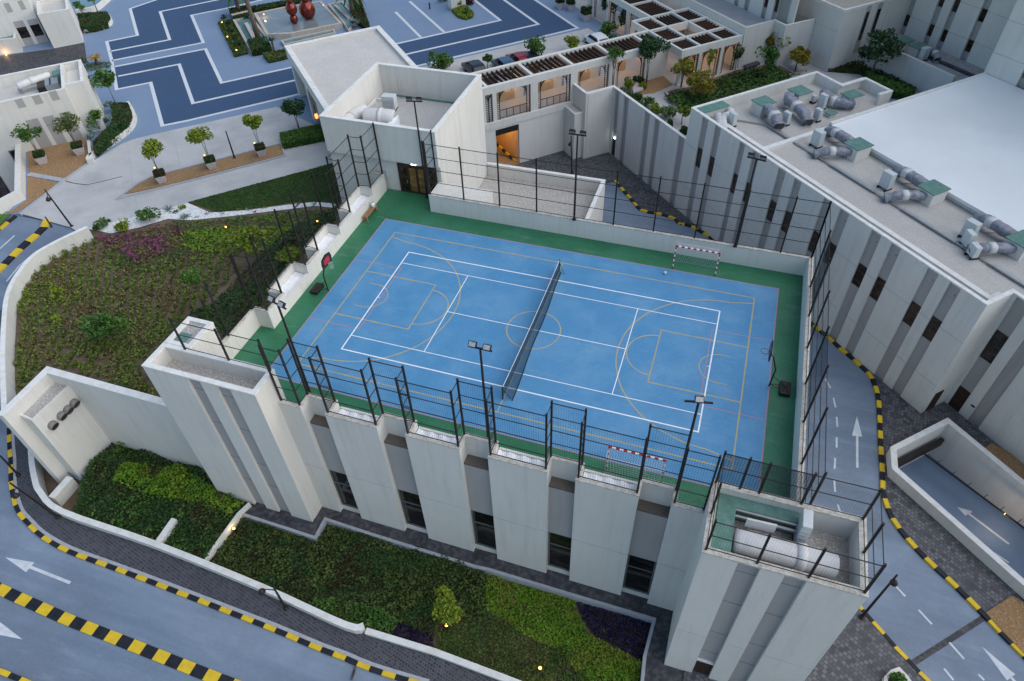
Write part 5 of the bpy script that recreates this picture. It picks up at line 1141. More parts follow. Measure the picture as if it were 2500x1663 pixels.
shrub('garden_shrub', 'lime clump beside the lone round tree, on its left', at('4', 400, 660), .55, G_LIME, 200, .15)
shrub('clipped_bush', 'tiny round clipped bush on the pebbles behind the agaves', at('1', 1250, 1430), .35, G_LIME, 160, .1)
def rosette(name, label, c, R, n, m, cat, up=.5, w=.09, trunk=0, droop=.25, tr=.13, group=None):
    t = thing(name, label, cat, c, group); c0 = Vector(c)+Vector((0, 0, trunk)); b = MB()
    for k in range(n):
        a = k*2.399+rnd.random()*.3; e = up*(.2+rnd.random()*1.1); d = Vector((math.cos(a)*math.cos(e), math.sin(a)*math.cos(e), math.sin(e))); sd_ = d.cross(Vector((0, 0, 1))).normalized(); L = R*rnd.uniform(.75, 1.1); pr = None
        for q in range(5):
            f = q/4; p = c0+d*L*f-Vector((0, 0, droop*L*f*f)); ww = w*(1-f)**.6*(1 if q else .6)
            cur = (p-sd_*ww, p+sd_*ww)
            if pr: b.face([pr[0], pr[1], cur[1], cur[0]])
            pr = cur
    b.build('leaves', m, t)
    if trunk: b = MB(); b.tube([Vector(c), c0+Vector((0, 0, .05))], [tr*1.15, tr], 8); b.build('trunk', PALMBARK, t)
    return t
for i, (x, y) in enumerate(((1155, 1440), (1265, 1490), (1205, 1455), (740, 1515))):
    rosette('agave', ['spiky blue grey agave on the pebbles, the largest', 'spiky agave on the pebbles beside the pink flowers', 'small dark agave between the two larger ones', 'dark spiky plant at the left end of the pebbles'][i], at('1', x, y), [.9, .75, .45, .5][i], 34, G_BLUE if i < 2 else G_DARK, 'agave', .8, .06)
for i, (x, y) in enumerate(((1420, 1465), (1520, 1468), (1345, 1492), (1635, 1440), (1745, 1455), (1810, 1425), (2150, 1400), (1690, 1440))):
    rosette('small_plant', 'small spiky plant on the white pebble strip, %s' % ['at the tip of the lawn', 'just right of the lawn tip', 'below the lawn tip', 'middle of the strip', 'right of the middle', 'under the lawn', 'by the fence', 'blue tinted, centre'][i], at('1', x, y), .42, 14, [G_DARK, G_DARK, G_LIME, G_LIME, G_DARK, G_LIME, G_BLUE, G_BLUE][i], 'plant', .9, .05)
# planters with trees along the path
def planter_tree(label, plabel, base, h, R, m, w=1.0, n=700, stems=2, tlabel=None, sz=.8):
    p = thing('planter', plabel, 'planter', base, 'tapered stone planters'); x, y, z = base; c, s = math.cos(.78), math.sin(.78)
    b = MB(); a0, a1 = w*.36, w*.5; lo = [(-1, -1), (1, -1), (1, 1), (-1, 1)]; R_ = lambda q, a: (x+(q[0]*c-q[1]*s)*a, y+(q[0]*s+q[1]*c)*a)
    for i in range(4):
        q, q2 = lo[i], lo[(i+1) % 4]; b.face([(*R_(q, a0), z), (*R_(q2, a0), z), (*R_(q2, a1), z+.78), (*R_(q, a1), z+.78)])
    b.prism([R_(q, a1*1.04) for q in lo], z+.78, z+.86); b.build('pot', PLANTER, p)
    pl = [R_(q, a1*.93) for q in lo]; hb_ = hedge('box_hedge', 'clipped hedge filling the top of the planter under %s' % label, pl, z+.86, .38, G_DARK, 420, .1, 'hedges in the planters')
    tree('planter_tree', tlabel or label, (x, y, z+.9), h*1.18, R*1.25, m, .04, stems, None, int(n*1.5), .17, 11, sz)
planter_tree('the leftmost path tree', 'stone planter at the rounded end of the gravel strip', at('1', 1115, 1245), 3.1, 1.15, G_LIME, 1., 650, 2, 'airy yellow green tree in the planter at the rounded end of the gravel strip', .55)
planter_tree('the middle path tree', 'stone planter in the middle of the gravel strip', at('1', 1455, 1150), 3.2, 1.05, G_LIME, 1., 650, 2, 'yellow green tree in the planter halfway along the gravel strip', .6)
planter_tree('the path tree nearest the entrance block', 'stone planter at the square end of the gravel strip beside the hedge', at('1', 1795, 1065), 3.0, .95, G_LIME, 1., 700, 2, 'dense yellow green tree in the planter at the square end of the gravel strip', .6)
planter_tree('the left villa tree', 'pink stone planter on brown gravel beside the white garden wall', at('e', 645, 590), 2.9, 1.05, G_MID, 1.05, 550, 3, 'loose green tree in the planter beside the white garden wall', .7)
planter_tree('the right villa tree', 'pink stone planter on brown gravel beside the curved planting bed', at('e', 1195, 455), 2.9, 1.1, G_OLIVE, 1.05, 550, 4, 'twiggy grey green tree in the planter beside the curved planting bed', .75)
hq = [p[:2] for p in PP(PZ, '1', (1940, 1022), (1925, 950), (2190, 890), (2260, 960))]
hedge('box_hedge', 'long clipped hedge against the entrance block beside the path', hq, PZ, .75, G_MID, 260, .11)
tree('path_tree', 'dark leaved tree on thin stems beside the canopy side wall', at('1', 2050, 905), 4.3, 1.45, G_DEEP, .05, 3, None, 1100, .2, 11)
# lamp posts on the upper level
def hook_lamp(k, base, top, z, label, head=None, zl=True):
    p0 = P(k, *base, z) if zl else SL(k, *base); t = thing('street_lamp', label, 'street lamp', p0, 'black street lamps')
    d = Vector(ray(k, *top)); c = Vector(CAM); hh = Vector((p0.x-c.x, p0.y-c.y, 0)); f = (hh.x*d.x+hh.y*d.y)/(d.x**2+d.y**2); p1 = c+d*f
    b = MB(); b.tube([p0, p0+(p1-p0)*.5, p1], [.09, .075, .055], 8); b.lathe(p0, [(.17, 0), (.17, .12), (.1, .2)], 10); b.build('pole', BLACK, t)
    if head:
        d = Vector(ray(k, *head)); f = (hh.x*d.x+hh.y*d.y)/(d.x**2+d.y**2); p2 = c+d*f; p2 = p2
        tip = Vector((p2.x, p2.y, p2.z)); br = p0+(p1-p0)*.87
        b = MB(); b.tube([br, (br+tip)/2+Vector((0, 0, .22)), tip+Vector((0, 0, .25))], .035, 6); b.build('arm', BLACK, t)
        b = MB(); b.lathe(tip, [(.05, .28), (.12, .22), (.22, .03), (.22, -.04), (.09, -.12)], 14); lh = b.build('lamp_head', BLACK, t, True)
        b = MB(); b.lathe(tip+Vector((0, 0, -.2)), [(.09, .06), (.11, .09)], 12); b.build('lens', LGLASS, lh)
    return t
hook_lamp('e', (1065, 1535), (655, 980), -4.1, 'black street lamp leaning over the pale path at the top of the sloping road', (715, 1135))
hook_lamp('e', (800, 1590), (665, 1385), -4.6, 'plain black pole on the sloping road near the end of the curved wall')
hook_lamp('1', (1605, 1085), (1543, 895), PZ, 'plain black pole standing in the gravel strip between two planters')
# ---------------------------------------------------------------- villas
GW = -4.0
v2 = thing('villa', 'white villa with rooftop plant and grey shutters at the left edge', 'house', (-62, 16, PZ))
e1 = Vector((1, 1, 0))/S2; e2 = Vector((-1, 1, 0))/S2
F0 = P('e', 405, 430, PZ)            # front foot; u along e1, v along e2 (away)
def uv(u, v): q = F0+e1*u+e2*v; return (q.x, q.y)
def ub(b, u0, v0, z0, u1, v1, z1): b.prism([uv(u0, v0), uv(u1, v0), uv(u1, v1), uv(u0, v1)], z0, z1)
def u_of(k, x, y, z): q = P(k, x, y, z)-F0; return q.dot(e1), q.dot(e2)
vz = 1.65; rU = u_of('d', 1235, 595, vz)[0]; bV = u_of('d', 1180, 110, vz)[1]
b = MB(); ub(b, -12, .0, -9.2, rU, bV, vz-1.3); ub(b, -12, 0, vz-1.3, rU, .25, vz-.08); ub(b, -12, bV-.25, vz-1.3, rU, bV, vz-.08); ub(b, rU-.25, .25, vz-1.3, rU, bV-.25, vz-.08)
ub(b, rU, 1.1, -8, rU+1.9, bV, vz-.9); ub(b, rU, 1.1, vz-.9, rU+1.9, 1.35, vz-.08); ub(b, rU+1.65, 1.35, vz-.9, rU+1.9, bV, vz-.08); ub(b, rU, bV-.25, vz-.9, rU+1.65, bV, vz-.08)
b.build('wall', WHITE, v2)
b = MB()
for q in ((-12, -.02, rU+.02, .3), (-12, bV-.3, rU+1.92, bV+.02), (rU-.28, .3, rU+.02, bV-.3), (rU+.02, 1.08, rU+1.92, 1.4), (rU+1.6, 1.4, rU+1.92, bV-.3)): ub(b, q[0], q[1], vz-.08, q[2], q[3], vz)
b.build('coping', CAP, v2)
b = MB(); ub(b, -11.9, .25, vz-1.35, rU-.25, bV-.25, vz-1.25); b.build('roof', PALEROOF, v2)
def fpos(k, x, y, v=0.):             # point on the villa front plane
    d = Vector(ray(k, x, y)); c = Vector(CAM); tt = e2.dot(F0-c)/e2.dot(d); q = c+d*tt; return (q-F0).dot(e1), q.z
for (a, c) in (((250, 800), (560, 935)), ((580, 735), (885, 865)), ((905, 655), (1205, 795))):
    ua, za = fpos('d', *a); uc, zc = fpos('d', *c); b = MB(); ub(b, ua+.05, -.02, zc, uc-.25, .02, za-.05); b.build('shutter', GROOVE, v2)
for (a, ub_) in (((475, 1215), (720, 1170)), ((800, 1150), (1010, 1100)), ((1115, 1075), (1330, 1025))):
    ua, za = fpos('d', *a); uc, _ = fpos('d', *ub_); b = MB(); ub(b, ua+.03, -.02, PZ, uc, .03, za); b.build('tall_shutter', GROOVE, v2)
    b = MB(); ub(b, ua+.03, -.035, za-.95, uc, -.02, za-.9); b.build('shutter_joint', DKFRAME, v2)
def vp(k, x, y, z): return tuple(P(k, x, y, z))
duct('long white capsule shaped duct on the villa roof', [vp('d', 330, 560, 1.2), vp('d', 480, 500, 1.3), vp('d', 700, 420, 1.3), vp('d', 950, 340, 1.2)], .45, DUCTW, z0=vz-1.25)
t = thing('roof_condenser', 'dark framed condenser with a striped casing on the villa roof', 'air conditioner', vp('d', 900, 560, vz-1.2)); cc = P('d', 1000, 480, 1.1)
q = lambda a, c_: (cc.x+(a*e1.x+c_*e2.x), cc.y+(a*e1.y+c_*e2.y))
b = MB(); b.prism([q(-.7, -.9), q(.6, -.9), q(.6, .9), q(-.7, .9)], vz-1.25, 1.25); b.build('casing', STEEL, t); b = MB(); b.prism([q(-1.5, -.9), q(-.75, -.9), q(-.75, .9), q(-1.5, .9)], vz-1.25, 1.15); b.build('fan_box', BLACK, t)
b = MB(); b.prism([q(-.25, -.92), q(-.1, -.92), q(-.1, .92), q(-.25, .92)], 1.25, 1.28); b.build('trim', BLACK, t)
t = thing('water_tank', 'small rounded green tank in the back corner of the villa roof', 'tank', vp('d', 1090, 350, .5)); cc = P('d', 1090, 270, 1.5); b = MB(); b.prism([q(-.55, -.6), q(.55, -.6), q(.55, .6), q(-.55, .6)], .4, 1.5); b.build('body', GREENROOF, t, bevel=.15)
# first villa
v1 = thing('villa', 'white villa with a tower block and two dark windows in the top left corner', 'house', at('c', 450, 890))
p0, p1 = P('c', 450, 890, PZ), P('c', 870, 805, PZ); t0, t1 = P('c', 1035, 925, PZ), P('c', 1610, 812, PZ); fe = (t1-t0).normalized(); fn = Vector((-fe.y, fe.x, 0))
zt = .45
q4 = [t0, t1, t1+fn*6, t0+fn*6]; b = MB(); b.prism([x[:2] for x in q4], -6, zt-.8); b.wall([x[:2] for x in q4], 0, .3, zt-.8, zt-.06, True)
l0 = p0-fe*3.2+fn*.0; b.prism([l0[:2], (p0+fe*3.2)[:2], (p0+fe*3.2+fn*9)[:2], (l0+fn*9)[:2]], -6, 2.0)
b.build('wall', WHITE, v1)
b = MB(); b.wall([x[:2] for x in q4], -.02, .32, zt-.06, zt, True); b.build('coping', CAP, v1); b = MB(); b.sheet(offset([x[:2] for x in q4], .3, True), zt-.55); b.build('roof', PALEROOF, v1)
def v1pos(x, y):
    d = Vector(ray('c', x, y)); c = Vector(CAM); tt = fn.dot(p0-c)/fn.dot(d); q = c+d*tt; return (q-p0).dot(fe), q.z
def v1box(b, a0, z0, a1, z1, o0=-.03, o1=.02): b.prism([(p0+fe*a0+fn*o0)[:2], (p0+fe*a1+fn*o0)[:2], (p0+fe*a1+fn*o1)[:2], (p0+fe*a0+fn*o1)[:2]], z0, z1)
for (x0, y0, x1, y1, xb, yb) in ((245, 420, 310, 540, 410, 740), (510, 385, 560, 490, 650, 700)):
    a, z = v1pos(x0, y0); a2, z2 = v1pos(x1, y1); a3, z3 = v1pos(xb, yb); b = MB(); v1box(b, a, PZ, a+1.2, z); b.build('tall_shutter', GROOVE, v1); b = MB(); v1box(b, a+.02, z3, a+1.18, z2, -.05, -.03); b.build('window', DGLASS, v1)
for (x0, y0, x1, y1) in ((60, 70, 310, 215), (330, 20, 560, 165)):
    a, z = v1pos(x0, y0); a2, z2 = v1pos(x1, y1); b = MB(); v1box(b, a, z2, a2-.35, z); b.build('shutter', GROOVE, v1)
sheet('villa_yard', SLATE, PZ+.006, 'c', (-400, 1130), (1035, 930), (1615, 815), (1670, 1200), (1480, 1230), (-200, 1560), (-600, 1500))
pw = thing('pool_wall', 'white wall with a warm light at the left edge in front of the villa pool', 'wall', at('c', 300, 1020)); a0, a1 = P('c', -200, 1075, PZ), P('c', 440, 1000, PZ)
b = MB(); b.wall([a0[:2], a1[:2], (a1+Vector((-2.5, 2.5, 0)))[:2]], 0, .3, PZ-.1, PZ+1.9); b.build('wall', WHITE, pw)
lq = P('c', 130, 1035, PZ); MB().lathe((lq.x+.25, lq.y-.3, PZ), [(.08, 0), (.1, .12)], 10).build('lamp', LAMPW, pw); lamp((lq.x+.3, lq.y-.45, PZ+.3), 9)
b = MB(); b.sheet([p[:2] for p in PP(-2.4, 'c', (-300, 250), (0, 230), (255, 700), (170, 730), (0, 765), (-300, 830))], -2.4); tag(b.build('pool_water', WATER), kind='structure')
b = MB(); b.sheet([p[:2] for p in PP(PZ, 'c', (1370, 0), (1450, 205), (1800, 135), (2000, 0), (2100, -200), (1300, -200))], PZ+.03); tag(b.build('pool_water', WATER), kind='structure')
pw2 = thing('pool_wall', 'curved white wall round the small pool beside the top left villa', 'wall', at('c', 1700, 200)); b = MB(); b.wall(smooth([p[:2] for p in PP(PZ+.5, 'c', (1450, 215), (1800, 145), (2000, 0), (2200, -200))], 5), -.3, .0, PZ-.1, PZ+.75); b.build('wall', WHITE, pw2)
bed = smooth([p[:2] for p in PP(PZ+.5, 'c', (1580, 575), (1800, 540), (2020, 480), (2120, 400), (2130, 330), (2090, 260))], 4)
pb = thing('planting_bed', 'rounded white planting bed beside the top left villa', 'planting bed', (*bed[5], PZ)); b = MB(); b.wall(bed, 0, .3, PZ-.1, PZ+.5); b.build('wall', WHITE, pb)
hedge('box_hedge', 'tall dark hedge in the rounded bed beside the top left villa', [p[:2] for p in PP(PZ+.9, 'c', (1560, 520), (1800, 490), (2030, 420), (2090, 300), (2040, 220), (1480, 260))], PZ, .95, G_DARK, 130, .13)
tree('palm_shrub', 'small leafy tree in the bed beside the top left villa, left one', at('c', 1640, 380, PZ+.5), 2.6, .8, G_MID, .06, 2, None, 380, .17)
tree('palm_shrub', 'small tree on thin twin stems in the bed beside the top left villa', at('c', 1880, 250, PZ+.5), 2.7, .75, G_MID, .04, 2, None, 330, .16)
rosette('cycad', 'orange tinted cycad palm on the grass island beside the villa yard', at('1', 668, 440), 1.25, 46, G_ORANGE, 'cycad', .45, .11, .9, .3, .16)
zone('ground_cover', G_OLIVE, 60, .14, .4, .8, 21, '1', (560, 470), (600, 430), (740, 415), (765, 435), (740, 455), (600, 480))
shrub('garden_shrub', 'dark green shrub at the corner of the villa behind the cycad', at('1', 555, 470), .9, G_DARK, 380, .15)
pb2 = thing('planting_bed', 'curved white planting bed wall between the villa gravel and the path', 'planting bed', at('1', 800, 960))
cv = smooth([p[:2] for p in PP(PZ+.6, 'e', (1275, 240), (1310, 500), '1', (620, 1055), (760, 960), (870, 880), (915, 820), (920, 760), (880, 690))], 5); b = MB(); b.wall(cv, 0, .3, PZ-.1, PZ+.6); b.build('wall', WHITE, pb2)
hedge('box_hedge', 'large dark hedge filling the curved planting bed by the path', [p[:2] for p in PP(PZ+.95, '1', (640, 1025), (760, 935), (870, 850), (895, 790), (870, 700), (760, 700), (770, 830), (640, 960))], PZ+.1, .85, G_DARK, 130, .13)
for i, (x, y, r) in enumerate(((620, 950, .8), (660, 870, .8), (740, 850, .7), (770, 740, .7))): shrub('blue_shrub', 'blue grey shrub along the villa side of the curved bed, %s' % ['nearest the path', 'second from the path', 'under the small tree', 'farthest from the path'][i], at('1', x, y, PZ+.4), r, G_BLUE, 380, .14)
tree('garden_tree', 'bushy green tree behind the blue grey shrubs of the curved bed', at('1', 680, 880, PZ+.4), 2.4, 1., G_MID, .05, 2, None, 500, .2, 7)
tree('garden_tree', 'broad leaved tree on a thin stem at the tip of the curved bed', at('1', 795, 715, PZ+.4), 4.2, 1.45, G_MID, .05, 1, None, 700, .24, 12, .7)
yw = thing('garden_wall', 'thick white angled garden wall beside the brown villa gravel', 'wall', at('e', 405, 1140))
b = MB(); b.wall([p[:2] for p in PP(-3., 'e', (275, 290), (268, 1000), (-300, 1300))], -.35, .2, -9, -3.0); b.build('wall', WHITE, yw)
b = MB(); b.sheet([p[:2] for p in PP(-8.9, 'e', (-1600, -300), (300, -300), (300, 1500), (-1600, 2200))], -8.9); struct('lower_yard', b, ASPH)
ua, za = fpos('e', 118, 415); uc, zc = fpos('e', 235, 620); b = MB(); ub(b, ua, -.03, zc+.1, ua+.9, .0, za); o = b.build('window', DKFRAME, v2); b = MB(); ub(b, ua+.12, -.05, zc+.2, ua+.8, -.03, za-.1); b.build('pane', DGLASS, o)
ua, za = fpos('e', 0, 780); uc, zc = fpos('e', 150, 1010); b = MB(); ub(b, ua-4, -.04, -8.9, uc, .0, za); b.build('garage_door', SLATE, v2)
# ---------------------------------------------------------------- lower garden
SG = -10.75
b = MB(); b.sheet(gard, SG); struct('garden_soil', b, SOIL)
bw = thing('boundary_wall', 'low white wall curving round the lower garden beside the brick pavement', 'wall', (*bwall[8], G))
b = MB(); b.wall(bwall, -.02, .32, -13, -9.46); b.build('wall', WHITE, bw); b = MB(); b.wall(bwall, -.05, .35, -9.46, -9.4); b.build('coping', CAP, bw)
bw = thing('boundary_wall', 'lower stepped down section of white garden wall at the bottom edge', 'wall', (*bwall2[0], G))
b = MB(); b.wall(bwall2, -.02, .32, -13, -9.76); b.build('wall', WHITE, bw); b = MB(); b.wall(bwall2, -.04, .34, -9.76, -9.7); b.build('coping', CAP, bw)
def lwall(label, z, pts, w, zb=-12.5):
    q = [p[:2] for p in PP(z, *pts)]; t = thing('garden_wall', label, 'wall', (*q[0], SG)); b = MB(); b.wall(q, -w/2, w/2, zb, z-.05); b.build('wall', WHITE, t); b = MB(); b.wall(q, -w/2-.02, w/2+.02, z-.05, z); b.build('coping', CAP, t)
lwall('short stout white cross wall in front of the vent block', -9.6, ('r', (545, 1370), (740, 1150)), .5)
lwall('narrow white stub wall ending among the shrubs halfway along the garden', -9.5, ('7', (1060, 650), (1190, 465)), .4)
lwall('thin pale dividing wall running from the left tower across the shrubs', -9.75, ('7', (1400, 745), (1630, 430), (1705, 360)), .2)
te = thing('terrace', 'dark paved terrace with a white stone edge along the foot of the hall', 'terrace', (*terr_out[1], G))
hallf = [(12.7, -40), (12.7, -11.95), (-12.3, -11.95), (-12.3, -13.3), (-19.6, -13.3)]
q = terr_out+[(terr_out[-1][0], -40)]+[(14., -40), (14., -15.0), (12.85, -15.0), (12.85, -11.3), (-12.3, -11.3), (-12.3, -12.9), (-19.6, -12.9)]
b = MB(); b.prism(q, -11.5, G+.02, False, False); b.sheet(q, G+.02); b.build('paving', SLATE, te)
b = MB(); b.wall(terr_out, -.1, .1, -11, G+.1); b.build('edging', KERB, te)
def gz(name, m, dens, size, h, lump, seed, *items, z=SG, up=.35): return tag(cover(name, [p[:2] for p in PP(z+h*.75, *items)], z, h, m, dens, size, lump, seed, None, up), kind='stuff')
# shrub masses: dark mix under the retaining wall (higher bank), bright patch, hedges, carpets
A_ = ('7', (600, 80), (700, -20), 'r', (1170, 745), (1400, 800), (1640, 880), (2110, 1020), '7', (1480, 245), (1665, 330), (1600, 430), (1480, 600), (1390, 740), (1160, 660), (1040, 640), (650, 505), (470, 420), (500, 300), (545, 190))
b = MB(); qa = [p[:2] for p in PP(-9.9, *A_)]; b.prism(offset(qa, .3 if area2(qa) > 0 else -.3, True), SG-.2, -10.3); struct('garden_bank', b, SOIL)
gz('shrub_mass', G_DARK, 210, .13, 1.3, 1.7, 31, *A_, z=-10.5)
gz('shrub_mass', G_MID, 60, .13, 1.4, 1.1, 32, *A_, z=-10.5)
gz('bright_shrubs', G_BRIGHT, 210, .13, 1.8, 1.6, 33, 'r', (1170, 1120), (1300, 960), (1560, 900), (1900, 1000), '7', (1410, 200), (1660, 330), (1560, 400), (1300, 330), (1050, 290), (780, 200), z=-10.5)
B__ = ('7', (1640, 450), (2140, 600), (2225, 480), (2352, 510), '8', (0, 520), (500, 640), (990, 820), (990, 1100), (680, 1160), (640, 1260), (390, 1150), (340, 1260), (170, 1210), (0, 1140), '7', (2352, 1190), (1780, 920), (1420, 760), (1500, 620))
gz('hedge_mass', G_DARK, 190, .13, .95, 1.4, 34, *B__)
gz('hedge_mass', G_OLIVE, 95, .13, 1.0, 1.0, 35, *B__)
gz('bright_shrubs', G_MID, 180, .13, 1.1, 1.2, 36, '8', (-180, 1000), (0, 1000), (160, 1050), (330, 1090), (390, 1150), (340, 1250), (170, 1200), (0, 1130), (-200, 1040))
gz('olive_cover', G_OLIVE, 220, .11, .5, 1.2, 37, '8', (640, 1370), (690, 1190), (830, 1150), (1000, 1090), (1170, 1180), (1300, 1280), (1560, 1350), (1700, 1568), (1600, 1720), (1300, 1640), (1100, 1560))
gz('lime_cover', G_BRIGHT, 270, .11, .5, 1.1, 38, '8', (1000, 815), (1300, 905), (1600, 985), (1620, 1100), (1700, 1240), (1900, 1350), (2060, 1430), (2050, 1700), (1700, 1700), (1640, 1540), (1500, 1350), (1280, 1270), (1120, 1150), (995, 1080))
gz('purple_cover', G_PURP, 190, .13, .45, .8, 39, '8', (390, 1150), (640, 1205), (630, 1370), (350, 1262))
gz('purple_cover', G_PURP, 190, .13, .45, .8, 40, '8', (1610, 1000), (1800, 1040), (2150, 1150), (2120, 1300), (2065, 1430), (1900, 1345), (1740, 1255), (1650, 1130))
gz('olive_cover', G_DARK, 200, .12, .6, 1., 41, '8', (2050, 1480), (2200, 1540), (2300, 1640), (2040, 1700))
tree('garden_tree', 'bright leafy tree lit from below among the dark hedges in front of the hall', at('8', 745, 1165, SG), 3.6, 1.05, G_LIME, .07, 3, None, 1300, .17, 12, 1.15)
for i, (k, x, y) in enumerate((('8', 730, 1200), ('8', 1368, 1492), ('7', 1602, 540))):
    p = P(k, x, y, SG+.75); t = thing('garden_uplight', ['glowing yellow uplight at the foot of the bright garden tree', 'glowing yellow uplight in the olive ground cover at the bottom', 'small glowing uplight by the dividing wall below the left tower'][i], 'uplight', p, 'yellow garden uplights')
    MB().lathe(p, [(.05, -.5), (.05, -.05), (.11, 0), (.12, .12)], 10).build('housing', BLACK, t); MB().lathe(p, [(.1, .125), (.08, .17), (.02, .2)], 10).build('lens', LAMPW, t); lamp((p.x, p.y, p.z+.35), 5, .06, (1, .66, .15))
for i, (x, y) in enumerate(((1535, 1160), (2050, 1400))): pass
# lamps along the lower pavement and at the right tower
hook_lamp('7', (400, 458), (68, 222), G+.12, 'bent black street lamp over the curving brick pavement at the lower left', (110, 310))
hook_lamp('7', (128, 170), (0, 35), G+.12, 'black street lamp leaning out of the left edge, only its pole in view')
hook_lamp('7', (1955, 1080), (1870, 935), G+.12, 'small black street lamp in front of the low garden wall below the hedge', (1790, 965))
hook_lamp('9', (1240, 1140), (1485, 850), G+.11, 'black street lamp leaning over the right hand road beside the right tower', (1462, 905))
hook_lamp('2', (1585, 1185), (1580, 930), G+.12, 'black street lamp in the dark alley behind the far court fence', (1572, 990))
# ---------------------------------------------------------------- underground ramp
rp = thing('ramp_wall', 'thick white walled ramp going underground beside the right hand road', 'ramp', (rA.x, rA.y, G))
rq = [rC, rB, rA, rD, rE]
b = MB(); b.wall([p[:2] for p in rq], -.38, 0, -13.9, -9.06); b.build('wall', WHITE, rp)
b = MB(); b.wall([p[:2] for p in rq], -.4, .02, -9.06, -9.0); b.build('coping', CAP, rp)
rd = Vector((rE.x-rD.x, rE.y-rD.y, 0)); rl = rd.length; rd.normalize()
mA, mB = (rA*.15+rD*.85), rB
def rz(p): return -12.9+.11*max(0, (Vector((p[0], p[1], 0))-Vector((rD.x, rD.y, 0))).dot(rd))
b = MB(); fl = [rA, rD, rE, rC, rB]; b.face([(p.x, p.y, rz(p)) for p in fl][::1]); o = b.build('ramp_road', mat('ramp_asphalt', (.15, .21, .31), (.18, .245, .35), .5, .6), rp)
b = MB(); wdir = (rB-rA); wn_ = wdir.normalized(); ins = Vector((rd.x, rd.y, 0)); b.bar(Vector((rA.x, rA.y, -10.75))+ins*.35+wn_*.2, Vector((rB.x, rB.y, -10.75))+ins*.35-wn_*.2, .3, .7); b.build('header_beam', BLACK, rp)
b = MB(); h0 = P('9', 1655, 12, -11.2); h1 = P('9', 2352, 530, -10.4); hv = h1-h0; b.tube([h0, h0+hv*1.3], .07, 8); nw = Vector((hv.y, -hv.x, 0)).normalized()*-.5
for k in range(8): q = h0+hv*(1.25*k/8); b.tube([q, q+nw], .025, 5)
b.build('handrail', BLACK, rp)
def onramp(k, x, y, up=.02):
    d = Vector(ray(k, x, y)); c = Vector(CAM); z = -12.3
    for _ in range(8): tt = (z-c.z)/d.z; q = c+d*tt; z = rz(q)+up
    return q
b = MB(); b.face([onramp('9', *p) for p in ((1815, 300), (2000, 420), (1950, 445))][::-1]); a0, a1 = onramp('9', 1975, 432), onramp('9', 2250, 640); s_ = (a1-a0).cross(Vector((0, 0, 1))).normalized()*.09
b.face([a0-s_, a1-s_, a1+s_, a0+s_][::-1]); a0, a1 = onramp('9', 2150, 700), onramp('9', 2250, 768); b.face([a0-s_*.7, a1-s_*.7, a1+s_*.7, a0+s_*.7][::-1]); b.build('arrow', MARK, rp)
p = onramp('9', 2240, 455); t0 = h0+hv*.83; MB().ball(tuple(t0), .07).build('lamp', LAMPW, rp); lamp((t0.x-.4, t0.y-.4, t0.z-.3), 18, .08, (1, .75, .5))
# hexagonal planter at the bottom right
hp = [p[:2] for p in PP(-9.6, '9', (1395, 1600), (1398, 1545), (1440, 1500), (1500, 1478), (1560, 1540), (1600, 1600), (1590, 1700), (1420, 1700))]
t = thing('planter', 'white angular planter with a green bush at the bottom right edge', 'planter', (*np.mean(hp, 0), G)); hp = hp if area2(hp) > 0 else hp[::-1]
b = MB(); b.wall(hp, 0, .2, G, -9.6, True); b.build('wall', WHITE, t); b = MB(); b.sheet(offset(hp, .2, True), -9.75); b.build('soil', SOIL, t)
c = np.mean(hp, 0); shrub('garden_shrub', 'round green bush in the white angular planter at the bottom right', (c[0], c[1], -9.75), .62, G_MID, 420, .13)
# ---------------------------------------------------------------- duct and fittings on the right tower roof
dz = 2.2
def rt_(k, x, y, z=3.3): return tuple(P(k, x, y, z))
dm = DUCTW
t = duct('large white duct with a rounded end on the right tower roof', [(14.2, -13.75, 2.95), (15.2, -13.75, 3.0), (16.5, -13.75, 2.98), (17.6, -13.72, 2.95), (18.3, -13.7, 2.88), (18.8, -13.7, 2.8)], .62, dm, True, True, dz)
t = thing('roof_light', 'flat green L shaped roof covering along the edge of the right tower', 'roof light', (13.6, -13.2, dz)); b = MB(); b.prism([(13.12, -14.95), (14.1, -14.95), (14.1, -12.2), (17.0, -12.2), (17.0, -11.6), (13.12, -11.6)], dz-.02, dz+1.1); b.build('cover', GREENROOF, t)
b = MB(); b.bar((14.12, -12.26, dz+1.0), (17.0, -12.26, dz+1.0), .12, .1); b.bar((14.12, -12.5, dz+.8), (17.0, -12.5, dz+.8), .12, .15); b.build('trim', STEEL, t)
cabinet((17.2, -12.4), .45, 1.0, 2.0, 'tall white cabinet between duct and back fence on the right tower roof', 0, dz)
t = thing('duct_flap', 'square white flap standing up from the large white duct', 'flap', (15.0, -13.0, dz)); b = MB(); b.prism([(14.6, -13.0), (15.95, -12.95), (15.95, -12.85), (14.6, -12.9)], dz+.9, dz+1.55); b.build('plate', DUCTW, t)
b = MB(); b.bar((14.7, -12.95, dz), (14.7, -12.95, dz+.95), .06, .06); b.bar((15.85, -12.9, dz), (15.85, -12.9, dz+.95), .06, .06); b.build('bracket', STEEL, t)
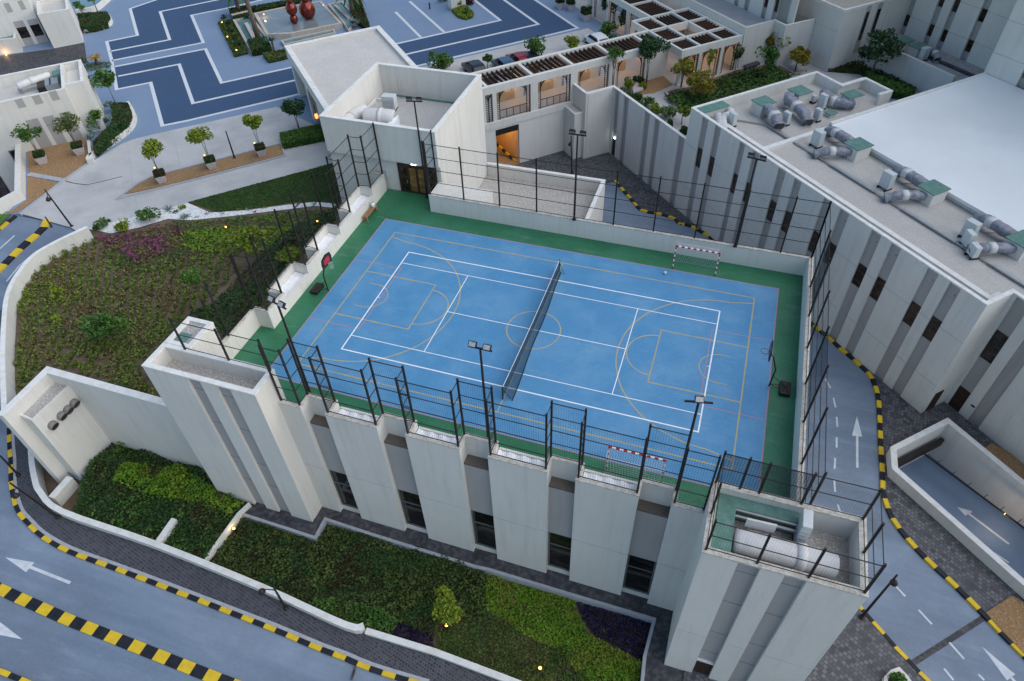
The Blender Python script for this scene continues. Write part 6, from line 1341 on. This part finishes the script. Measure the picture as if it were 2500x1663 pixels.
# ---------------------------------------------------------------- fountain court
FZ = PZ+.7
fo = thing('fountain', 'stepped stone fountain basin with shallow pools in the plaza', 'fountain', at('a', 1300, 300))
def fpoly(z, *q): return [p[:2] for p in PP(z, 'a', *q)]
b = MB(); b.prism(fpoly(FZ, (690, 185), (1150, 90), (1650, 10), (1950, 330), (1640, 390), (1220, 475), (870, 490)), PZ-.05, FZ-.12)
main = fpoly(FZ, (690, 185), (1150, 90), (1650, 10), (1950, 330), (1640, 390), (1220, 475), (870, 490)); main = main if area2(main) > 0 else main[::-1]
b.wall(main, 0, .4, FZ-.12, FZ, True)
tr_ = fpoly(PZ+.3, (1075, 575), (1215, 545), (1830, 415), (1860, 465), (1120, 640)); tr_ = tr_ if area2(tr_) > 0 else tr_[::-1]; b.wall(tr_, 0, .25, PZ-.05, PZ+.35, True)
lf = fpoly(PZ+.5, (395, 280), (640, 210), (900, 520), (940, 680), (650, 735)); lf = lf if area2(lf) > 0 else lf[::-1]; b.wall(lf, 0, .35, PZ-.05, PZ+.55, True)
rg = fpoly(PZ+.4, (1740, 60), (1960, 20), (2150, 250), (2040, 440), (1960, 330)); rg = rg if area2(rg) > 0 else rg[::-1]; b.wall(rg, 0, .3, PZ-.05, PZ+.45, True)
b.wall(fpoly(PZ+.5, (585, 330), (700, 540)), -.25, .25, PZ, PZ+.6); b.wall(fpoly(PZ+.4, (1850, 80), (2040, 260)), -.2, .2, PZ, PZ+.5); b.wall(fpoly(PZ+.6, (390, 250), (650, 190)), -.3, .3, PZ, PZ+1.0)
b.build('basin', STONE, fo)
for nm, pl, z in (('water', offset(main, .4, True), FZ-.06), ('water', offset(tr_, .25, True), PZ+.22), ('water', offset(lf, .35, True), PZ+.3), ('water', offset(rg, .3, True), PZ+.25)):
    b = MB(); b.sheet(pl, z); b.build(nm, POND if z > PZ+.5 else WATER, fo)
def gourd(label, base, parts):
    t = thing('ball_sculpture', label, 'sculpture', base, 'polished red sculptures'); z = 0
    for i, r in enumerate(parts):
        b = MB(); b.ball((base[0], base[1], base[2]+z+r*1.08), r, 18, 1.12); b.build('sphere', COPPER, t, True); z += r*1.95
gourd('large polished red metal gourd sculpture standing in the fountain', at('a', 1480, 265, FZ-.1), [1.12, .6]); gourd('smaller polished red metal gourd sculpture standing in the fountain', at('a', 1278, 335, FZ-.1), [.58, .78, .4])
for i, (x, y) in enumerate(((835, 200), (1720, 320), (1045, 450), (1680, 75))):
    p = at('a', x, y, FZ); t = thing('fountain_light', 'tiny fountain light on the pool edge, %s' % ['back left with a golden reflection', 'front right', 'front left', 'back right'][i], 'light', p, 'fountain lights'); MB().lathe((p[0], p[1], p[2]-.1), [(.06, 0), (.08, .12)], 8).build('lens', LAMPW if i in (0, 3) else LGLASS, t)
    MB().lathe((p[0], p[1], p[2]-.14), [(.12, 0), (.12, .05)], 8).build('collar', BLACK, t)
lamp(at('a', 835, 205, FZ+.4), 14, .08)
hedge('box_hedge', 'square hedge round the left palm at the back of the fountain', fpoly(PZ+.9, (345, 115), (640, 68), (655, 185), (400, 238)), PZ, .9, G_DARK, 110, .16)
hedge('box_hedge', 'square hedge round the front palm of the fountain', fpoly(PZ+.9, (605, 565), (870, 515), (935, 655), (660, 705)), PZ, .9, G_DARK, 110, .16)
hedge('box_hedge', 'long hedge along the back wall of the fountain', fpoly(PZ+.7, (650, 90), (1200, -10), (1500, -60), (1480, -10), (1200, 45), (680, 120)), PZ, .7, G_DARK, 100, .16)
hedge('flower_bed', 'planted bed with clipped balls along the left side of the fountain', fpoly(PZ+.25, (188, 310), (395, 275), (610, 740), (425, 790)), PZ, .3, G_OLIVE, 100, .14, None, 'flower bed')
for i, (x, y) in enumerate(((268, 290), (320, 350), (390, 450), (440, 560), (480, 640))): shrub('ball_topiary', 'dark ball bush in the bed left of the fountain, %s' % ['standing tallest at the far end', 'second from the far end', 'in the middle', 'second from the near end', 'at the near end'][i], at('a', x, y, PZ+.25), .5, G_DARK, 260, .12, 'topiary', 'ball bushes by the fountain', .9)
for i, (x, y) in enumerate(((245, 322), (322, 525), (450, 715))):
    p = at('a', x, y, PZ+.35); t = thing('garden_uplight', 'tiny yellow uplight in the bed left of the fountain, %s' % ['far end', 'middle', 'near end'][i], 'uplight', p, 'yellow garden uplights'); MB().lathe(p, [(.08, 0), (.09, .1)], 8).build('lens', LAMPW, t); MB().lathe((p[0], p[1], p[2]-.3), [(.05, 0), (.05, .3)], 8).build('stake', BLACK, t)
hedge('box_hedge', 'low hedge under the blue palm at the front of the fountain', fpoly(PZ+.5, (825, 755), (1130, 690), (1190, 780), (905, 845)), PZ, .5, G_OLIVE, 120, .15)
rosette('blue_palm', 'silvery blue fan palm in front of the fountain', at('a', 985, 720), 1.25, 60, G_BLUE, 'palm', .9, .1, 1.3, .2, .12)
rosette('blue_palm', 'silvery blue palm on the right side of the fountain', at('a', 2120, 400), 1.2, 60, G_BLUE, 'palm', .8, .1, .7, .2, .12)
hedge('box_hedge', 'dark hedge on the right side of the fountain', fpoly(PZ+.8, (2060, -20), (2200, -20), (2323, 330), (2260, 360), (2100, 210)), PZ, .8, G_DARK, 100, .16)
def palm(label, k, foot, top):
    p0 = P(k, *foot, PZ+.4); d = Vector(ray(k, *top)); c = Vector(CAM); hh = Vector((p0.x-c.x, p0.y-c.y, 0)); f = (hh.x*d.x+hh.y*d.y)/(d.x**2+d.y**2); p1 = c+d*f; p1 = p0+(p1-p0)*1.9
    t = thing('date_palm', label, 'palm', p0, 'tall palms round the fountain'); MB().tube([p0, p0+(p1-p0)*.3, p0+(p1-p0)*.65, p1], [.42, .3, .27, .3], 10).build('trunk', PALMBARK, t, True)
    b = MB()
    for q in range(40):
        a = q*2.399; e = -.4+1.5*(q/40); dv = Vector((math.cos(a)*math.cos(e), math.sin(a)*math.cos(e), math.sin(e))); s_ = dv.cross(Vector((0, 0, 1))).normalized(); pr = None
        for z in range(6):
            g = z/5; pt = p1+dv*2.6*g-Vector((0, 0, 1.1*g*g)); w = .28*(1-g)**.5+.02; cur = (pt-s_*w, pt+s_*w)
            if pr: b.face([pr[0], pr[1], cur[1], cur[0]])
            pr = cur
    b.build('fronds', G_MID, t)
palm('tall palm trunk in the square hedge at the back left of the fountain', 'a', (490, 165), (440, 0)); palm('tall palm trunk rising from the front hedge of the fountain', 'a', (770, 575), (590, 0)); palm('tall palm trunk at the right side of the fountain', 'a', (2100, 180), (2065, 0))
# island with clipped bushes and a white column at the top
il = fpoly; isl = [p[:2] for p in PP(PZ+.2, 'f', (590, 120), (770, 70), (860, 140), (910, 190), (890, 235), (800, 268), (700, 240), (640, 185))]
hedge('flower_bed', 'bright green clipped island bed in the plaza at the top', isl, PZ, .35, G_LIME, 140, .13, None, 'flower bed')
shrub('ball_topiary', 'clipped ball bush on the bright island, next to the white column', at('f', 705, 85, PZ+.3), .62, G_LIME, 330, .13, 'topiary'); shrub('ball_topiary', 'clipped darker ball bush on the bright island, at the rounded end', at('f', 800, 195, PZ+.3), .55, G_MID, 300, .13, 'topiary')
gp = thing('gate_pillar', 'white pillar beside the bright island bed, cut by the top edge', 'pillar', at('f', 560, 130)); q = [p[:2] for p in PP(PZ, 'f', (550, 125), (600, 160), (800, 100), (745, 60))]; b = MB(); b.prism(q, PZ-.1, PZ+5); b.build('shaft', WHITE, gp); b = MB(); b.prism(offset(q, -.06 if area2(q) > 0 else .06, True), PZ-.1, PZ+.35); b.build('plinth', STONE, gp)
shrub('garden_shrub', 'dark shrub behind the white pillar at the top edge', at('f', 480, 20), .8, G_DARK, 260, .16)
t = thing('bollard', 'small dark bollard light standing alone on the plaza', 'bollard', at('f', 288, 130)); p = at('f', 288, 130); MB().lathe(p, [(.1, 0), (.1, .7)], 10).build('post', BLACK, t); MB().lathe((p[0], p[1], p[2]+.7), [(.13, 0), (.13, .12), (.03, .16)], 10).build('cap', BLACK, t)
# ---------------------------------------------------------------- cars
def car(label, c, ang, col, L=4.4, Wd=1.82, H=1.5):
    t = thing('parked_car', label, 'car', (c[0], c[1], PZ), 'cars parked behind the gallery'); ca, sa = math.cos(ang), math.sin(ang)
    X = lambda x, y, z: (c[0]+x*ca-y*sa, c[1]+x*sa+y*ca, PZ+z)
    pm = mat('car_paint_%d' % len([m for m in MATS if m.startswith('car_paint')]), col, None, rough=.25, spec=.6)
    b = MB(); prof = [(-L/2, .35), (-L/2, .8), (-L/2+.15, .95), (-L*.18, .98), (L*.28, .95), (L/2-.25, .82), (L/2, .62), (L/2, .35)]
    def loft(b, prof, w0, tap):
        n = len(prof); P_ = [[X(x, s*w0*(tap(z)), z) for x, z in prof] for s in (-.5, .5)]
        b.face(P_[0]); b.face(P_[1][::-1])
        for i in range(n): j = (i+1) % n; b.face([P_[0][j], P_[0][i], P_[1][i], P_[1][j]])
    loft(b, prof, Wd, lambda z: 1-.06*max(0, z-.7)); b.build('body', pm, t, bevel=.06)
    b = MB(); cab = [(-L*.44, .95), (-L*.33, H-.12), (-L*.2, H), (L*.06, H-.02), (L*.14, H-.12), (L*.27, .95)]; loft(b, cab, Wd*.94, lambda z: 1-.3*max(0, z-.95)); cb = b.build('cabin', pm, t, bevel=.05)
    g = MB(); g.face([X(L*.278, -.7, .98), X(L*.278, .7, .98), X(L*.148, .6, H-.13), X(L*.148, -.6, H-.13)]); g.build('windscreen', DGLASS, t)
    g = MB(); g.face([X(-L*.452, .7, .99), X(-L*.452, -.7, .99), X(-L*.342, -.6, H-.15), X(-L*.342, .6, H-.15)]); g.build('rear_window', DGLASS, t)
    for s in (-1, 1):
        g = MB(); w1, w2 = Wd*.475*s, Wd*.41*s; pts = [X(-L*.36, w1, 1.0), X(L*.22, w1, 1.0), X(L*.1, w2*1.03, H-.12), X(-L*.27, w2*1.03, H-.12)]; g.face(pts if s < 0 else pts[::-1]); g.build('side_window', DGLASS, t)
        for xx in (-L*.31, L*.31):
            w = MB(); w.tube([X(xx, s*(Wd/2-.22), .33), X(xx, s*(Wd/2+.01), .33)], .33, 16); wo = w.build('wheel', BLACK, t); w = MB(); w.tube([X(xx, s*(Wd/2+.0), .33), X(xx, s*(Wd/2+.025), .33)], .2, 12); w.build('rim', STEEL, wo)
        h = MB(); h.bar(X(L/2-.08, s*.62, .7), X(L/2+.01, s*.62, .68), .36, .14); h.build('headlight', LGLASS, t); h = MB(); h.bar(X(-L/2-.01, s*.66, .8), X(-L/2+.06, s*.66, .8), .3, .16); h.build('tail_light', REDP, t)
car('dark blue black parked car half hidden by a small bush behind the gallery', at('f', 930, 1010, PZ+.3), math.radians(135), (.02, .025, .04))
car('blue parked hatchback behind the gallery roof, left of the red car', at('f', 1350, 960, PZ+.3), math.radians(135), (.04, .09, .15))
car('red parked car behind the gallery roof', at('f', 1560, 890, PZ+.3), math.radians(135), (.22, .012, .02))
car('black parked car beside the red one behind the gallery', at('f', 1690, 900, PZ+.1), math.radians(135), (.015, .016, .02))
car('white parked car half hidden by a bush near the pavilion', at('g', 560, 610, PZ+.3), math.radians(135), (.75, .76, .77))
car('black car at the top edge of the plaza behind the island bed', at('f', 850, 5), math.radians(100), (.015, .015, .02))
# trees behind the gallery and on the roof garden
def T(k, x, y, h, R, m, label, **kw):
    z = kw.pop('z', PZ); return tree(kw.pop('name', 'garden_tree'), label, kw.pop('loc', None) or at(k, x, y, z), h, R, m, kw.pop('trunk', .06), kw.pop('stems', 1), None, kw.pop('n', 800), kw.pop('size', .2), kw.pop('lumps', 10), kw.pop('sz', .85))
T('f', 470, 1010, 2.9, 1.6, G_MID, 'bushy yellow tinged tree between the entrance block and the parked cars', n=1100)
T('f', 1110, 985, 2.0, .75, G_MID, 'small green bush tree beside the dark blue parked car', n=450)
T('f', 1790, 880, 3.2, 1.5, G_MID, 'full green tree beside the red and black cars', n=1000)
T('f', 2290, 760, 2.3, 1.2, G_LIME, 'rounded light green tree behind the gallery roof, right of the cars', n=800)
T('g', 720, 580, 2.3, 1.45, G_MID, 'low spreading bush tree beside the white car', n=900)
T('g', 720, 330, 3.9, 1.0, G_DEEP, 'slender dark tree in front of the pergola walk, left of the pair', stems=2, sz=1.5, n=800); T('g', 965, 480, 3.9, 1.1, G_DEEP, 'slender dark tree against the pavilion, right of the pair', stems=2, sz=1.5, n=800)
shrub('garden_shrub', 'reddish round shrub at the foot of the slender trees', at('g', 780, 400), .75, G_OLIVE, 340, .15)
T('g', 1650, 150, 3.2, 1.3, G_MID, 'green tree in the court behind the pavilion by the rear wall', n=700)
for i, (x, y, w) in enumerate(((410, 285, 1.15), (190, 140, 1.0), (40, 120, 1.))):
    planter_tree('the %s plaza planter' % ['nearest', 'middle', 'farthest'][i], 'tall pale planter on the plaza before the pergola walk, %s' % ['nearest', 'middle one', 'farthest'][i], at('g', x, y), .95, .62, G_DARK, w, 380, 1, 'round dark bush in the %s plaza planter before the pergola walk' % ['nearest', 'middle', 'farthest'][i], .9)
# roof garden
TZ_ = PZ+.05
b = MB(); b.sheet([st(-31.9, .3), st(-18.6, .3), st(-18.6, 31.6), st(-13, 31.6), st(-13, 19), st(-11, 19), st(-11, 31.7), st(-26, 31.7), st(-26.1, 26.4), st(-31.9, 22), st(-31.9, .3)], PZ+.012) if False else b.sheet([st(-34.8, -3.3), st(-31.9, -3.3), st(-31.9, .3), st(-18.6, .3), st(-18.6, 31.6), st(-26.1, 31.6), st(-26.1, 26.4), st(-30, 26.4), st(-31.9, 22), st(-31.9, 9), st(-34.8, 9)], PZ+.012); struct('garden_paving', b, PALE)
gb('gravel_bed', [p[:2] for p in PP(TZ_, 'k', (700, 410), (1040, 340), (1210, 500), (860, 650), (540, 690), (480, 600), (690, 560))], BROWNG, PZ+.08)
GB = ('k', (1080, 660), (1250, 600), (1500, 560), 'h', (270, 1110), (560, 1010), (880, 950), (1090, 900), (1390, 1065), 'l', (1500, 130), (1700, 60), (900, 320), (60, 560), 'k', (1560, 900), (1390, 880), (1200, 770))
gq = [p[:2] for p in PP(TZ_, *GB)]; bq = thing('garden_bed', 'large raised planting bed on the roof garden beside the long building', 'planting bed', (*gq[0], PZ)); b = MB(); b.prism(gq, PZ, PZ+.2); b.build('soil', SOIL, bq); gq2 = gq if area2(gq) > 0 else gq[::-1]; b = MB(); b.wall(gq2, -.12, .1, PZ, PZ+.28, True); b.build('kerb', STONE, bq)
gz('garden_cover', G_MID, 60, .2, .7, 1.2, 51, *GB, z=PZ+.15); gz('garden_cover', G_DARK, 40, .2, .6, 1.0, 52, *GB, z=PZ+.15)
for i, (x, y, r, m) in enumerate(((410, 560, .75, G_LIME), (640, 570, .55, G_LIME), (740, 850, .95, G_MID), (930, 980, 1., G_LIME), (1140, 1080, 1., G_MID), (1180, 1290, .6, G_DARK), (1390, 1390, .55, G_DARK), (560, 780, .7, G_DARK), (560, 470, .7, G_DARK))):
    shrub('garden_shrub', 'roof garden shrub behind the grooved retaining wall, %s' % ['lime ball on the pale slab', 'small light bush right of the lime ball', 'fuller green one near the middle', 'bright one in the middle of the row', 'green one right of the bright one', 'low dark one farther right', 'low dark one nearest the long building', 'dark low one left of the middle', 'dark one under the slim gallery tree'][i], at('k', x, y, PZ+.05), r, m, 420, .17)
gz('garden_cover', G_DARK, 70, .18, .9, .8, 53, 'k', (250, 560), (420, 520), (600, 740), (760, 900), (960, 1080), (1150, 1230), (1430, 1420), (1440, 1470), (1250, 1330), (980, 1110), (700, 920), (480, 740), (300, 600), z=PZ+.6)
t = thing('slab_seat', 'low pale stone slab seat beside the lime ball bush', 'seat', at('k', 590, 560)); q = [p[:2] for p in PP(PZ+.4, 'k', (480, 560), (560, 450), (680, 570), (500, 640))]; b = MB(); b.prism(q, PZ+.2, PZ+.42); b.build('slab', PLANTER, t); b = MB(); b.prism(offset(q, .2 if area2(q) > 0 else -.2, True), PZ, PZ+.2); b.build('foot', STONE, t)
T('g', 620, 1240, 5.4, 1.05, G_MID, 'slim tree with thin pale stems in front of the third gallery arch', stems=3, n=520, size=.17, loc=(*st(-34.1, 1.4), PZ))
shrub('garden_shrub', 'dark round bush at the foot of the slim gallery tree', (*st(-33.9, .9), PZ), .9, G_DEEP, 380, .15)
T('g', 1120, 1110, 5.9, 1.85, G_DEEP, 'tall full dark green tree in front of the fourth gallery arch', stems=2, n=1500, loc=(*st(-33.9, 6.0), PZ))
T('g', 1750, 1270, 3.75, 1.5, G_YEL, 'yellow green round tree in front of the pavilion corner', stems=2, n=900, sz=.75)
T('k', 1700, 830, 3.9, 1.85, G_YEL, 'large orange tinted yellow green tree at the edge of the planting bed', n=1500)
T('h', 935, 1155, 4.3, 1.4, G_MID, 'slim stemmed green tree standing in the planting bed before the white tower', n=800)
T('h', 1065, 890, 4.1, 1.6, G_YEL, 'clipped yellow tree against the white tower, left of the two', trunk=.12, n=1300); T('h', 1400, 1010, 3.3, 1.5, G_YEL, 'clipped yellow tree against the white tower, right of the two', trunk=.1, n=1300)
T('i', 150, 1090, 5.6, 2.5, G_DEEP, 'big loose dark tree in front of the low terrace wall', stems=3, n=1400, size=.24)
T('g', 2120, 1150, 3.9, .5, G_LIME, 'thin climber like tree at the pavilion arch, left', n=240, sz=2.2); T('h', 540, 1050, 3.8, .55, G_OLIVE, 'thin climber like tree at the last pavilion arch, right', n=260, sz=2.2)
T('k', 1370, 1230, 2.3, .8, G_LIME, 'small light tree on a thin stem beside the corner of the long building', n=420)
LW_ = [p[:2] for p in PP(PZ+.1, 'h', (1850, 1010), (2060, 870), (2323, 900), 'i', (100, 960), (500, 1110), (830, 1265), (440, 1400), (330, 1320), (0, 1050))]
b = MB(); b.sheet(LW_, PZ+.06); tag(b.build('lawn', G_LAWN), kind='structure'); tag(cover('garden_cover', LW_, PZ+.06, .5, G_DARK, 55, .2, 1., 55), kind='stuff')
hd = [p[:2] for p in PP(PZ+.9, 'i', (100, 1000), (240, 1060), (560, 1170), (790, 1270), (640, 1320), (400, 1260), (150, 1130))]; hedge('box_hedge', 'long green hedge below the low terrace wall beside the metal roof', hd, PZ, .9, G_MID, 110, .17)
t = thing('stone_bench', 'grey box bench against the white wall by the yellow trees', 'bench', at('h', 780, 950)); q = [p[:2] for p in PP(PZ+.5, 'h', (670, 925), (870, 860), (910, 895), (690, 965))]; b = MB(); b.prism(q, PZ+.08, PZ+.5); b.build('seat', SLATE, t); b = MB(); b.prism(offset(q, .15 if area2(q) > 0 else -.15, True), PZ, PZ+.09); b.build('plinth', STONE, t)

for k, x, y, z, lab in (('1', 1058, 1150, PZ+1.35, 'on the leftmost path planter'), ('1', 1398, 1065, PZ+1.35, 'on the middle path planter'), ('1', 1740, 980, PZ+1.35, 'on the path planter nearest the hedge'), ('q', 225, 503, PZ+.35, 'on the bright bank below the pebbles'), ('q', 1197, 440, PZ+.35, 'beside the court fence on the bank'), ('4', 1545, 15, PZ+.35, 'in the grass at the top of the bank')):
    p = P(k, x, y, z); t = thing('garden_uplight', 'tiny yellow uplight '+lab, 'uplight', p, 'yellow garden uplights'); MB().lathe((p.x, p.y, p.z), [(.06, 0), (.07, .08)], 8).build('lens', LAMPW, t); MB().lathe((p.x, p.y, p.z-.22), [(.045, 0), (.045, .22)], 8).build('stake', BLACK, t)
